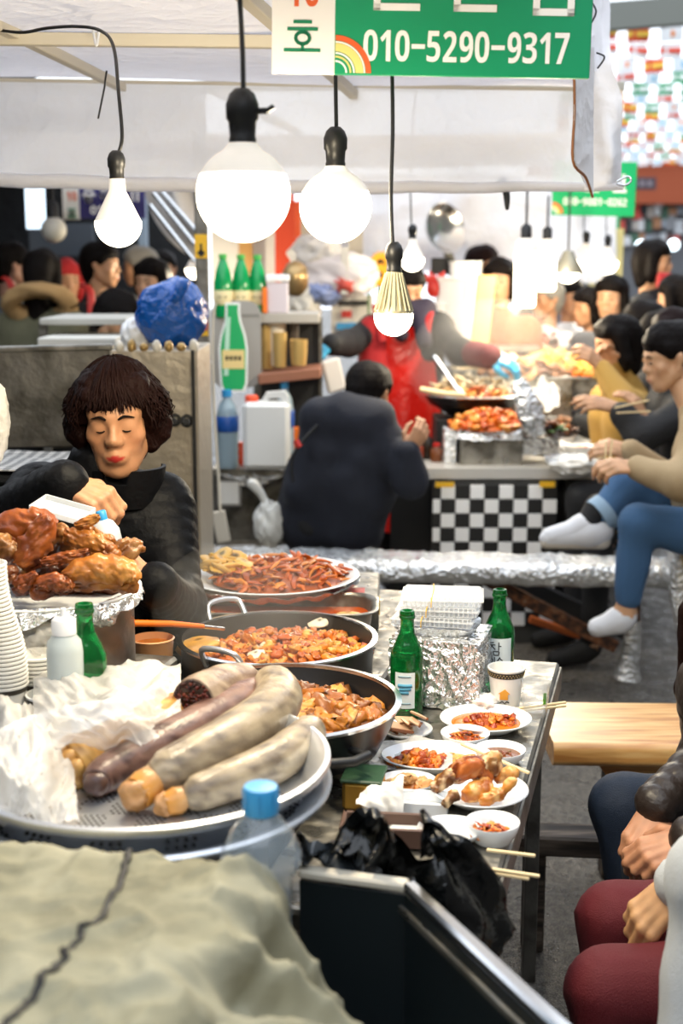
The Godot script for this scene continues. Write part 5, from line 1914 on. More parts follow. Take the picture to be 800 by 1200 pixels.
# ---------------------------------------------------------------- the neighbouring stall
func box_at(o: Node3D, n: String, s: Vector3, p: Vector3, m: Material, bev := 0.004, e := Vector3.ZERO) -> void:
	var b := Buf.new()
	box(b, s, o.transform.affine_inverse() * T(p, e), bev)
	part(o, n, b, m)

func panel_px(x0: float, y0: float, x1: float, y1: float, z: float, th: float) -> Array:
	# centre and size of an upright board that fills this picture rectangle at depth z
	var a := at(x0, y0, z)
	var c := at(x1, y1, z)
	return [V((a.x + c.x) / 2, (a.y + c.y) / 2, (a.z + c.z) / 2), V(absf(c.x - a.x), absf(c.y - a.y), th)]

func next_stall() -> void:
	# counter with checkered front
	var a := on(484, 549, 0.77)
	var c := on(700, 549, 0.77)
	var d := on(752, 430, 0.77)
	var e := on(560, 430, 0.77)
	var o := thing("checkered_counter", "next stall's stainless counter with a black and white checkered tile front", "counter", V((a.x + c.x) / 2, 0, a.z - 0.4))
	var b := Buf.new()
	prism(b, [Vector2(a.x, a.z), Vector2(c.x, c.z), Vector2(d.x, d.z), Vector2(e.x, e.z)], 0.045, Transform3D(Basis(V(1, 0, 0), V(0, 0, 1), V(0, -1, 0)), V(0, 0.77, 0)))
	pw(o, "counter_top", b, M.bright_top)
	var z := 5.62
	var p0 := at(507, 568, z)
	var p1 := at(653, 568, z)
	var s := (p1.x - p0.x) / 8.55
	box_at(o, "backing", V(p1.x - p0.x, 0.72, 0.03), V((p0.x + p1.x) / 2, 0.36, p0.z - 0.02), mat(Color("3a3a38"), 0.7), 0.0)
	for i in 9:
		for r in 10:
			var w := s * (0.55 if i == 0 else 1.0)
			var x := p0.x + (s * 0.275 if i == 0 else s * (i - 0.5 + 0.55))
			var y := p0.y - s * (r + 0.5)
			if y < 0.03: continue
			box_at(o, "tile", V(w - 0.003, s - 0.003, 0.012), V(x, y, p0.z), M.print_white if (i + r) % 2 == 1 else M.print_black, 0.001)
	box_at(o, "side_board", V(0.02, 0.7, 0.5), V(p1.x + 0.06, 0.36, p1.z - 0.35), M.black)
	box_at(o, "cabinet_back", V(p1.x - p0.x + 0.3, 0.7, 0.02), V((p0.x + p1.x) / 2, 0.36, p0.z - 0.8), M.black)
	for q in [[510, 565, 532, 571], [632, 564, 650, 571]]:
		var k := panel_px(q[0], q[1], q[2], q[3], 5.58, 0.004)
		box_at(o, "yellow_sticker", k[1], k[0], M.yellow, 0.0)
	# the steel tray of red rice cakes
	var tp := on(575, 545, 0.77)
	o = thing("steel_tray", "deep square stainless tray heaped with red food on the checkered counter", "tray", tp)
	var w := px(71, tp)
	var h := px(42, tp)
	b = Buf.new()
	for q in [[V(w, h, 0.006), V(0, h / 2, 0.1)], [V(w, h, 0.006), V(0, h / 2, -0.1)], [V(0.006, h, 0.2), V(w / 2, h / 2, 0)], [V(0.006, h, 0.2), V(-w / 2, h / 2, 0)], [V(w, 0.006, 0.2), V(0, 0.003, 0)]]: box(b, q[0], T(q[1] + V(0, 0, -0.1)), 0.002)
	part(o, "tray_body", b, M.steel)
	b = Buf.new()
	sheet(b, 50, 10, func(u, v):
		var ang: float = u * TAU
		var q := Vector2(cos(ang), sin(ang))
		q /= pow(pow(absf(q.x), 5) + pow(absf(q.y), 5), 0.2)
		var n := noise.get_noise_2d(q.x * 200, q.y * 200 + v * 60)
		return V(q.x * (w * 0.5 + lerpf(0.0, 0.03, v)), h + 0.012 - v * v * 0.05 - absf(n) * 0.03 * v, -0.1 + q.y * lerpf(0.1, 0.125, v)) + V(n, n, n) * 0.012, 0.001)
	part(o, "foil_edge", b, M.foil)
	heap("red_rice_cakes", "mound of bright orange red rice cakes in the steel tray on the checkered counter", "food", tp + V(0, h - 0.005, -0.1), w * 0.68, 0.13, 0.085, 170, 0.021, [lin("cc5e10"), lin("dc7020"), lin("bc4c08"), lin("e09440")], "lump")
	o = thing("foil_bundle", "crumpled foil wrapped tray right of the steel tray", "foil", on(634, 545, 0.77))
	b = Buf.new()
	foil_block(b, V(0.16, 0.12, 0.16), T(V(0, 0.1, -0.1)), 0.012)
	part(o, "foil", b, M.foil)
	o = thing("foil_bundle", "crumpled foil sheet standing left of the steel tray", "foil", on(528, 545, 0.77))
	b = Buf.new()
	foil_block(b, V(0.05, 0.15, 0.14), T(V(0, 0.075, -0.1)), 0.012)
	part(o, "foil", b, M.foil)
	o = thing("foil_bundle", "twisted foil scrap standing up between red rice cakes and greens", "foil", at(620, 480, 5.5))
	b = Buf.new()
	blob(b, V(0.04, 0.09, 0.03), T(Vector3.ZERO, V(0, 0, 20)), 0.6, 1.3, 26, 18, true, 2.0)
	part(o, "foil", b, M.foil)
	for q in [["dark sauce bottle at the left end of the checkered counter", 500, 538, 7, 34, "2a2018"], ["short brown jar beside the dark sauce bottle", 511, 541, 7, 22, "6a3a1c"], ["red capped glass jar at the crouching person's hand", 490, 540, 6, 26, "8a3a24"]]:
		var jp0 := on(q[1], q[2], 0.77)
		o = thing("sauce_jar", q[0], "jar", jp0)
		var jr := px(q[3], jp0)
		var jh0 := px(q[4], jp0)
		b = Buf.new()
		lathe(b, P2([0, 0, jr * 0.9, 0, jr, jh0 * 0.1, jr, jh0 * 0.65, jr * 0.5, jh0 * 0.8, jr * 0.5, jh0 * 0.84, 0, jh0 * 0.84]), ID, 20)
		part(o, "jar_body", b, mat(Color(q[5]), 0.2))
		b = Buf.new()
		lathe(b, P2([0, jh0 * 0.83, jr * 0.6, jh0 * 0.83, jr * 0.6, jh0, 0, jh0]), ID, 16)
		part(o, "cap", b, M.red)
	# wok behind, with noodles
	var wk := on(556, 470, 1.0)
	wk = at(556, 462, 6.0)
	o = thing("wok", "wide black wok of steaming orange food behind the steel tray", "wok", wk - V(0, 0.1, 0))
	b = Buf.new()
	lathe(b, P2([0, 0, 0.12, 0.01, 0.2, 0.06, 0.225, 0.1, 0.23, 0.1, 0.205, 0.06, 0.12, 0.016, 0, 0.008]), ID, 48)
	part(o, "wok_body", b, M.pan)
	b = Buf.new()
	lathe(b, P2([0.22, 0.1, 0.235, 0.098, 0.24, 0.104, 0.225, 0.108, 0.22, 0.1]), ID, 48)
	part(o, "rim", b, M.chrome)
	o.set_meta("label", "wide black wok of steaming orange food behind the steel tray")
	var sup := thing("burner_box", "dark gas burner box holding up the wok", "burner", V(wk.x, 0.77, wk.z))
	box_at(sup, "casing", V(0.36, wk.y - 0.1 - 0.77, 0.3), V(wk.x, (0.77 + wk.y - 0.1) / 2, wk.z), M.black)
	heap("wok_food", "orange and yellow fried pieces filling the wok", "food", wk + V(0, -0.03, 0), 0.19, 0.19, 0.05, 110, 0.024, [lin("c8691c"), lin("e0a04a"), lin("b0480f"), lin("e8c68a")], "strip")
	heap("noodles", "pale steaming noodles heaped at the wok's far side", "food", wk + V(0.0, 0.0, -0.16), 0.2, 0.09, 0.07, 80, 0.026, [lin("d9c49a"), lin("e8dcc0"), lin("cfae74")], "strip")
	b = Buf.new()
	tube(b, [at(508, 418, 6.0), at(532, 452, 5.95), at(540, 462, 5.95)], [0.014, 0.011, 0.02], 8)
	solo("ladle", "ladle with pale handle leaning out of the wok", "ladle", b, M.chrome, ID)
	b = Buf.new()
	tube(b, smooth([at(493, 456, 5.7), at(520, 461, 5.65), at(545, 463, 5.65)], 4), 0.012, 8)
	solo("ladle", "wooden handled spatula lying across the wok's left rim", "ladle", b, M.chopstick, ID)
	# dishes and tubs along the counter
	var wl := [[661, 535, 24, 0.05, "white bowl nearest the counter's right corner"], [680, 522, 20, 0.05, "white bowl behind the corner bowl on the checkered counter"], [655, 508, 20, 0.06, "round white tub behind the foil wrapped tray"], [700, 505, 18, 0.02, "flat white plate near the counter's right edge"], [672, 490, 16, 0.04, "small pale bowl in the middle of the checkered counter"]]
	for q in wl:
		var dd := dish("counter_bowl", q[4], q[0], q[1], q[2], q[3], "bowl", 1.0, "", 0.0, 0.77)
		heap("leftovers", "brown and orange leftovers in the " + q[4].replace("the counter's", "its").replace(" on the checkered counter", ""), "food", dd.position + V(0, q[3] * 0.5, 0), px(q[2], dd.position) * 0.55, px(q[2], dd.position) * 0.55, 0.02, 24, 0.012, [lin("b05a1c"), lin("e0c08a"), lin("c8871c")], "lump")
	o = thing("paper_cup", "white paper cup standing alone on the checkered counter's right side", "cup", on(693, 503, 0.77))
	b = Buf.new()
	lathe(b, P2([0, 0.002, 0.026, 0, 0.036, 0.085, 0.038, 0.087, 0.034, 0.087, 0.025, 0.004, 0, 0.004]), ID, 28)
	part(o, "cup_wall", b, M.paper)
	for q in [["crumpled white napkin at the checkered counter's front right corner", 672, 545, 0.06], ["crumpled white napkin beside the lone paper cup", 676, 508, 0.05], ["wad of white paper behind the corner bowl", 652, 528, 0.055]]:
		b = Buf.new()
		blob(b, V(q[3] * 1.3, q[3] * 0.6, q[3]), ID, 0.5, 1.2, 26, 18, true, q[1])
		solo("crumpled_napkin", q[0], "napkin", b, M.paper, T(on(q[1], q[2], 0.79)))
	heap("greens", "dark skewers and green leaves piled behind the foil tray", "food", on(640, 508, 0.9), 0.13, 0.12, 0.07, 60, 0.026, [lin("3a2a1c"), lin("6e3a1c"), lin("2f6a1e"), lin("b06a2c"), lin("1e1a18")], "strip")
	o = thing("display_tray", "dark tray under the heap of skewers and greens", "tray", on(640, 508, 0.77))
	box_at(o, "tray", V(0.26, 0.13, 0.26), o.position + V(0, 0.065, 0), M.pan)
	b = Buf.new()
	sheet(b, 24, 18, func(u, v):
		var q := at(lerpf(594, 655, u), lerpf(446, 474, v), lerpf(6.5, 6.0, v))
		return q + V(0, noise.get_noise_2d(u * 120, v * 120) * 0.06, 0), 0.001)
	solo("plastic_sheet", "sheet of white plastic film covering food beyond the greens", "plastic sheet", b, M.bag_white, ID)
	var piles := [[612, 440, 6.6, [lin("6e3a1c"), lin("8a5428"), lin("c89058")], "brown fried pieces in the second row of trays"], [655, 428, 7.2, [lin("d8b45a"), lin("e8d090"), lin("c8871c")], "yellow pancakes piled near the tan coat woman"], [600, 415, 7.6, [lin("d8ccb4"), lin("c8b48c"), lin("b8a078")], "large pale dumplings steaming behind the wok"], [648, 405, 8.2, [lin("8e2a14"), lin("c8502c"), lin("4a1c14")], "dark red sausages in the far tray"], [575, 432, 6.9, [lin("d9c49a"), lin("e8dcc0")], "pale boiled pieces beyond the wok"], [686, 440, 6.9, [lin("e0a84a"), lin("c86a1c")], "orange fritters at the customers' side"]]
	for q in piles:
		var pp := at(q[0], q[1], q[2])
		heap("tray_food", q[4], "food", pp, 0.2, 0.16, 0.07, 60, 0.035, q[3], "lump", M.food_dull)
		var tr := thing("food_tray", "shallow steel tray holding the " + q[4], "tray", V(pp.x, 0.77, pp.z))
		box_at(tr, "tray", V(0.44, pp.y - 0.77 + 0.01, 0.36), V(pp.x, (0.77 + pp.y) / 2, pp.z), M.steel)
	# shelf unit on the left with bottles
	z = 5.75
	o = thing("shelf_unit", "grey metal shelf unit with two plank shelves, left of the crouching person", "shelf", at(310, 600, z) * V(1, 0, 1))
	var pl := panel_px(304, 367, 374, 379, z, 0.3)
	box_at(o, "shelf_plank", pl[1], pl[0] + V(0, 0, -0.15), mat(Color("a8a49c"), 0.5), 0.004)
	pl = panel_px(303, 434, 376, 446, z, 0.3)
	box_at(o, "shelf_plank", pl[1], pl[0] + V(0, 0, -0.1), mat(Color("8a5a44"), 0.6), 0.004, V(0, 0, 6))
	pl = panel_px(248, 352, 306, 455, z, 0.02)
	b = Buf.new()
	var pr := []
	for q in rounded(pl[1].x, pl[1].y, 0.06, 5): pr.append(q)
	prism(b, pr, 0.02, o.transform.affine_inverse() * T(pl[0]))
	part(o, "grey_board", b, mat(Color("9a9894"), 0.55))
	pl = panel_px(250, 368, 304, 371, z - 0.02, 0.01)
	box_at(o, "board_seam", pl[1], pl[0] + V(0, 0, 0.02), mat(Color("7c7a76"), 0.6), 0.0)
	pl = panel_px(303, 378, 378, 640, z + 0.35, 0.02)
	box_at(o, "back_panel", pl[1], pl[0], mat(Color("1d1f22"), 0.6), 0.0)
	pl = panel_px(250, 548, 350, 640, z + 0.2, 0.02)
	box_at(o, "lower_panel", pl[1], pl[0], M.dullsteel, 0.0)
	pl = panel_px(250, 545, 352, 553, z, 0.02)
	box_at(o, "lower_shelf", V(pl[1].x, 0.03, 0.36), pl[0] + V(0, -0.01, -0.14), M.steel, 0.003)
	for x in [[303, 306], [374, 378]]:
		pl = panel_px(x[0], 370, x[1], 640, z + 0.3, 0.02)
		box_at(o, "upright", pl[1], pl[0], M.dullsteel, 0.0)
	b = Buf.new()
	sheet(b, 26, 10, func(u, v):
		var q := at(lerpf(257, 334, u), 550, z - 0.03)
		return q + V(0, -v * lerpf(0.02, 0.075, sin(u * PI)), v * 0.01 + noise.get_noise_2d(u * 200, v * 200) * 0.03), 0.001)
	solo("foil_cloth", "foil edging hanging from the lower shelf under the white jerrycan", "foil", b, M.foil, ID)
	# three green bottles on top, and the cut-out bottle sign
	var bz := z - 0.02
	for i in 3:
		var x: float = [262, 283, 302][i]
		var bot := at(x, 372, bz + i * 0.04)
		var bo: Node3D
		if i == 0:
			bo = thing("green_bottle", "", "bottle", bot)
			b = Buf.new()
			lathe(b, P2([0, 0, 0.036, 0, 0.04, 0.012, 0.041, 0.12, 0.04, 0.15, 0.03, 0.2, 0.017, 0.24, 0.014, 0.245, 0.014, 0.255, 0, 0.255]), ID, 28)
			part(bo, "bottle", b, mat(Color("0d9450"), 0.12))
			b = Buf.new()
			lathe(b, P2([0, 0.25, 0.018, 0.25, 0.018, 0.268, 0.016, 0.27, 0, 0.27]), ID, 20)
			part(bo, "green_cap", b, mat(Color("3aa03c"), 0.4))
			b = Buf.new()
			lathe(b, P2([0.0412, 0.055, 0.0418, 0.056, 0.0418, 0.115, 0.0412, 0.116]), ID, 28)
			part(bo, "paper_label", b, mat(Color("e0d0a0"), 0.6))
			b = Buf.new()
			for k in 4: box(b, V(0.006, 0.01, 0.001), T(V(-0.015 + k * 0.01, 0.088, 0.0416 - absf(k - 1.5) * 0.0018)), 0.0)
			part(bo, "label_print", b, M.print_black, ID, "stuff")
		else:
			bo = copy(get_node("green_bottle"), T(bot))
		bo.set_meta("label", ["leftmost of three green soda bottles on the shelf top", "middle of three green soda bottles on the shelf top", "rightmost of three green soda bottles on the shelf top"][i])
	o = thing("bottle_sign", "flat cut-out sign of a green bottle with a white border on the grey board", "sign", at(274, 455, z - 0.05))
	var outl := func(g: float) -> Array:
		var L := [[0.022, -0.005], [0.0285, 0.02], [0.03, 0.1], [0.031, 0.15], [0.026, 0.2], [0.015, 0.255], [0.0125, 0.29], [0.013, 0.315]]
		var r := []
		for q in L: r.append(Vector2(q[0] * 1.75 + g, q[1] * 1.13 + (g if q == L[-1] else 0.0) - (g if q == L[0] else 0.0)))
		L.reverse()
		for q in L: r.append(Vector2(-q[0] * 1.75 - g, q[1] * 1.13 + (g if q == L[0] else 0.0) - (g if q == L[-1] else 0.0)))
		return r
	b = Buf.new()
	prism(b, outl.call(0.009), 0.006)
	part(o, "white_border", b, M.print_white)
	b = Buf.new()
	prism(b, outl.call(0.0), 0.002, T(V(0, 0, 0.006)))
	part(o, "green_bottle_picture", b, mat(Color("0fa860"), 0.4))
	b = Buf.new()
	box(b, V(0.095, 0.08, 0.002), T(V(0, 0.125, 0.009)), 0.0)
	part(o, "yellow_label_picture", b, mat(Color("e8cf8c"), 0.5))
	b = Buf.new()
	for k in 4: box(b, V(0.012, 0.018, 0.001), T(V(-0.027 + k * 0.018, 0.13, 0.0105)), 0.0)
	part(o, "label_print", b, M.print_black, ID, "stuff")
	b = Buf.new()
	box(b, V(0.02, 0.25, 0.001), T(V(-0.026, 0.18, 0.0088), V(0, 0, -3)), 0.0)
	part(o, "pale_highlight_stripe", b, mat(Color("b8e0c8"), 0.5))
	# things on the shelves
	o = thing("white_carton", "white and orange carton on the upper shelf beside the green bottles", "carton", at(325, 367, z))
	box_at(o, "carton", V(0.09, 0.13, 0.09), o.position + V(0, 0.065, -0.05), mat(Color("c8c0c8"), 0.6))
	box_at(o, "orange_side", V(0.02, 0.11, 0.06), o.position + V(-0.055, 0.055, -0.02), M.orange)
	box_at(o, "white_lid", V(0.1, 0.03, 0.1), o.position + V(0.0, 0.15, -0.05), M.plastic_white)
	for q in [["gold tin cup at the left of the lower shelf", 312, 432, 20, 50], ["stack of golden bowls in the middle of the lower shelf", 328, 430, 16, 40], ["wide golden bowl near the blue glove on the lower shelf", 350, 428, 20, 30], ["tall pale container at the back of the lower shelf", 324, 428, 22, 62], ["dark bottle standing at the back of the lower shelf", 345, 425, 10, 50]]:
		var p := at(q[1], q[2], z + (0.0 if q[4] < 45 else 0.12))
		o = thing("shelf_cup", q[0], "cup", p)
		b = Buf.new()
		var r := px(q[3], p) * 0.5
		var hh := px(q[4], p)
		lathe(b, P2([0, 0, r * 0.85, 0, r, hh * 0.5, r * 1.04, hh, r * 0.98, hh, r * 0.8, 0.01, 0, 0.01]), ID, 24)
		part(o, "cup", b, mat(Color("4a4038"), 0.4) if "dark" in q[0] else (mat(Color("e0d6c4"), 0.5) if "pale" in q[0] else mat(Color("c8a868"), 0.35, 0.5)))
	o = thing("steamer_pot", "dented golden kettle standing on things behind the upper shelf", "pot", at(343, 345, 6.6))
	b = Buf.new()
	lathe(b, P2([0, 0, 0.05, 0.01, 0.07, 0.05, 0.068, 0.1, 0.05, 0.15, 0.02, 0.17, 0, 0.172]), T(Vector3.ZERO, V(20, 0, -8)), 28)
	part(o, "kettle", b, mat(Color("b09468"), 0.3, 0.7))
	# jerrycan and bottles on the lower shelf
	var jp := at(313, 548, z - 0.12)
	o = thing("jerrycan", "white plastic jerrycan with an orange cap and moulded handle", "jerrycan", jp)
	var jw := px(54, jp)
	var jh := px(78, jp)
	b = Buf.new()
	box(b, V(jw, jh, 0.12), T(V(0, jh / 2, 0)), 0.018)
	part(o, "can_body", b, mat(Color("dfe1e0"), 0.4))
	b = Buf.new()
	var hl := P2([-jw * 0.12, jh, jw * 0.0, jh * 1.14, jw * 0.4, jh * 1.16, jw * 0.47, jh * 1.08, jw * 0.5, jh * 0.9, jw * 0.38, jh * 0.9, jw * 0.37, jh * 1.0, jw * 0.3, jh * 1.06, jw * 0.06, jh * 1.05, jw * 0.0, jh * 0.98])
	prism(b, hl, 0.04, T(V(0, 0, -0.01)))
	part(o, "handle", b, mat(Color("dfe1e0"), 0.4))
	b = Buf.new()
	lathe(b, P2([0, jh * 0.98, 0.028, jh * 0.98, 0.028, jh * 1.07, 0.024, jh * 1.09, 0, jh * 1.09]), T(V(-jw * 0.32, 0, 0)), 20)
	part(o, "orange_cap", b, mat(Color("e2502a"), 0.4))
	for q in [["clear water bottle with blue band left of the white jerrycan", 267, 548, 13, 86, 0], ["blue capped water bottle behind the white jerrycan", 334, 548, 11, 96, 0.12]]:
		var p := at(q[1], q[2], z - 0.05 + q[5])
		o = thing("water_bottle", q[0], "bottle", p)
		var r := px(q[3], p)
		var hh := px(q[4], p)
		b = Buf.new()
		var pf := [Vector2(0, 0), Vector2(r * 0.9, 0)]
		for k in 12: pf.append(Vector2(r * (1.0 if k % 2 == 0 else 0.94), hh * (0.05 + k * 0.05)))
		pf.append_array(P2([r, hh * 0.68, r * 0.75, hh * 0.85, r * 0.4, hh * 0.93, r * 0.38, hh, 0, hh]))
		lathe(b, pf, ID, 24)
		part(o, "bottle_body", b, mat(Color("8fa3ae"), 0.12))
		b = Buf.new()
		lathe(b, P2([r * 1.0, hh * 0.5, r * 1.03, hh * 0.51, r * 1.03, hh * 0.7, r * 0.98, hh * 0.71]), ID, 24)
		part(o, "blue_band", b, mat(Color("1c4f9c"), 0.35))
		b = Buf.new()
		lathe(b, P2([0, hh * 0.97, r * 0.45, hh * 0.97, r * 0.45, hh * 1.06, 0, hh * 1.07]), ID, 16)
		part(o, "cap", b, M.blue)
	o = thing("orange_carton", "small orange packet behind the jerrycan's right side", "packet", at(347, 548, z + 0.1))
	box_at(o, "packet", V(0.06, 0.18, 0.04), o.position + V(0, 0.09, 0), M.orange)
	o = thing("red_jar", "small red lidded jar between bottle and jerrycan", "jar", at(283, 547, z + 0.1))
	b = Buf.new()
	lathe(b, P2([0, 0, 0.03, 0, 0.032, 0.08, 0.026, 0.09, 0.026, 0.11, 0, 0.112]), ID, 20)
	part(o, "jar", b, mat(Color("b83c1c"), 0.35))
	o = thing("paper_note", "white paper note in a clear frame hanging below the foil edged shelf", "note", at(269, 578, z - 0.02))
	pl = panel_px(256, 563, 281, 592, z - 0.02, 0.008)
	box_at(o, "frame", pl[1] + V(0.01, 0.01, 0), pl[0], mat(Color("8d8a84"), 0.5), 0.0)
	box_at(o, "paper", pl[1] - V(0.01, 0.01, 0), pl[0] + V(0, 0, 0.003), M.paper, 0.0)
	o = thing("wooden_board", "small pale wooden board leaning against the bench end", "board", at(259, 636, z - 0.3))
	pl = panel_px(251, 598, 267, 636, z - 0.3, 0.02)
	box_at(o, "board", pl[1], pl[0], mat(Color("c8c0b0"), 0.6), 0.004, V(0, 0, 10))
	b = Buf.new()
	blob(b, V(0.055, 0.08, 0.05), ID, 0.4, 1.2, 30, 22, true, 4.0)
	tube(b, smooth([V(-0.01, 0.06, 0), V(-0.03, 0.12, 0), V(-0.07, 0.17, 0.0), V(-0.08, 0.19, 0)], 4), [0.03, 0.02, 0.018, 0.016, 0.016, 0.018, 0.02, 0.022, 0.024, 0.02, 0.016, 0.01, 0.005], 8)
	solo("plastic_bag", "knotted clear plastic bag standing on the bench end below the jerrycan", "plastic bag", b, mat(Color(0.82, 0.82, 0.8), 0.25), T(at(316, 614, 5.5)))
	# the post with stickers and hanging tools
	o = thing("steel_post", "tall grey steel post with yellow arrow sticker at the next stall's left corner", "post", at(243, 640, 5.1) * V(1, 0, 1))
	b = Buf.new()
	var pt := at(243, 200, 5.1)
	bar(b, V(pt.x, 0, at(243, 640, 5.1).z), V(pt.x, 2.25, at(243, 640, 5.1).z), px(14, pt), px(14, pt), 0.006)
	pw(o, "post", b, M.dullsteel)
	var fz := at(243, 640, 5.1).z + px(7.5, pt)
	var yof := func(y: float) -> float: return at(243, y, 5.07).y
	box_at(o, "yellow_sticker", V(px(14, pt), yof.call(276) - yof.call(303), 0.003), V(pt.x, yof.call(289.5), fz), M.yellow, 0.0)
	box_at(o, "arrow_shaft", V(0.008, 0.035, 0.002), V(pt.x, yof.call(292), fz + 0.002), M.print_black, 0.0)
	box_at(o, "arrow_head", V(0.022, 0.022, 0.002), V(pt.x, yof.call(297), fz + 0.002), M.print_black, 0.0, V(0, 0, 45))
	box_at(o, "red_sticker", V(px(12, pt), 0.05, 0.003), V(pt.x, yof.call(378), fz), mat(Color("c8604c"), 0.5), 0.0)
	box_at(o, "yellow_strip", V(px(12, pt), 0.02, 0.003), V(pt.x, yof.call(388), fz), M.yellow, 0.0)
	b = Buf.new()
	tube(b, smooth([at(252, 355, 5.0), at(249, 380, 5.0), at(249, 430, 5.0), at(252, 500, 5.0), at(256, 560, 5.0), at(258, 600, 5.0)], 6), 0.006, 6)
	solo("rope", "thin pale rope hanging down along the steel post", "rope", b, M.beige_metal, ID)
	b = Buf.new()
	tube(b, smooth([at(233, 405, 4.9), at(233, 420, 4.9), at(236, 425, 4.9), at(248, 425, 4.9)], 5), 0.006, 6)
	solo("wire_hook", "bent wire hook on the steel post below the stickers", "hook", b, M.chrome, ID)
	o = thing("scissors", "yellow handled tool hanging on the steel post", "tool", at(238, 465, 4.9))
	b = Buf.new()
	bar(b, at(238, 446, 4.9), at(237, 478, 4.9), 0.022, 0.012, 0.004)
	pw(o, "yellow_handle", b, M.yellow)
	b = Buf.new()
	tube(b, [at(239, 430, 4.9), at(238, 447, 4.9)], 0.01, 8)
	pw(o, "metal_clip", b, M.chrome)
	b = Buf.new()
	bar(b, at(233, 466, 4.92), at(234, 526, 4.92), 0.028, 0.01, 0.004)
	solo("white_spatula", "white plastic scraper hanging beside the yellow handled tool", "scraper", b, M.plastic_white, ID)
	# back of the stall: pale clutter
	o = thing("appliance_box", "white appliance box with dark blue lettering behind the red apron vendor", "box", at(412, 400, 7.3))
	pl = panel_px(388, 346, 437, 402, 7.3, 0.3)
	box_at(o, "box", pl[1], pl[0] + V(0, 0, -0.15), mat(Color("c9c6c0"), 0.6), 0.006)
	for q in [[396, 352, 430, 358, "print_black"], [394, 378, 420, 386, "blue"], [400, 364, 412, 372, "red"]]:
		pl = panel_px(q[0], q[1], q[2], q[3], 7.28, 0.004)
		box_at(o, "printed_mark", pl[1], pl[0] + V(0, 0, 0.02), M[q[4]], 0.0)
	for q in [["puffy white bag above the appliance box", 392, 322, 0.19, 0.1, "e6dfe0"], ["lavender blue bag sagging left of the appliance box", 377, 342, 0.09, 0.06, "8fa0d0"], ["pink and red bundle on top of the appliance box", 402, 333, 0.07, 0.05, "d8584c"], ["cream coloured bag hanging behind the carton", 352, 358, 0.09, 0.12, "e0dcd2"], ["white bundle of cloths under the sign's lamps", 370, 300, 0.12, 0.09, "dcd8d4"]]:
		b = Buf.new()
		blob(b, V(q[3], q[4], 0.1), ID, 0.4, 0.9, 36, 24, true, q[1])
		solo("storage_bag", q[0], "bag", b, mat(Color(q[5]), 0.5), T(at(q[1], q[2], 7.0)))
	o = thing("hanging_banner", "orange red hanging banner strip behind the globe lamps", "banner", at(333, 290, 7.6))
	for q in [[322, 225, 345, 335, "c8401c"], [345, 236, 352, 300, "d9582c"]]:
		pl = panel_px(q[0], q[1], q[2], q[3], 7.6, 0.01)
		box_at(o, "banner_strip", pl[1], pl[0], mat(Color(q[4]), 0.6), 0.0)
	for q in [["white plastic panel behind the green bottles", 248, 225, 322, 352, "d8d6d2", 7.9], ["grey upright pillar behind the storage bags", 352, 232, 372, 345, "b0a89c", 7.9], ["white upright post beside the second globe lamp", 399, 290, 408, 345, "e6e2d8", 6.9], ["cream upright panel left of the sunflowers", 408, 235, 425, 310, "c8c2b6", 8.0], ["pale yellow lit panel below the smaller green sign", 690, 268, 729, 338, "e8d890", 10.0], ["brown framed panel behind the middle green bottle", 280, 270, 296, 350, "b08444", 7.8]]:
		o = thing("partition_screen", q[0], "panel", at((q[1] + q[3]) / 2.0, q[4], q[6]))
		pl = panel_px(q[1], q[2], q[3], q[4], q[6], 0.03)
		box_at(o, "panel", pl[1], pl[0], mat(Color(q[5]), 0.6), 0.0)
	# sunflowers
	for q in [["left sunflower behind the LED bulb", 432, 328], ["upper sunflower behind the LED bulb", 446, 308], ["lower sunflower nearest the LED bulb's socket", 444, 322]]:
		o = thing("sunflower", q[0], "flower", at(q[1], q[2], 7.0))
		for k in 14:
			b = Buf.new()
			var t := TAU * k / 14
			blob(b, V(0.028, 0.012, 0.004), T(V(cos(t) * 0.035, sin(t) * 0.035, 0), V(0, 0, rad_to_deg(t))), 0.0, 1, 8, 6)
			part(o, "petal", b, mat(Color("f0a818"), 0.6))
		b = Buf.new()
		blob(b, V(0.022, 0.022, 0.01), ID, 0.2, 1.5, 12, 8)
		part(o, "centre", b, mat(Color("4a2c14"), 0.8))
		b = Buf.new()
		tube(b, [V(0, 0, -0.01), V(0, -0.1, -0.03), V(0, -0.25, -0.03)], 0.006, 6)
		part(o, "stem", b, mat(Color("3a6a24"), 0.7))
	o = thing("steel_bowl", "large shiny steel bowl tilted up at the back of the next stall", "lid", at(514, 270, 7.6))
	b = Buf.new()
	lathe(b, P2([0, 0, 0.08, 0.01, 0.125, 0.035, 0.14, 0.06, 0.146, 0.062, 0.13, 0.03, 0.08, 0.004, 0, -0.006]), T(Vector3.ZERO, V(75, 0, -38)), 40)
	part(o, "bowl", b, M.chrome)
	b = Buf.new()
	tube(b, [V(0.05, -0.1, -0.02), V(0.09, -0.25, -0.03)], 0.03, 10)
	part(o, "stand_pipe", b, M.dullsteel)
	o = thing("dark_monitor", "small black boxy device behind the vendor's shoulder", "device", at(516, 318, 7.4))
	pl = panel_px(505, 302, 530, 322, 7.4, 0.06)
	box_at(o, "casing", pl[1], pl[0], M.black)
	box_at(o, "stand", V(0.04, 0.25, 0.04), pl[0] - V(0, 0.17, 0), M.black)
	b = Buf.new()
	for k in 5: blob(b, V(0.012, 0.05, 0.01), T(V(-0.03 + k * 0.018, 0.04 + 0.01 * sin(k * 2.0), 0), V(0, 0, 20 - k * 9)), 0.0, 1, 8, 6)
	blob(b, V(0.04, 0.05, 0.03), ID)
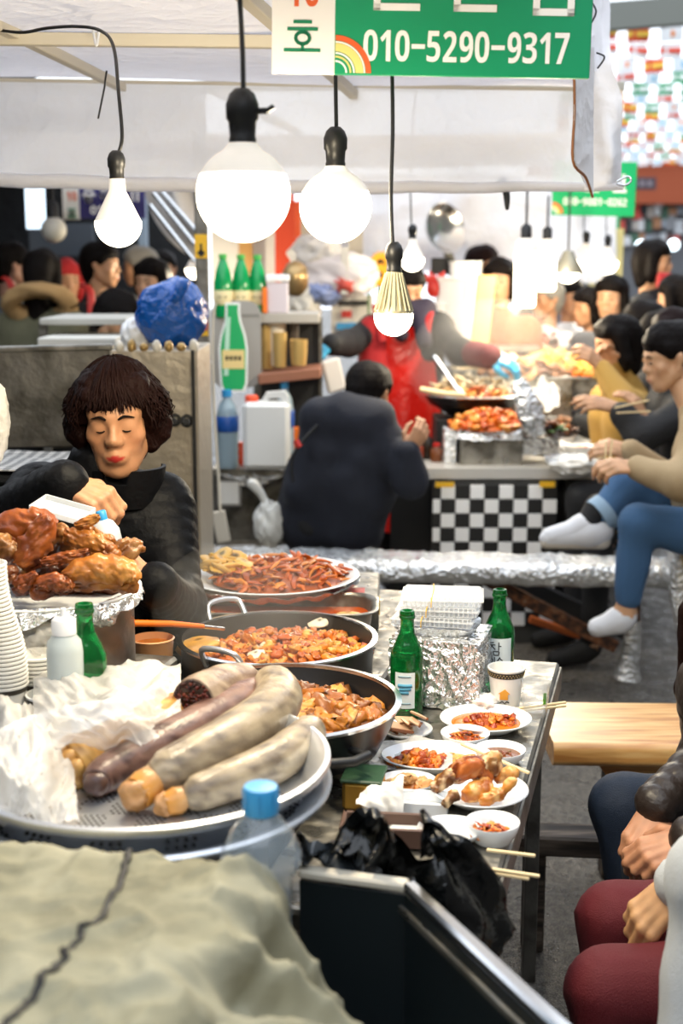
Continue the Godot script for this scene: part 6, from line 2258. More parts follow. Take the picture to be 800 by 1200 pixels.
	solo("red_mitt", "red rubber mitt standing up beside the vendor's shoulder", "mitt", b, M.red, T(at(508, 338, 7.2)))
	o = thing("wooden_plank", "upright pale wooden plank beside the orange vendor", "plank", at(564, 400, 7.0))
	pl = panel_px(555, 322, 576, 410, 7.0, 0.03)
	box_at(o, "plank", pl[1], pl[0], mat(Color("d9a868"), 0.6), 0.004, V(0, 0, -5))
	for q in [["tall white container stack right of the vendor's scarf", 536, 402, 0.13, 0.36], ["white bucket beneath the red mitt", 516, 402, 0.1, 0.22], ["white drum further back beside the plank", 545, 345, 0.09, 0.18]]:
		o = thing("white_tub", q[0], "tub", at(q[1], q[2], 7.3))
		b = Buf.new()
		lathe(b, P2([0, 0, q[3] * 0.9, 0, q[3], q[4] * 0.95, q[3] * 1.05, q[4] * 0.96, q[3] * 1.05, q[4], 0, q[4]]), ID, 28)
		part(o, "tub", b, M.plastic_white)
	o = thing("work_table", "plain steel work table at the back of the next stall under the tubs and boxes", "table", at(470, 405, 7.4) * V(1, 0, 1))
	var wt := at(400, 404, 7.35)
	box_at(o, "table_top", V(1.6, 0.03, 0.5), V(at(460, 404, 7.35).x, wt.y - 0.015, wt.z - 0.1), M.steel)
	for sx in [-0.75, 0.75]: box_at(o, "leg", V(0.04, wt.y - 0.03, 0.4), V(at(460, 404, 7.35).x + sx, (wt.y - 0.03) / 2, wt.z - 0.1), M.dullsteel)
	# a grey white tray the vendor's hand hangs over
	o = thing("white_tray", "white plastic tray leaning beneath the vendor's left glove", "tray", at(392, 440, 6.0))
	pl = panel_px(379, 420, 402, 460, 6.0, 0.03)
	box_at(o, "tray", pl[1], pl[0], mat(Color("cfcac4"), 0.5), 0.01, V(0, 20, 14))
	# curtains and canopy of the next stall
	o = thing("stall_canopy", "white plastic back curtains hanging behind the next stall", "canopy", at(520, 300, 8.7) * V(1, 0, 1))
	for q in [[385, 205, 640, 318, 8.7], [590, 222, 722, 332, 9.6]]:
		b = Buf.new()
		sheet(b, 30, 12, func(u, v): return at(lerpf(q[0], q[2], u), lerpf(q[1], q[3], v), q[4]) + V(0, 0, sin(u * 22.0) * 0.03 + noise.get_noise_2d(u * 130, v * 60) * 0.1), 0.002)
		pw(o, "curtain", b, M.canvas)
	var k0 := at(385, 235, 6.0)
	b = Buf.new()
	sheet(b, 20, 10, func(u, v): return V(lerpf(-2.4, 1.1, u), 2.22 + noise.get_noise_2d(u * 80, v * 80) * 0.02, lerpf(-6.4, -8.6, v)) + V(sin(deg_to_rad(13.8)) * v * 1.2, 0, 0), 0.002)
	pw(o, "roof_sheet", b, M.canvas)
	for q in [[V(-0.52, 2.27, -5.12), V(1.05, 2.27, -5.12)], [V(1.03, 2.27, -5.12), V(1.3, 2.24, -6.6)], [V(-0.5, 2.27, -5.12), V(-0.2, 2.24, -6.6)]]:
		b = Buf.new()
		bar(b, q[0], q[1], 0.03, 0.03)
		pw(o, "frame_tube", b, M.beige_metal)
	# its hanging lamps
	lamp("pear", at(483, 304, 5.3), px(14, at(483, 304, 5.3)), 281, 264, [at(482, 266, 5.3), at(481, 235, 5.3), at(481, 190, 5.3), V(0.276, 2.26, -5.12)], "small pear bulb beside the vendor's head in the next stall", 0.4, "", 20)
	for q in [["nearest glowing tube lamp over the next stall's counter", 615, 328, 13, 32, 6.0], ["second glowing tube lamp over the next stall's counter", 640, 318, 11.5, 23, 6.7]]:
		var c2 := at(q[1], q[2], q[5])
		o = thing("tube_lamp", q[0], "light bulb", c2)
		var r := px(q[3], c2)
		var hh := px(q[4], c2)
		b = Buf.new()
		lathe(b, P2([0, -hh, r * 0.8, -hh, r, -hh + r * 0.25, r, hh, 0, hh]), ID, 24)
		part(o, "glowing_tube", b, M.bulb_on)
		b = Buf.new()
		lathe(b, P2([0, hh, r, hh, r * 0.95, hh + r * 0.9, r * 0.5, hh + r * 1.2, r * 0.4, hh + r * 1.3, 0, hh + r * 1.3]), ID, 24)
		part(o, "white_collar", b, M.bulb_white)
		b = Buf.new()
		lathe(b, P2([0, hh + r * 1.2, r * 0.5, hh + r * 1.2, r * 0.5, hh + r * 2.2, r * 0.2, hh + r * 2.5, 0, hh + r * 2.5]), ID, 16)
		tube(b, [V(0, hh + r * 2.4, 0), V(0, hh + r * 5.5, 0)], 0.006, 6)
		part(o, "socket_and_cord", b, M.rubber)
		var l := OmniLight3D.new()
		l.name = "tube_light"
		l.light_color = Color(1.0, 0.93, 0.8)
		l.light_energy = 0.55
		l.light_size = r * 0.8
		l.omni_range = 30.0
		l.omni_attenuation = 2.0
		l.shadow_enabled = true
		o.add_child(l)
	lamp("pear", at(686, 306, 7.6), px(15, at(686, 306, 7.6)), 286, 272, [at(684, 273, 7.6), at(684, 255, 7.6), at(684, 225, 7.6)], "pear bulb below the second green sign, left of two", 0.35, "", 20)
	lamp("pear", at(711, 308, 8.6), px(13, at(711, 308, 8.6)), 290, 276, [at(710, 277, 8.6), at(710, 250, 8.6)], "pear bulb below the second green sign, right of two", 0.3, "", 20)
	lamp("pear", at(228, 316, 7.3), px(11, at(228, 316, 7.3)), 298, 286, [at(228, 287, 7.3), at(228, 250, 7.3), at(228, 200, 7.3)], "small glowing bulb beside the steel post, above the blue bag", 0.5, "", 20)
	o = thing("shade_lamp", "grey conical lamp shade with its bulb lit, hanging among the tube lamps", "lamp", at(665, 316, 7.1))
	b = Buf.new()
	var rs := px(19, o.position)
	lathe(b, P2([rs, -0.02, rs * 1.02, -0.015, rs * 0.5, 0.06, rs * 0.3, 0.1, 0, 0.1, 0, 0.095, rs * 0.28, 0.095, rs * 0.46, 0.055, rs, -0.02]), ID, 28)
	part(o, "shade", b, mat(Color("7c7c74"), 0.4, 0.6))
	b = Buf.new()
	blob(b, V(rs * 0.72, rs * 0.6, rs * 0.72), T(V(0, -0.02, 0)), 0, 1, 20, 12)
	part(o, "glowing_bulb", b, M.bulb_on)
	b = Buf.new()
	tube(b, [V(0, 0.1, 0), V(0, 0.5, 0)], 0.006, 6)
	part(o, "cord", b, M.rubber)
	# second sign
	var s0 := at(646, 252, 7.4)
	var s1 := at(739, 254, 7.4)
	var sc := (s1 - s0).length() / 93.0
	o = thing("stall_sign", "smaller green sign with phone number hanging at the next stall", "sign", s0)
	var sx2 := Transform3D(Basis((s1 - s0).normalized(), V(0.02, 1, 0).normalized(), V(0, 0, 1)) * Basis.from_scale(Vector3.ONE * sc), Vector3.ZERO)
	b = Buf.new()
	box(b, V(97, 62, 3), sx2 * T(V(48.5, 31, -1.5)), 0.5)
	part(o, "green_panel", b, mat(Color("10a866"), 0.4))
	lettering(o, "010−9001−0262", 74, 9, M.print_white, sx2 * T(V(50, 16, 0.4)), "phone_number")
	b = Buf.new()
	strokes(b, [[Vector2(72, 29), Vector2(84, 29)], [Vector2(82, 34), Vector2(82, 46)], [Vector2(40, 29), Vector2(52, 29)], [Vector2(50, 34), Vector2(50, 46)]], 3.5, 0.4, sx2 * T(V(0, 0, 0.2)))
	part(o, "stall_name", b, M.print_white, ID, "stuff")
	for r in [[13, 10, "print_orange"], [9.5, 6.5, "print_yellow"], [5.5, 4, "print_white"]]:
		b = Buf.new()
		var pp := []
		for k in 9: pp.append(Vector2(cos(PI / 2 * k / 8.0), sin(PI / 2 * k / 8.0)) * r[0])
		for k in 9: pp.append(Vector2(cos(PI / 2 * (8 - k) / 8.0), sin(PI / 2 * (8 - k) / 8.0)) * r[1])
		prism(b, pp, 0.3, sx2 * T(V(0.3, 2, 0.2)))
		part(o, "rainbow_band", b, M[r[2]])
	b = Buf.new()
	for x in [8, 88]: box(b, V(0.8, 40, 0.8), sx2 * T(V(x, 80, -1.5)), 0.0)
	part(o, "hanging_wire", b, M.chrome, ID, "stuff")
	s0 = at(664, 268, 10.5)
	s1 = at(726, 269, 10.5)
	sc = (s1 - s0).length() / 62.0
	sx2 = Transform3D(Basis((s1 - s0).normalized(), V(0, 1, 0), V(0, 0, 1)) * Basis.from_scale(Vector3.ONE * sc), Vector3.ZERO)
	o = thing("stall_sign", "farthest green sign strip visible below the smaller green sign", "sign", s0)
	b = Buf.new()
	box(b, V(62, 26, 2), sx2 * T(V(31, 13, -1)), 0.5)
	part(o, "green_panel", b, mat(Color("2bb070"), 0.4))
	lettering(o, "010−0000−1226", 44, 8, M.print_yellow, sx2 * T(V(34, 9, 0.4)), "phone_number")
	b = Buf.new()
	tube(b, smooth([at(588, 212, 3.72), at(593, 226, 3.7), at(594, 246, 3.7)], 5), [0.013, 0.013, 0.013, 0.012, 0.011, 0.01, 0.01, 0.009, 0.008, 0.006, 0.004], 8)
	solo("clamp", "small black clamp hanging from the near curtain's lower edge", "clamp", b, M.rubber, ID)

	# stainless partition, cabinet and bags behind the woman
	o = thing("steel_partition", "long dull stainless panel of a counter behind the woman vendor", "counter", at(60, 600, 3.75) * V(1, 0, 1))
	pl = panel_px(-60, 409, 133, 525, 3.75, 0.03)
	box_at(o, "panel", pl[1], pl[0], M.dullsteel, 0.003, V(0, 0, 1.2))
	pl = panel_px(-60, 405, 133, 412, 3.73, 0.05)
	box_at(o, "top_rim", pl[1], pl[0], M.steel, 0.004, V(0, 0, 1.2))
	var ctp := at(30, 560, 3.75)
	box_at(o, "lower_panel", V(1.0, ctp.y - 0.02, 0.03), V(ctp.x - 0.15, ctp.y / 2, ctp.z - 0.06), mat(Color("202224"), 0.6), 0.0)
	var chk := Image.create(64, 64, false, Image.FORMAT_RGB8)
	chk.fill(Color("e9e9e6"))
	for i in 2:
		for k in 2:
			chk.fill_rect(Rect2i(i * 32, k * 32, 16, 16), Color("6c6e70"))
			chk.fill_rect(Rect2i(i * 32 + 16, k * 32, 16, 16), Color("b4b6b6"))
			chk.fill_rect(Rect2i(i * 32, k * 32 + 16, 16, 16), Color("b4b6b6"))
	var gm := mat(Color.WHITE, 0.7)
	gm.albedo_texture = ImageTexture.create_from_image(chk)
	tri(gm, 16.0)
	var g0 := on(-60, 552, 1.12)
	var g1 := on(98, 528, 1.12)
	o = thing("gingham_cloth", "grey and white checked cloth on the shelf behind the woman's shoulder", "cloth", V((g0.x + g1.x) / 2, 1.12, (g0.z + g1.z) / 2))
	b = Buf.new()
	sheet(b, 14, 8, func(u, v): return V(lerpf(-0.22, 0.22, u), noise.get_noise_2d(u * 90, v * 90) * 0.008, lerpf(-0.16, 0.18, v)), 0.003)
	part(o, "cloth", b, gm)
	o = thing("cloth_shelf", "narrow dark shelf board under the checked cloth", "shelf", V((g0.x + g1.x) / 2, 0, (g0.z + g1.z) / 2))
	box_at(o, "board", V(0.44, 0.02, 0.34), o.position + V(0, 1.098, 0.01), M.black)
	box_at(o, "support", V(0.4, 1.08, 0.05), o.position + V(0, 0.54, -0.1), M.black)
	o = thing("steel_cabinet", "stainless cabinet with two round knobs behind the woman's hair", "cabinet", at(182, 640, 4.0) * V(1, 0, 1))
	pl = panel_px(131, 409, 233, 640, 4.0, 0.4)
	var ch := at(182, 409, 4.0).y
	box_at(o, "body", V(pl[1].x, ch, 0.4), V(pl[0].x, ch / 2, pl[0].z - 0.2), M.beige_steel, 0.004)
	for q in [[205, 492], [219, 493]]:
		b = Buf.new()
		var kp := at(q[0], q[1], 3.98)
		cyl(b, kp, kp + V(0, 0, 0.03), 0.014, 0.011, 16)
		pw(o, "knob", b, M.chrome)
		b = Buf.new()
		cyl(b, kp - V(0, 0, 0.004), kp + V(0, 0, 0.004), 0.02, 0.02, 16)
		pw(o, "knob_plate", b, M.black)
	pl = panel_px(226, 409, 230, 640, 3.97, 0.01)
	box_at(o, "door_edge", pl[1], pl[0], M.black, 0.0)
	for i in 7:
		var q := at(140 + i * 14.5, 407, 3.96)
		b = Buf.new()
		blob(b, V(0.014, 0.02 + 0.006 * sin(i * 2.3), 0.02), ID, 0.2, 0.8, 12, 8, false, i)
		solo("spice_jar", "brass coloured jar top in the row along the steel cabinet's top edge", "jar", b, mat(Color("b0925c"), 0.35, 0.5) if i % 3 else mat(Color("d8d4c8"), 0.4), T(q), "jars along the cabinet top")
	o = thing("blue_bag", "big shiny blue plastic bag of rubbish on top of the steel cabinet", "plastic bag", at(201, 367, 4.15))
	b = Buf.new()
	blob(b, V(px(37, o.position), px(37, o.position), 0.1), ID, 0.2, 0.7, 70, 46, true, 5.0)
	part(o, "bag", b, M.bag_blue)
	b = Buf.new()
	tube(b, smooth([V(0.01, 0.04, 0.09), V(0.03, 0.05, 0.11), V(0.05, 0.09, 0.1), V(0.07, 0.1, 0.08)], 4), [0.012, 0.01, 0.01, 0.012, 0.015, 0.016, 0.018, 0.02, 0.02, 0.016, 0.012, 0.006, 0.002], 8)
	part(o, "knot", b, M.bag_blue)
	o = thing("white_bag", "plain white plastic bag beside the big blue bag", "plastic bag", at(161, 392, 4.2))
	b = Buf.new()
	blob(b, V(px(17, o.position), px(18, o.position), 0.06), ID, 0.25, 1.0, 34, 24, true, 9.0)
	part(o, "bag", b, M.plastic_white)
	o = thing("grey_stall", "pale grey folded stall table behind the steel partition", "table", at(100, 600, 5.2) * V(1, 0, 1))
	pl = panel_px(46, 373, 148, 381, 5.2, 0.5)
	box_at(o, "table_top", pl[1], pl[0] + V(0, 0, -0.25), mat(Color("a8a69e"), 0.6), 0.004)
	for lx in [47, 145]:
		var lp := at(lx, 378, 5.2)
		box_at(o, "leg", V(0.03, lp.y, 0.03), V(lp.x, lp.y / 2, lp.z - 0.05), M.dullsteel, 0.0)
	pl = panel_px(44, 396, 136, 412, 5.0, 0.4)
	box_at(o, "lower_board", pl[1], pl[0] + V(0, 0, -0.2), mat(Color("c2c0b8"), 0.6), 0.004)
	o = thing("white_bag", "white plastic bag hanging at the picture's left edge above the pork", "plastic bag", at(-9, 492, 2.5))
	b = Buf.new()
	blob(b, V(px(17, o.position), px(46, o.position), 0.03), ID, 0.25, 1.0, 34, 26, true, 9.0)
	part(o, "bag", b, M.bag_white)

# ---------------------------------------------------------------- steam over the pans
func steam() -> void:
	var fm := FogMaterial.new()
	fm.density = 0.55
	fm.albedo = Color(0.98, 0.97, 0.95)
	for q in [["thin steam rising over the middle pot and pans", 285, 715, 2.6, V(0.36, 0.28, 0.3)], ["steam cloud over the next stall's wok", 575, 425, 6.2, V(0.8, 0.6, 0.5)]]:
		var f := FogVolume.new()
		f.name = numbered("steam")
		f.shape = RenderingServer.FOG_VOLUME_SHAPE_ELLIPSOID
		f.size = q[4]
		f.material = fm
		f.position = at(q[1], q[2], q[3])
		add_child(f)
		tag(f, q[0], "steam", "", "stuff")


# ---------------------------------------------------------------- people
const SKIN := Color(0.46, 0.24, 0.13)

func head_bones() -> Array:
	var a := [
		[V(0, 0.036, -0.03), V(0, 0.042, 0.012), 0.079, 0.074],
		[V(0, 0.0, 0.024), V(0, -0.05, 0.036), 0.061, 0.049],
		[V(0, -0.06, 0.046), V(0, -0.092, 0.058), 0.032, 0.022],
		[V(0, 0.012, 0.084), V(0, -0.024, 0.099), 0.0072, 0.0096],
		[V(0, -0.055, 0.082), V(0, -0.058, 0.083), 0.01, 0.01],
		[V(-0.013, -0.067, 0.0805), V(0.013, -0.067, 0.0805), 0.007, 0.007]]
	for s in [-1.0, 1.0]:
		a.append([V(s * 0.044, -0.045, 0.0), V(s * 0.022, -0.086, 0.048), 0.03, 0.024])
		a.append([V(s * 0.042, -0.022, 0.052), V(s * 0.035, -0.04, 0.05), 0.024, 0.02])
		a.append([V(s * 0.012, 0.024, 0.08), V(s * 0.044, 0.024, 0.062), 0.011, 0.012])
		a.append([V(s * 0.012, -0.029, 0.09), V(s * 0.011, -0.03, 0.087), 0.0076, 0.007])
		a.append([V(s * 0.0, -0.057, 0.085), V(s * 0.018, -0.0605, 0.077), 0.0055, 0.0036])
		a.append([V(s * 0.077, 0.012, -0.006), V(s * 0.074, -0.03, -0.002), 0.012, 0.008])
		a.append([V(s * 0.081, 0.016, -0.012), V(s * 0.08, -0.005, -0.014), 0.006, 0.006])
		a.append([V(s * 0.031, 0.0, 0.07), V(s * 0.034, 0.0, 0.069), 0.0125, 0.0125])
	return a

func head_color(tone: Color, lips: Color) -> Callable:
	return func(v: Vector3, _n: Vector3) -> Color:
		var c := tone
		var l := absf(v.y + 0.0625) / 0.0085 + absf(v.x) / 0.023
		if v.z > 0.07 and l < 1.15: return tone.lerp(lips, clampf((1.15 - l) * 5.0, 0, 1))
		var ck := (V(absf(v.x) - 0.042, v.y + 0.03, v.z - 0.066)).length()
		c = c.lerp(Color(c.r * 1.02, c.g * 0.82, c.b * 0.78), clampf(1.0 - ck / 0.035, 0, 1) * 0.5)
		return c

func hair_bones(style: String) -> Array:
	var a := [[V(0, 0.05, -0.035), V(0, 0.062, 0.012), 0.083, 0.076] if style != "perm" else [V(0, 0.036, -0.035), V(0, 0.044, 0.01), 0.083, 0.077], [V(0, 0.0, -0.052), V(0, 0.03, -0.045), 0.066, 0.076]]
	match style:
		"short":
			for s in [-1.0, 1.0]:
				a.append([V(s * 0.05, 0.03, -0.025), V(s * 0.058, 0.05, 0.03), 0.034, 0.026])
				a.append([V(s * 0.045, -0.02, -0.05), V(s * 0.06, 0.025, -0.036), 0.028, 0.02])
				a.append([V(s * 0.07, 0.04, 0.02), V(s * 0.073, 0.012, 0.024), 0.014, 0.008])
			a.append([V(0, -0.05, -0.06), V(0, 0.0, -0.06), 0.05, 0.062])
			a.append([V(-0.04, 0.092, 0.042), V(0.04, 0.09, 0.044), 0.022, 0.022])
			a.append([V(-0.04, 0.07, 0.068), V(0.03, 0.072, 0.07), 0.016, 0.016])
		"perm":
			for s in [-1.0, 1.0]:
				a.append([V(s * 0.058, 0.055, -0.01), V(s * 0.09, -0.02, 0.0), 0.034, 0.032])
				a.append([V(s * 0.08, -0.02, 0.0), V(s * 0.076, -0.055, 0.004), 0.03, 0.018])
				a.append([V(s * 0.055, 0.065, 0.04), V(s * 0.082, 0.015, 0.036), 0.026, 0.016])
			a.append([V(0, -0.01, -0.065), V(0, -0.06, -0.055), 0.072, 0.058])
			a.append([V(-0.03, 0.07, 0.01), V(0.03, 0.07, 0.01), 0.042, 0.042])
			a.append([V(-0.044, 0.07, 0.054), V(0.044, 0.07, 0.054), 0.02, 0.02])
		"bob", "long":
			var low := -0.1 if style == "bob" else -0.24
			for s in [-1.0, 1.0]:
				a.append([V(s * 0.068, 0.05, 0.01), V(s * 0.08, low * 0.6, 0.0), 0.034, 0.028])
				a.append([V(s * 0.08, low * 0.6, 0.0), V(s * 0.072, low, -0.005), 0.028, 0.02])
			a.append([V(0, 0.0, -0.06), V(0, low, -0.055), 0.072, 0.055])
			a.append([V(-0.05, 0.075, 0.055), V(0.05, 0.07, 0.055), 0.026, 0.026])
		"bald": a = []
	return a

# wrist, direction of the palm, back-of-hand normal, +1 / -1 for the thumb's side; curls: bends of the four fingers in radians
func hand(b: Buf, w: Vector3, d: Vector3, up: Vector3, side: float, curls: Array, s := 1.0, cell := 0.004, tone := SKIN, mitt := 0.0, fore := Vector3.ZERO) -> void:
	if fore == Vector3.ZERO: fore = d.normalized()
	d = d.normalized()
	up = (up - d * up.dot(d)).normalized()
	var L := d.cross(up).normalized() * side
	var bones := []
	var offs := [0.027, 0.009, -0.009, -0.025]
	var len := [[0.042, 0.025, 0.021], [0.047, 0.029, 0.023], [0.043, 0.027, 0.022], [0.034, 0.021, 0.018]]
	var kn := [0.088, 0.091, 0.086, 0.078]
	for i in 4:
		var k: Vector3 = w + (d * kn[i] + L * offs[i] + up * (0.002 if i in [1, 2] else -0.002)) * s
		bones.append([w + (L * offs[i] * 0.55) * s, k, (0.0145 + mitt) * s, (0.0105 + mitt) * s])
		var c: float = curls[i]
		var ang := 0.0
		var p := k
		var bd = (d + L * offs[i] * 2.2).normalized()
		for j in 3:
			ang += c * [1.0, 1.15, 0.75][j]
			var q = p + (bd * cos(ang) - up * sin(ang)) * len[i][j] * s
			bones.append([p, q, ([0.0098, 0.0088, 0.0078][j] + mitt) * s, ([0.0088, 0.0078, 0.0066][j] + mitt) * s])
			p = q
	var tb := w + (d * 0.022 + L * 0.024 - up * 0.008) * s
	var t1 := tb + (d * 0.7 + L * 0.62 - up * 0.35).normalized() * 0.038 * s
	var t2 = t1 + (d * 0.85 + L * (0.35 - curls[4]) - up * 0.45).normalized() * 0.031 * s
	var t3 = t2 + (d * 0.9 + L * (0.15 - curls[4] * 1.6) - up * 0.5).normalized() * 0.025 * s
	bones.append([w + (d * 0.01 + L * 0.008) * s, tb, 0.015 * s, (0.014 + mitt) * s])
	bones.append([tb, t1, (0.0135 + mitt) * s, (0.0108 + mitt) * s])
	bones.append([t1, t2, (0.0106 + mitt) * s, (0.0096 + mitt) * s])
	bones.append([t2, t3, (0.0096 + mitt) * s, (0.0075 + mitt) * s])
	bones.append([w - fore * 0.05 * s, w, 0.025 * s, 0.021 * s])
	var base := tone
	field(b, bones, cell * s, 0.006 * s, ID, null, func(v, _n): return base * (1.0 + noise.get_noise_3dv(v * 1400.0) * 0.22))

func skeleton(C: Vector3, yaw: float, pose: String, s: float) -> Dictionary:
	var f := V(sin(yaw), 0, cos(yaw))
	var r := f.cross(V(0, 1, 0))
	var j := {}
	j.shr = C + (V(0, -0.265, 0) - f * 0.03 + r * 0.165) * s
	j.shl = C + (V(0, -0.265, 0) - f * 0.03 - r * 0.165) * s
	var sit := pose.begins_with("sit")
	j.pel = C + (V(0, -0.7, 0) - f * 0.04) * s
	if sit: j.pel = C + (V(0, -0.68, 0) - f * 0.1) * s
	var up := V(0, 1, 0)
	for q in [["r", 1.0], ["l", -1.0]]:
		var k: String = q[0]
		var sd: float = q[1]
		j["hi" + k] = j.pel + r * 0.095 * sd * s
		if sit:
			j["kn" + k] = j["hi" + k] + (f * 0.42 + r * 0.05 * sd + up * 0.02) * s
			j["an" + k] = V(j["kn" + k].x, 0.08, j["kn" + k].z) + f * 0.02
		else:
			j["kn" + k] = V(j["hi" + k].x, j.pel.y * 0.52, j["hi" + k].z) + f * 0.02
			j["an" + k] = V(j["hi" + k].x, 0.08, j["hi" + k].z) - f * 0.02
		j["to" + k] = V(j["an" + k].x, 0.035, j["an" + k].z) + f * 0.15 * s
		if pose.ends_with("eat"):
			j["el" + k] = j["sh" + k] + (f * 0.12 - up * 0.24 + r * 0.08 * sd) * s
			j["wr" + k] = j["el" + k] + (f * 0.2 + up * 0.06 - r * 0.06 * sd) * s
		else:
			j["el" + k] = j["sh" + k] + (-up * 0.27 + r * 0.05 * sd - f * 0.02) * s
			j["wr" + k] = j["el" + k] + (f * 0.1 - up * 0.2 - r * 0.01 * sd) * s
	return j

# look: hair, style, top, bottom, shoe, skin, cell, pitch, roll, scale, puff, quilt, hands, scarf ...; over: joints measured in the photograph
func human(label: String, C: Vector3, yaw_deg: float, pose: String, look: Dictionary, over := {}) -> Node3D:
	var s: float = look.get("scale", 1.0)
	var yaw := deg_to_rad(yaw_deg)
	var j := skeleton(C, yaw, pose, s)
	for k in over: j[k] = over[k]
	var o := thing("person", label, "person", V(j.pel.x, 0, j.pel.z))
	var inv := o.transform.affine_inverse()
	var cell: float = look.get("cell", 0.02)
	var tone: Color = look.get("skin", SKIN)
	var hx := Transform3D(Basis.from_euler(V(deg_to_rad(look.get("pitch", 0.0)), deg_to_rad(look.get("turn", yaw_deg)), deg_to_rad(look.get("roll", 0.0)))) * Basis.from_scale(look.get("head_size", Vector3.ONE) * s), C)
	var rt: Vector3 = (j.shr - j.shl).normalized()
	var mid: Vector3 = (j.shr + j.shl) / 2
	var axis: Vector3 = (mid - j.pel).normalized()
	var fw := axis.cross(rt)
	if fw.length() < 0.1: fw = V(sin(yaw), 0, cos(yaw))
	fw = -fw.normalized() if fw.dot(V(sin(yaw), 0, cos(yaw))) < 0 else fw.normalized()
	var nb: Vector3 = mid + axis * 0.05 * s
	var skull := hx * V(0, -0.06, -0.02)
	# the body under the clothes, one surface
	var b := Buf.new()
	var limbs := [[nb, skull, 0.052 * s, 0.05 * s], [j.shl, j.shr, 0.05 * s, 0.05 * s]]
	for q in [-1.0, 1.0]: limbs.append([j.pel + rt * 0.07 * q * s, mid + rt * 0.08 * q * s - axis * 0.06 * s, 0.085 * s, 0.09 * s])
	for k in ["l", "r"]:
		limbs.append([j["sh" + k], j["el" + k], 0.042 * s, 0.036 * s])
		limbs.append([j["el" + k], j["wr" + k], 0.036 * s, 0.026 * s])
		limbs.append([j["hi" + k], j["kn" + k], 0.07 * s, 0.048 * s])
		limbs.append([j["kn" + k], j["an" + k], 0.046 * s, 0.034 * s])
		limbs.append([j["an" + k], j["to" + k], 0.034 * s, 0.028 * s])
	b.col = tone
	field(b, limbs, maxf(cell, 0.02), 0.04 * s, inv, null, func(_v, _n): return tone)
	field(b, head_bones(), look.get("headcell", cell * 0.45), 0.016, inv * hx, null, head_color(tone, look.get("lips", Color(0.5, 0.2, 0.14))))
	field(b, [[skull, nb.lerp(skull, 0.2), 0.051 * s, 0.053 * s]], maxf(cell * 0.6, 0.008), 0.01, inv, null, func(_v, _n): return tone)
	var hcell: float = look.get("handcell", 0.0065)
	for k in ["l", "r"]:
		var hd: Array = look.get("hand_" + k, [])
		var d: Vector3 = (j["wr" + k] - j["el" + k]).normalized() if hd.is_empty() else hd[0]
		var up: Vector3 = V(0, 1, 0) + rt * 0.3 if hd.is_empty() else hd[1]
		var cu: Array = [0.5, 0.55, 0.6, 0.65, 0.2] if hd.is_empty() else hd[2]
		var w: Vector3 = j["wr" + k]
		var side: float = (1.0 if k == "l" else -1.0) if hd.size() < 4 else hd[3]
		if look.get("no_hands", false): continue
		if look.has("glove"):
			var g := Buf.new()
			hand(g, inv * w, d, up, side, cu, s * 1.05, hcell, Color.WHITE, 0.003, (w - j["el" + k]).normalized())
			part(o, "glove", g, look.glove)
		else:
			hand(b, inv * w, d, up, side, cu, s * look.get("hand_scale", 1.0), hcell, tone, 0.0, (w - j["el" + k]).normalized())
	var bd := part(o, "body", b, M.skin)
	# eyes and brows
	if look.get("face", true):
		for q in [-1.0, 1.0]:
			var e := Buf.new()
			if look.get("lids", false):
				tube(e, smooth([V(q * 0.016, -0.0045, 0.0805), V(q * 0.024, -0.008, 0.0845), V(q * 0.034, -0.0085, 0.083), V(q * 0.045, -0.005, 0.0745)], 5), [0.0008, 0.0012, 0.0014, 0.0015, 0.0016, 0.0016, 0.0016, 0.0016, 0.0015, 0.0015, 0.0014, 0.0013, 0.0012, 0.0011, 0.001, 0.0009], 6)
				part(bd, "lash_line", e, M.hair_black, inv * hx)
				e = Buf.new()
				tube(e, smooth([V(q * 0.015, 0.0035, 0.0805), V(q * 0.025, 0.0085, 0.0825), V(q * 0.036, 0.009, 0.0795), V(q * 0.046, 0.004, 0.072)], 5), 0.0006, 5)
				part(bd, "eyelid_fold", e, mat(Color("8a5238"), 0.6), inv * hx)
			else:
				blob(e, V(0.0105, 0.0048, 0.005), T(V(q * 0.031, -0.001, 0.0825), V(0, q * 18, 0)), 0.0, 1.0, 10, 7)
				part(bd, "eye", e, mat(Color("1c1310"), 0.2), inv * hx)
			e = Buf.new()
			tube(e, smooth([V(q * 0.013, 0.0185, 0.0925), V(q * 0.028, 0.0245, 0.091), V(q * 0.048, 0.019, 0.0795)], 5), [0.0026, 0.0034, 0.0038, 0.004, 0.004, 0.0038, 0.0034, 0.003, 0.0024, 0.0018, 0.0012], 6, true, 0.7)
			part(bd, "eyebrow", e, M.hair_black if not look.get("grey", false) else M.hair_grey, inv * hx)
	# hair
	var style: String = look.get("style", "short")
	if style != "bald":
		var h := Buf.new()
		var curl := 0.009 if style == "perm" else 0.004
		field(h, hair_bones(style), look.get("haircell", cell * 0.5), 0.02, inv * hx, func(v, _n): return noise.get_noise_3dv(v * (1000.0 if style == "perm" else 500.0)) * curl + (1.0 - 2.0 * absf(noise.get_noise_3d(v.x * 1600.0, v.y * 250.0, v.z * 1600.0))) * 0.0022)
		part(o, "hair", h, look.get("hair", M.hair_black))
	# clothing
	var puff: float = look.get("puff", 0.018) * s
	var up_bones := [[j.shl + rt * -0.0, j.shr, (0.062 * s + puff * 0.6), (0.062 * s + puff * 0.6)]]
	var w2 := 0.075 * s
	var fat: float = look.get("fat", 1.0)
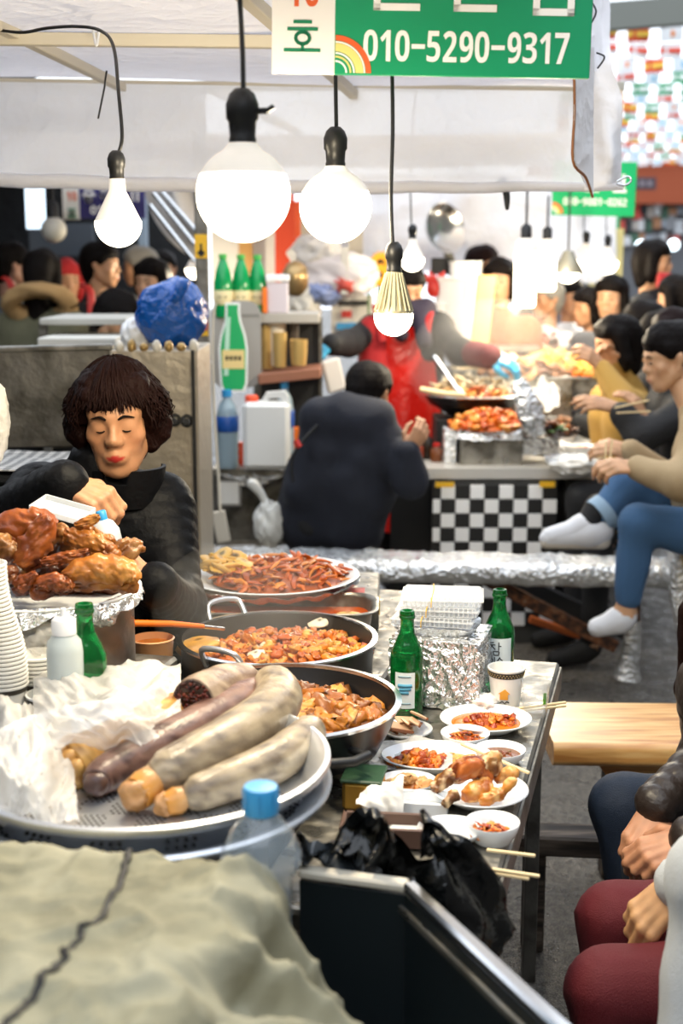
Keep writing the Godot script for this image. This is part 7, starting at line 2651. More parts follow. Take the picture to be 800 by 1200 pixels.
	for q in [-1.0, 1.0]:
		up_bones.append([j.pel + rt * w2 * q * 1.1 - axis * look.get("hem", 0.08) * s, j.pel + rt * w2 * q + axis * 0.14 * s, (0.1 * s * fat + puff), (0.098 * s * fat + puff)])
		up_bones.append([j.pel + rt * w2 * q + axis * 0.14 * s, mid + rt * 0.085 * q * s - axis * 0.07 * s, (0.098 * s * fat + puff), (0.095 * s + puff)])
	for k in ["l", "r"]:
		up_bones.append([j["sh" + k], j["el" + k], 0.056 * s + puff * 0.7, 0.047 * s + puff * 0.6])
		var cuff: Vector3 = j["el" + k].lerp(j["wr" + k], look.get("sleeve", 0.98))
		up_bones.append([j["el" + k], cuff, 0.047 * s + puff * 0.6, 0.036 * s + puff * 0.5])
	up_bones.append([nb - axis * 0.03 * s, nb + axis * look.get("collar", 0.02) * s + fw * 0.01, 0.072 * s, 0.064 * s])
	for e in look.get("extra", []): up_bones.append(e)
	var quilt: float = look.get("quilt", 0.0)
	var wr_amp: float = look.get("wrinkle", 0.010)
	var pelv: Vector3 = j.pel
	var arms := [[j.elr, j.wrr], [j.ell, j.wrl], [j.shr, j.elr], [j.shl, j.ell]]
	var t := Buf.new()
	field(t, up_bones, cell * 0.8, 0.035 * s, inv, func(v, _n):
		var d := noise.get_noise_3dv(v * 190.0) * wr_amp + (1.0 - 2.0 * absf(noise.get_noise_3dv(v * 130.0 + Vector3.ONE * 60.0))) * wr_amp * 0.6
		if quilt > 0.0:
			var q: float = (v - pelv).dot(axis)
			for sg in arms:
				var near := Geometry3D.get_closest_point_to_segment(v, sg[0], sg[1])
				if near.distance_to(v) < 0.085 * s: q = near.distance_to(sg[0])
			d += pow(absf(sin(q * quilt * 0.5 + noise.get_noise_3dv(v * 60.0))), 0.6) * look.get("quilt_depth", 0.008) - 0.005
		return d)
	part(o, look.get("top_name", "jacket"), t, look.get("top", M.cloth_black))
	var lg := Buf.new()
	var lb := [[j.hil, j.hir, 0.1 * s, 0.1 * s]]
	for k in ["l", "r"]:
		lb.append([j["hi" + k], j["kn" + k], 0.092 * s, 0.066 * s])
		lb.append([j["kn" + k], j["kn" + k].lerp(j["an" + k], look.get("leg_to", 0.93)), 0.064 * s, 0.05 * s])
	field(lg, lb, cell * 0.9, 0.03 * s, inv, func(v, _n): return noise.get_noise_3dv(v * 200.0) * 0.008 + pow(1.0 - minf(1.0, absf(noise.get_noise_3d(v.x * 110.0 + v.y * 90.0 + 30.0, v.y * 120.0, v.z * 150.0)) * 2.2), 2.0) * 0.003 - 0.001)
	part(o, "trousers", lg, look.get("bottom", M.cloth_black))
	for k in ["l", "r"]:
		var sh := Buf.new()
		var a: Vector3 = j["an" + k]
		var tt: Vector3 = j["to" + k]
		field(sh, [[a, a.lerp(tt, 0.25), 0.044 * s, 0.045 * s], [a.lerp(tt, 0.2) - V(0, 0.012, 0), tt, 0.044 * s, 0.036 * s]], 0.012, 0.02, inv)
		part(o, "shoe", sh, look.get("shoe", M.cloth_black))
	return o

# a part added to a person from bones given in the world
func garment(o: Node3D, n: String, bones: Array, m: Material, cell := 0.014, k := 0.02, amp := 0.008) -> void:
	var b := Buf.new()
	field(b, bones, cell, k, o.transform.affine_inverse(), func(v, _n): return noise.get_noise_3dv(v * 260.0) * amp)
	part(o, n, b, m)

func people() -> void:
	vendor_woman()
	right_customers()
	next_vendors()
	passers_by()

func vendor_woman() -> void:
	var C := at(138, 490, 2.88)
	var j := {
		"shr": at(50, 585, 2.93), "shl": at(186, 594, 2.98), "pel": at(135, 850, 3.12),
		"elr": at(-22, 622, 2.72), "wrr": at(76, 566, 2.52), "ell": at(206, 716, 2.86), "wrl": at(182, 684, 2.62)}
	var o := human("woman vendor with short permed dark hair and black puffer jacket behind the pork platter", C, 2.0, "stand", {
		"cell": 0.013, "headcell": 0.0042, "haircell": 0.006, "handcell": 0.0034, "style": "perm", "hair": M.hair_brown, "top": M.puffer, "bottom": M.cloth_black, "pitch": 7.0, "turn": 3.0, "roll": 2.0, "scale": 1.05, "head_size": V(0.92, 1.0, 1.0),
		"lids": true, "lips": Color(0.36, 0.025, 0.02), "skin": Color(0.44, 0.22, 0.115), "puff": 0.018, "quilt": 190.0, "quilt_depth": 0.0035, "wrinkle": 0.007, "collar": 0.035, "hand_scale": 0.9,
		"hand_r": [V(0.85, -0.3, 0.25), V(0.25, 0.75, 0.6), [0.85, 0.88, 0.9, 0.9, 0.3]],
		"hand_l": [V(-0.9, 0.12, 0.2), V(0.1, 0.1, 1.0), [0.3, 0.3, 0.35, 0.4, 0.1]]}, j)
	var inv := o.transform.affine_inverse()
	var hx := Transform3D(Basis.from_euler(V(deg_to_rad(7), deg_to_rad(3), deg_to_rad(2))) * Basis.from_scale(V(0.92, 1.0, 1.0) * 1.05), C)
	# bangs and curls, lock by lock
	var b := Buf.new()
	rng.seed = 21
	# from the whorl at the crown down over the cap; the front ends in the fringe, the rest in curled tips
	for i in 620:
		var a := rng.randf() * TAU - PI
		var front := absf(a) < 0.82
		var t1 := (1.4 + rng.randf_range(-0.16, 0.1) - absf(a) * 0.05) if front else rng.randf_range(1.55, 2.2) - (0.15 if absf(a) < 1.3 else 0.0)
		var t0 := rng.randf_range(0.05, 0.55) if not front else rng.randf_range(0.1, 0.3)
		var pts := []
		var ph := rng.randf() * 6.0
		var lift := rng.randf_range(-0.004, 0.006)
		for k in 9:
			var q := k / 8.0
			var t := lerpf(t0, t1, q)
			var aa := a + sin(q * 5.0 + ph) * 0.05 + (noise.get_noise_1d(i * 30.0) * 0.2 * q)
			var wave := sin(q * q * 9.0 + ph) * 0.011 * q * (0.25 if front else 1.0)
			var rx := 0.087 + 0.029 * smoothstep(0.8, 1.8, t) + lift + wave
			var rz := (0.108 if cos(aa) > 0.0 else 0.104) + lift + wave * 0.6
			pts.append(V(sin(t) * sin(aa) * rx, 0.022 + cos(t) * (0.103 + lift) + wave * 0.5, -0.008 + sin(t) * cos(aa) * rz))
		var th := rng.randf_range(0.0022, 0.0036)
		tube(b, pts, lerps([th * 0.6, th, th, th * 0.9, th * 0.25], 9), 5, true, 0.7)
	part(o, "curls", b, M.hair_brown, inv * hx)
	# collar, zip and earring
	b = Buf.new()
	var nk := hx * V(0, -0.15, -0.015)
	sheet(b, 40, 6, func(u, v):
		var a := lerpf(-1.95, 1.95, u)
		var r := lerpf(0.082, 0.095, v)
		return nk + V(sin(a) * r, lerpf(-0.04, 0.045, v) - (0.05 if absf(a) < 0.3 else 0.0) * v * 0.6, cos(a) * r * 0.95 + 0.01), 0.008)
	pw(o, "collar", b, M.puffer)
	b = Buf.new()
	blob(b, Vector3.ONE * 0.004, hx * T(V(-0.08, -0.036, 0.002)))
	pw(o, "earring", b, M.chrome)

func right_customers() -> void:
	# seated woman or man in navy trousers, hands folded; only arm, hands, knee and hair reach into the picture
	var o := human("seated customer in brown quilted jacket and navy trousers with folded hands", at(858, 742, 2.62), -80.0, "sit", {
		"cell": 0.014, "headcell": 0.009, "haircell": 0.009, "handcell": 0.0036, "style": "long", "hair": M.hair_brown, "turn": -20.0, "top": M.puffer_brown, "bottom": M.navy_trouser, "puff": 0.02, "quilt": 170.0, "quilt_depth": 0.005, "pitch": 20.0, "skin": Color(0.56, 0.27, 0.15), "wrinkle": 0.006,
		"hand_r": [V(-0.45, -0.6, 0.4), V(-0.4, 0.55, 0.6), [0.5, 0.55, 0.62, 0.7, 0.2], -1.0],
		"hand_l": [V(-0.8, -0.35, -0.1), V(-0.1, 0.75, 0.6), [0.6, 0.65, 0.7, 0.75, 0.3], 1.0]}, {
		"shr": at(845, 800, 2.6), "shl": at(900, 790, 2.35), "pel": at(930, 960, 2.75),
		"elr": at(842, 880, 2.62), "wrr": at(770, 944, 2.52), "ell": at(880, 950, 2.4), "wrl": at(812, 984, 2.4),
		"hir": at(880, 950, 2.85), "knr": at(731, 943, 2.8), "anr": at(752, 1120, 2.78), "tor": at(720, 1150, 2.75),
		"hil": at(880, 1010, 2.6), "knl": at(770, 1020, 2.58), "anl": at(800, 1200, 2.56), "tol": at(770, 1230, 2.5)})
	# customer in maroon trousers and grey sleeve
	o = human("seated customer in maroon trousers and pale grey sleeve, cut by the right edge", at(1010, 800, 1.95), -95.0, "sit", {
		"cell": 0.014, "headcell": 0.012, "haircell": 0.012, "handcell": 0.0036, "style": "short", "top": M.grey_sleeve, "top_name": "sweater", "bottom": M.maroon, "puff": 0.016, "skin": Color(0.58, 0.32, 0.15), "sleeve": 0.94, "wrinkle": 0.009,
		"hand_r": [V(-0.75, -0.75, 0.1), V(-0.5, 0.45, 0.72), [0.75, 0.8, 0.85, 0.9, 0.2], -1.0],
		"hand_l": [V(-0.2, -0.9, 0.0), V(-0.7, 0.2, 0.6), [0.5, 0.55, 0.6, 0.6, 0.2], 1.0]}, {
		"shr": at(930, 900, 2.05), "shl": at(960, 900, 1.7), "pel": at(1000, 1180, 2.05),
		"elr": at(870, 1010, 2.1), "wrr": at(796, 1036, 2.12), "ell": at(835, 1025, 1.8), "wrl": at(806, 1300, 1.78),
		"hir": at(905, 1080, 2.3), "knr": at(722, 1081, 2.3), "anr": at(722, 1330, 2.3), "tor": at(690, 1360, 2.25),
		"hil": at(900, 1165, 2.08), "knl": at(712, 1160, 2.08), "anl": at(708, 1420, 2.05), "tol": at(680, 1450, 2.0)})
	# man in beige jacket and jeans on the far side
	var m := human("young man in beige jacket and blue jeans, legs crossed, eating with chopsticks at the right", at(786, 420, 4.75), -86.0, "sit_eat", {
		"cell": 0.018, "headcell": 0.0075, "haircell": 0.009, "handcell": 0.006, "style": "short", "top": M.beige, "bottom": M.denim, "shoe": M.white_cloth, "puff": 0.016, "pitch": 10.0, "skin": Color(0.6, 0.34, 0.19), "leg_to": 0.8,
		"hand_r": [V(-0.9, 0.2, 0.1), V(0.1, 0.6, 0.7), [0.6, 0.65, 0.7, 0.75, 0.3], -1.0],
		"hand_l": [V(-0.85, 0.1, 0.2), V(0.1, 0.7, 0.5), [0.6, 0.65, 0.7, 0.75, 0.3], 1.0]}, {
		"shr": at(822, 512, 4.9), "shl": at(822, 505, 4.55), "pel": at(835, 625, 4.8),
		"elr": at(800, 575, 4.95), "wrr": at(737, 528, 4.9), "ell": at(800, 566, 4.4), "wrl": at(745, 548, 4.55),
		"hir": at(830, 615, 4.9), "knr": at(738, 566, 4.78), "anr": at(694, 612, 4.76), "tor": at(645, 629, 4.76),
		"hil": at(830, 625, 4.65), "knl": at(748, 612, 4.6), "anl": at(732, 722, 4.7), "tol": at(700, 735, 4.72)})
	var b := Buf.new()
	tube(b, [at(700, 596, 4.76), at(690, 614, 4.76)], [0.05, 0.048], 14)
	pw(m, "black_sock", b, M.cloth_black)
	b = Buf.new()
	tube(b, [at(711, 598, 4.77), at(700, 606, 4.765)], [0.068, 0.068], 18)
	pw(m, "turned_cuff", b, mat(Color("8aa4ba"), 0.85))
	garment(m, "sneaker", [[at(703, 622, 4.76), at(690, 622, 4.76), 0.05, 0.05], [at(690, 626, 4.76), at(642, 631, 4.76), 0.046, 0.032]], M.white_cloth, 0.01, 0.03, 0.002)
	garment(m, "sneaker_sole", [[at(706, 634, 4.76), at(640, 635, 4.76), 0.03, 0.026]], mat(Color("cfc8bd"), 0.7), 0.008, 0.01, 0.0)
	for k in [[712, 540, 700, 505, 4.68], [717, 541, 707, 503, 4.68]]:
		b = Buf.new()
		bar(b, at(k[0] - 4, k[1] + 12, k[4]), at(k[2] + 10, k[3] + 12, k[4]), 0.006, 0.006, 0.001)
		solo("chopstick", ["upright chopstick in the beige jacket man's hand, left one of the pair", "upright chopstick in the beige jacket man's hand, right one of the pair"][0 if k[0] == 712 else 1], "chopstick", b, M.chopstick, ID)
	# the man's neighbours along the counter
	human("woman in a tan coat with dark bobbed hair eating from her fingers at the counter", at(722, 404, 5.9), -78.0, "sit_eat", {"cell": 0.02, "headcell": 0.009, "haircell": 0.011, "style": "bob", "top": M.tan, "pitch": 8.0, "skin": Color(0.5, 0.27, 0.145), "puff": 0.022,
		"hand_l": [V(-0.6, 0.6, 0.1), V(0.3, 0.5, 0.7), [0.5, 0.55, 0.6, 0.65, 0.2], 1.0]}, {"elr": at(745, 470, 6.0), "wrr": at(722, 428, 5.9), "ell": at(735, 478, 5.6), "wrl": at(706, 432, 5.72)})
	var k2 := human("customer hidden behind the beige jacket man, black sleeve reaching over the counter", at(790, 400, 5.35), -85.0, "sit_eat", {"cell": 0.02, "headcell": 0.011, "haircell": 0.012, "style": "bob", "hair": M.hair_brown, "top": M.cloth_black, "skin": Color(0.5, 0.27, 0.145), "sleeve": 0.75,
		"hand_l": [V(-0.9, 0.25, 0.05), V(0.1, 0.7, 0.6), [0.3, 0.35, 0.4, 0.45, 0.2], 1.0], "hand_r": [V(-0.4, 0.8, 0.0), V(0.6, 0.3, 0.6), [0.5, 0.55, 0.6, 0.6, 0.2], -1.0]}, {"ell": at(752, 512, 5.2), "wrl": at(722, 478, 5.25), "elr": at(790, 505, 5.4), "wrr": at(755, 492, 5.3)})
	for q in [[690, 476, 760, 473, 5.15], [692, 482, 762, 486, 5.15]]:
		b = Buf.new()
		bar(b, at(q[0] + 30, q[1] + 2, q[4]), at(q[2], q[3] - 4, q[4]), 0.006, 0.006, 0.001)
		solo("chopstick", "level chopstick held over the counter beside the beige jacket man's face" if q[0] == 690 else "second level chopstick held just under its twin over the counter", "chopstick", b, M.chopstick, ID)
	human("dark haired customer in black turned away, behind the tan coat woman", at(752, 385, 6.4), -100.0, "sit_eat", {"cell": 0.022, "headcell": 0.013, "style": "short", "top": M.cloth_black, "skin": Color(0.5, 0.27, 0.145)})
	human("black haired customer bending low at the counter behind the others", at(778, 398, 6.0), -110.0, "sit", {"cell": 0.022, "headcell": 0.014, "style": "short", "top": M.plum, "pitch": 25.0})
	human("woman facing forward with centre parted dark hair in the far seats", at(716, 350, 7.4), -30.0, "sit_eat", {"cell": 0.022, "headcell": 0.011, "haircell": 0.014, "style": "bob", "top": M.grey_cloth, "skin": Color(0.55, 0.31, 0.18)})
	human("person in black hooded coat and red scarf standing above the seated row", at(766, 308, 7.6), 70.0, "stand", {"cell": 0.022, "headcell": 0.012, "haircell": 0.014, "style": "bob", "top": M.cloth_black, "puff": 0.03, "skin": Color(0.5, 0.27, 0.145), "extra": []})
	b = Buf.new()
	var sc := at(776, 332, 7.55)
	tube(b, smooth([sc + V(-0.05, 0.02, 0.1), sc + V(0.06, 0.0, 0.1), sc + V(0.12, -0.08, 0.06), sc + V(0.15, -0.2, 0.04)], 5), 0.045, 8)
	solo("red_scarf", "red scarf around the neck of the person in the black hooded coat", "scarf", b, M.red_cloth, ID)
	human("blurred customer with grey brown hair in pale coat near the hanging tube lamps", at(640, 352, 8.2), -60.0, "sit_eat", {"cell": 0.024, "headcell": 0.014, "style": "short", "hair": M.hair_grey, "top": M.white_cloth, "grey": true})
	human("far customer in white shirt with dark hair beside the steaming trays", at(668, 350, 8.6), 20.0, "stand", {"cell": 0.024, "headcell": 0.014, "style": "short", "top": M.white_cloth})
	human("dark haired customer in navy leaning in at the row's far end", at(690, 362, 8.0), -70.0, "sit_eat", {"cell": 0.024, "headcell": 0.014, "style": "bob", "top": M.navy})
	human("customer with a round black head of hair at the right border", at(792, 352, 6.9), -120.0, "sit_eat", {"cell": 0.022, "headcell": 0.014, "style": "bob", "top": M.cloth_black})
	human("child sized customer with brown hair low behind the counter dishes", at(622, 380, 8.4), -40.0, "sit_eat", {"cell": 0.024, "headcell": 0.014, "style": "short", "hair": M.hair_brown, "top": M.orange_cloth, "scale": 0.9})

func next_vendors() -> void:
	var rc := V(0, 0, 1)
	var o := human("vendor in red apron and blue gloves tending the next stall, face behind the LED bulb", at(476, 338, 6.5), 14.0, "stand", {
		"cell": 0.018, "headcell": 0.009, "haircell": 0.011, "handcell": 0.006, "style": "short", "hair": M.hair_black, "top": M.cloth_black, "top_name": "sweater", "bottom": M.cloth_black, "puff": 0.02, "pitch": 18.0, "glove": M.glove, "sleeve": 0.95,
		"hand_r": [V(-1.0, -0.2, 0.1), V(-0.2, 0.8, 0.6), [0.35, 0.4, 0.4, 0.45, 0.2]], "hand_l": [V(0.9, -0.25, 0.2), V(0.2, 0.8, 0.6), [0.5, 0.55, 0.6, 0.65, 0.3]]}, {
		"shr": at(435, 388, 6.5), "shl": at(512, 384, 6.5), "elr": at(408, 402, 6.35), "wrr": at(387, 403, 6.1), "ell": at(540, 412, 6.3), "wrl": at(574, 418, 6.1)})
	var inv := o.transform.affine_inverse()
	var b := Buf.new()
	var top := at(470, 382, 6.5)
	sheet(b, 26, 34, func(u, v):
		var a := lerpf(-1.15, 1.15, u) * lerpf(0.72, 1.0, smoothstep(0.0, 0.35, v))
		var r := lerpf(0.135, 0.2, v)
		var f = sin(a * 9.0 + v * 4.0) * 0.008 * v + noise.get_noise_2d(u * 70, v * 140) * 0.016
		return top + V(sin(a) * (r + f) * 1.15 + 0.02, -v * 1.0, cos(a) * (r + f) * 0.92 - 0.005), 0.004)
	pw(o, "apron", b, M.apron)
	for sx in [[440, 352, 448, 400], [505, 350, 498, 398]]:
		b = Buf.new()
		tube(b, smooth([at(sx[0], sx[1] + 6, 6.45), at((sx[0] + sx[2]) / 2.0, (sx[1] + sx[3]) / 2.0, 6.34), at(sx[2], sx[3], 6.33)], 5), 0.02, 8, true, 0.5)
		pw(o, "apron_strap", b, M.red_cloth)
	garment(o, "scarf", [[at(462, 368, 6.42), at(498, 364, 6.42), 0.06, 0.06], [at(492, 370, 6.38), at(498, 400, 6.33), 0.05, 0.035], [at(462, 372, 6.4), at(470, 392, 6.34), 0.045, 0.03]], M.plum, 0.012, 0.03, 0.012)
	garment(o, "maroon_cuff", [[at(556, 415, 6.2), at(573, 418, 6.1), 0.062, 0.058]], mat(Color("5a1a22"), 0.85), 0.011, 0.01, 0.006)
	garment(o, "maroon_cuff", [[at(398, 403, 6.29), at(388, 404, 6.21), 0.06, 0.056]], mat(Color("5a1a22"), 0.85), 0.011, 0.01, 0.006)
	garment(o, "red_sleeveless_vest", [[at(436, 386, 6.46), at(440, 440, 6.46), 0.07, 0.09]], M.red_cloth, 0.014, 0.03, 0.006)
	# crouching person in navy hoodie, back towards the camera
	o = human("crouching person in a dark navy hooded jacket seen from behind, beyond the foil bench", at(432, 462, 5.42), 150.0, "stand", {
		"cell": 0.016, "headcell": 0.009, "haircell": 0.01, "handcell": 0.006, "style": "short", "top": M.navy, "bottom": M.cloth_black, "puff": 0.03, "pitch": 18.0, "hem": 0.06, "fat": 1.25, "wrinkle": 0.012,
		"hand_l": [V(0.3, 0.8, -0.3), V(0.5, 0.2, 0.8), [0.6, 0.65, 0.7, 0.75, 0.3]],
		"hand_r": [V(0.6, 0.85, 0.0), V(0.2, 0.0, 1.0), [0.7, 0.75, 0.8, 0.8, 0.3]],
		"extra": [[at(375, 490, 5.35), at(432, 500, 5.3), 0.085, 0.09], [at(405, 478, 5.32), at(440, 488, 5.3), 0.075, 0.07]]}, {
		"shl": at(378, 512, 5.38), "shr": at(452, 520, 5.3), "pel": at(392, 596, 5.5), "elr": at(480, 562, 5.25), "wrr": at(478, 528, 5.2), "ell": at(356, 575, 5.4), "wrl": at(372, 612, 5.6),
		"hil": at(365, 610, 5.5), "hir": at(420, 612, 5.5), "knl": at(355, 660, 5.8), "knr": at(425, 660, 5.85), "anl": at(360, 730, 5.6), "anr": at(420, 730, 5.6), "tol": at(366, 730, 5.8), "tor": at(424, 730, 5.8)})
	b = Buf.new()
	tube(b, smooth([at(372, 498, 5.26), at(352, 520, 5.24), at(342, 540, 5.24), at(343, 565, 5.26)], 6), 0.007, 6)
	pw(o, "hood_cord", b, M.cloth_black)
	b = Buf.new()
	tube(b, [at(346, 516, 5.24), at(351, 524, 5.24)], 0.013, 8)
	pw(o, "red_toggle", b, M.red)
	# third vendor in orange behind the steam
	human("vendor in orange and red top with dark hair, half hidden behind a wooden board", at(585, 330, 7.4), -20.0, "stand", {"cell": 0.022, "headcell": 0.011, "haircell": 0.013, "style": "bob", "top": M.orange_cloth, "skin": Color(0.55, 0.31, 0.18)})
	human("person with round dark hair at the back of the next stall, face turned right", at(566, 312, 8.4), 60.0, "stand", {"cell": 0.024, "headcell": 0.013, "style": "short", "hair": M.hair_brown, "top": M.red_cloth})

func passers_by() -> void:
	var o := human("woman with long dark hair and olive parka with fur trimmed hood, back turned", at(50, 322, 6.9), 165.0, "stand", {"cell": 0.022, "headcell": 0.012, "haircell": 0.013, "style": "long", "top": M.olive, "puff": 0.035})
	var b := Buf.new()
	var fc := at(48, 356, 6.86)
	var pts := []
	for i in 19:
		var a := TAU * i / 18.0
		pts.append(fc + V(cos(a) * 0.15, sin(a) * 0.075, sin(a) * 0.06 + 0.03))
	b.col = Color.WHITE
	var P := PackedVector3Array()
	var fr := frames(pts)
	for i in pts.size():
		for k in 12:
			var a := TAU * k / 12
			var r := 0.045 + noise.get_noise_3dv(pts[i] * 500.0 + V(k * 40, 0, 0)) * 0.02
			P.push_back(pts[i] + (fr[i][0] * cos(a) + fr[i][1] * sin(a)) * r)
	grid(b, P, pts.size(), 12, false, true)
	pw(o, "fur_trim", b, M.fur)
	o = human("young man in black jacket with red shoulder strap, in profile facing right", at(119, 312, 7.2), 80.0, "stand", {"cell": 0.022, "headcell": 0.01, "haircell": 0.012, "style": "short", "top": M.cloth_black, "puff": 0.025, "skin": Color(0.5, 0.27, 0.145)})
	b = Buf.new()
	tube(b, smooth([at(96, 334, 7.06), at(104, 338, 7.0), at(107, 352, 6.97), at(106, 380, 6.97)], 5), 0.022, 8, true, 0.5)
	pw(o, "red_strap", b, M.red)
	o = human("passer-by with red strap over a grey sleeve, cut off at the left edge", at(14, 312, 7.4), 120.0, "stand", {"cell": 0.022, "headcell": 0.013, "style": "short", "top": M.grey_cloth, "puff": 0.02, "skin": Color(0.35, 0.18, 0.12)})
	b = Buf.new()
	tube(b, smooth([at(5, 326, 7.2), at(11, 330, 7.18), at(16, 345, 7.17), at(17, 360, 7.17)], 5), 0.025, 8, true, 0.5)
	pw(o, "red_strap", b, M.red)
	human("person in a bright red hooded coat between the parka woman and the young man", at(77, 330, 7.7), 30.0, "stand", {"cell": 0.024, "headcell": 0.014, "style": "bob", "hair": M.red_cloth, "top": M.red_cloth, "puff": 0.03})
	human("woman with dark hair and black coat facing left above the blue bag", at(178, 332, 7.0), -25.0, "stand", {"cell": 0.022, "headcell": 0.01, "haircell": 0.012, "style": "long", "top": M.cloth_black, "skin": Color(0.55, 0.31, 0.18)})
	human("grey haired passer-by in dark coat behind the blue bag woman", at(163, 314, 8.2), -90.0, "stand", {"cell": 0.024, "headcell": 0.014, "style": "short", "hair": M.hair_grey, "top": M.cloth_black, "grey": true})
	human("person with dark hair bending forward low in front of the young man", at(137, 372, 6.4), 100.0, "sit_eat", {"cell": 0.022, "headcell": 0.011, "haircell": 0.013, "style": "short", "top": M.cloth_black, "pitch": 30.0, "skin": Color(0.5, 0.27, 0.145)})
	human("small figure in orange top far behind the blue bag", at(192, 316, 9.2), 0.0, "stand", {"cell": 0.026, "headcell": 0.015, "style": "short", "top": M.orange_cloth})


# ---------------------------------------------------------------- far end of the alley
func far_market() -> void:
	var b := Buf.new()
	# brick gallery across the alley, its dark ground floor
	var c := at(790, 215, 36.0)
	box(b, V(12, 1.1, 0.6), T(V(c.x + 2.0, c.y, c.z)))
	struct("wall_far", b, tri(mat(Color("a04f30"), 0.8), 0.3))
	b = Buf.new()
	var lo := at(790, 232, 36.3)
	box(b, V(12, lo.y, 0.4), T(V(c.x + 2.0, lo.y / 2, c.z - 0.5)))
	struct("wall_back", b, mat(Color("6a6c70"), 0.8))
	var o := thing("far_sign", "dark rectangular sign on the distant brown gallery", "sign", at(752, 215, 35.72))
	box_at(o, "board", V(0.75, 0.32, 0.05), o.position, mat(Color("4a4048"), 0.6))
	for k in 3: box_at(o, "letter", V(0.12, 0.14, 0.02), o.position + V(-0.2 + k * 0.2, 0, 0.03), mat(Color("8a8088"), 0.6), 0.0)
	b = Buf.new()
	bar(b, at(712, 20, 15.0), at(860, 8, 15.0), 0.2, 0.3)
	solo("roof_beam", "grey green steel roof beam crossing the alley at the top right corner", "beam", b, mat(Color("6e716a"), 0.6), ID)
	# shops of goods below the gallery
	rng.seed = 77
	var cols := ["8a8c90", "c8ccd0", "6a4a44", "d8584c", "3a3c40", "b8b0a8", "e0e2e4", "4a6a58", "a87a5a", "909aa4"]
	for i in 34:
		var x := 722 + (i % 12) * 8.5 + rng.randf_range(-2, 2)
		var y := 246 + (i / 12) * 17.0 + rng.randf_range(-3, 3)
		b = Buf.new()
		var p := at(x, y, 36.0)
		p.z = c.z - 0.2
		box(b, V(rng.randf_range(0.14, 0.3), rng.randf_range(0.2, 0.42), 0.2), ID, 0.03)
		solo("hung_goods", "small blurred piece of merchandise hung in the shops under the far gallery", "goods", b, mat(Color(cols[i % cols.size()]), 0.7), T(p), "merchandise under the far gallery")
	for q in [[751, 288, "left white shop lamp glowing under the far gallery"], [789, 287, "right white shop lamp glowing under the far gallery"]]:
		b = Buf.new()
		blob(b, Vector3.ONE * 0.13, ID, 0, 1, 14, 10)
		var l := solo("shop_lamp", q[2], "lamp", b, glow(Color(0.9, 0.97, 1.0), 3.0), T(at(q[0], q[1], 30.0)))
		var li := OmniLight3D.new()
		li.name = "shop_light"
		li.light_energy = 0.3
		li.light_size = 0.1
		li.omni_range = 40.0
		li.omni_attenuation = 2.0
		li.shadow_enabled = true
		l.add_child(li)
	# rows of paper flags on strings
	var designs := [["white paper flag with a red and blue disc on the strings under the market roof", "e9e9ea", "c8404a", "disc"], ["green and white paper flag on the strings under the market roof", "3f9a6a", "e6ece8", "band"], ["red and white paper flag on the strings under the market roof", "e2e0e0", "d8482c", "band"], ["white paper flag with an orange mark on the strings under the market roof", "eef0f2", "e8842c", "disc"], ["pale blue paper flag on the strings under the market roof", "dfe9ef", "54b4d8", "disc"], ["orange red paper flag with yellow band on the strings under the market roof", "d8502c", "e8c04a", "band"]]
	var protos := []
	for d in designs:
		var f := Node3D.new()
		f.name = "paper_flag"
		var fb := Buf.new()
		sheet(fb, 7, 5, func(u, v): return V((u - 0.5) * 0.27, -v * 0.18, sin(u * 5.0) * 0.015), 0.002)
		var m1 := mat(Color(d[1]), 0.7)
		m1.backlight_enabled = true
		m1.backlight = Color(d[1]) * 0.5
		part(f, "cloth", fb, m1)
		fb = Buf.new()
		if d[3] == "disc": lathe(fb, P2([0, -0.006, 0.042, -0.006, 0.042, 0.006, 0, 0.006]), T(V(0, -0.09, 0.006), V(90, 0, 0)), 14)
		else: box(fb, V(0.275, 0.06, 0.03), T(V(0, -0.09, 0.0)), 0.0)
		part(f, "mark", fb, mat(Color(d[2]), 0.7))
		protos.append(f)
	rng.seed = 5
	for r in 17:
		var z := 16.5 + r * 1.25
		var h := 4.45
		var lx := at(640, 100, z).x
		var rx := at(860, 100, z).x
		var sb := Buf.new()
		tube(sb, [V(lx, h + 0.02, -z), V((lx + rx) / 2, h - 0.06, -z), V(rx, h + 0.02, -z)], 0.008, 4)
		solo("flag_string", "thin string carrying a row of paper flags across the alley", "string", sb, M.beige_metal, ID, "flag strings")
		var n := int((rx - lx) / 0.36)
		for i in n:
			var x := lx + (rx - lx) * (i + 0.5) / n
			var k := rng.randi() % protos.size()
			var f: Node3D = protos[k].duplicate()
			f.name = numbered("paper_flag")
			add_child(f)
			var tt := (x - lx) / (rx - lx)
			f.transform = T(V(x, h + 0.02 - 0.08 * (1.0 - absf(2.0 * tt - 1.0)), -z), V(rng.randf_range(-8, 8), rng.randf_range(-25, 25), rng.randf_range(-6, 6)))
			tag(f, designs[k][0], "flag", designs[k][0].replace("paper flag", "paper flags"))
	for f in protos: f.free()
	# dark left background: shop sign, bright doorway, folded umbrella
	o = thing("shop_banner", "purple blue shop banner with white lettering over the dark passage at left", "banner", at(130, 238, 8.6))
	var pl := panel_px(92, 219, 170, 256, 8.6, 0.04)
	box_at(o, "banner_panel", pl[1], pl[0], mat(Color("2e2a6a"), 0.5), 0.0)
	pl = panel_px(74, 218, 93, 257, 8.58, 0.04)
	box_at(o, "white_panel", pl[1], pl[0], mat(Color("e6e4de"), 0.5), 0.0)
	lettering(o, "10", px(11, o.position), px(10, o.position), M.print_orange, T(at(84, 230, 8.55) - o.position), "stall_number")
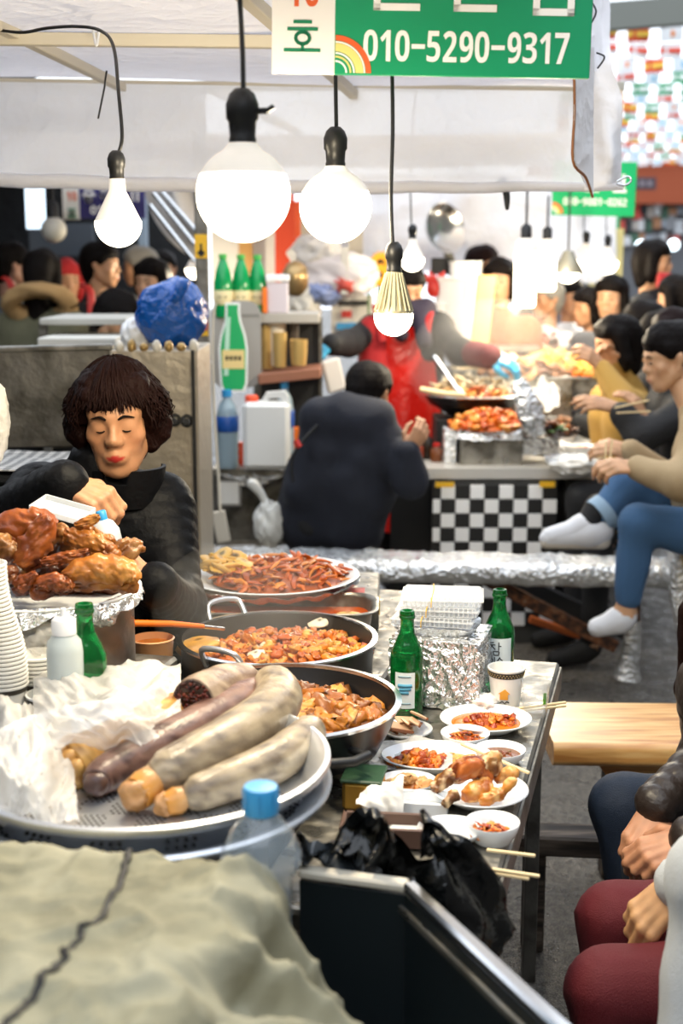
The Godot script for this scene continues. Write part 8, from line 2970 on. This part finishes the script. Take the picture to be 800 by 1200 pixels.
	lettering(o, "010", px(22, o.position), px(10, o.position), M.print_white, T(at(117, 246, 8.55) - o.position), "phone_number")
	b = Buf.new()
	var u := px(1.0, o.position)
	var xf := T(at(97, 235, 8.55) - o.position, Vector3.ZERO, V(u, u, 1))
	strokes(b, [[Vector2(2, 14), Vector2(12, 14)], [Vector2(7, 13), Vector2(3, 9)], [Vector2(7, 13), Vector2(12, 9)], [Vector2(1, 6), Vector2(14, 6)], circle(7, 1, 3, 2.5, 10), [Vector2(22, 12), Vector2(30, 12)], circle(25, 6, 3.5, 3.5, 10), [Vector2(33, 14), Vector2(33, 1)], [Vector2(58, 14), Vector2(58, 0)], [Vector2(64, 14), Vector2(64, 0)]], 2.2, 0.01, xf)
	part(o, "shop_name", b, M.print_white, ID, "stuff")
	b = Buf.new()
	strokes(b, [[Vector2(-17, -10), Vector2(-9, -10)], circle(-13, -15, 3, 2.4, 10), [Vector2(-18, -19), Vector2(-8, -19)]], 1.6, 0.01, xf)
	part(o, "counter_word", b, M.print_green, ID, "stuff")
	o = thing("light_panel", "tall bright white light panel in the dark passage at the far left", "sign", at(40, 242, 8.8))
	pl = panel_px(31, 216, 52, 268, 8.8, 0.05)
	var bb := Buf.new()
	box(bb, pl[1], T(pl[0] - o.position), 0.0)
	part(o, "glowing_screen", bb, glow(Color(0.85, 0.93, 1.0), 1.3))
	var al := AreaLight3D.new()
	al.name = "panel_light"
	al.area_size = Vector2(pl[1].x, pl[1].y)
	al.light_energy = 0.1
	al.light_color = Color(0.85, 0.93, 1.0)
	al.area_range = 20.0
	al.shadow_enabled = true
	al.rotation.y = PI
	al.position = V(0, 0, 0.05)
	o.add_child(al)
	o = thing("unlit_globe", "dull unlit white globe lamp hanging in the dark passage", "lamp", at(63, 269, 7.0))
	b = Buf.new()
	blob(b, Vector3.ONE * px(15, o.position), ID, 0, 1, 20, 14)
	part(o, "globe", b, mat(Color("c8c6bc"), 0.4))
	b = Buf.new()
	lathe(b, P2([0, 0.06, 0.03, 0.06, 0.03, 0.13, 0.01, 0.15, 0, 0.15]), ID, 16)
	tube(b, [V(0, 0.14, 0), V(0, 0.55, 0)], 0.007, 6)
	part(o, "socket_and_cord", b, M.rubber)
	for q in [["grey blurred goods rack under the unlit globe", 36, 262, 110, 300, "4a5058", 9.6], ["dark shop counter behind the passers-by", 20, 345, 235, 420, "14161a", 9.4], ["pale blue upright banner beside the bright bulb at left", 163, 230, 172, 300, "8fa0b0", 9.2]]:
		o = thing("shop_fixture", q[0], "shop fixture", at((q[1] + q[3]) / 2.0, q[4], q[6]))
		pl = panel_px(q[1], q[2], q[3], q[4], q[6], 0.1)
		box_at(o, "panel", pl[1], pl[0], mat(Color(q[5]), 0.7), 0.0)
	# folded umbrella canvas with its steel pole
	o = thing("folded_awning", "folded white canvas awning on slanted steel poles beside the steel post", "awning", at(205, 265, 6.4))
	b = Buf.new()
	sheet(b, 26, 12, func(uu, v):
		var p0 := Vector2(lerpf(170, 235, v), 222)
		var p1 := Vector2(lerpf(236, 238, v), lerpf(308, 250, v))
		var mid := Vector2(lerpf(180, 238, v), lerpf(280, 232, v))
		var q := p0.lerp(mid, uu).lerp(mid.lerp(p1, uu), uu)
		return at(q.x, q.y, 6.4 + 0.1 * sin(v * 9.0) + v * 0.1), 0.004)
	pw(o, "canvas", b, mat(Color("b0aca8"), 0.6))
	for q in [[180, 226, 238, 298], [188, 222, 240, 282], [176, 240, 228, 306]]:
		b = Buf.new()
		tube(b, [at(q[0], q[1], 6.28), at(q[2], q[3], 6.28)], 0.012, 8)
		pw(o, "pole", b, M.chrome)
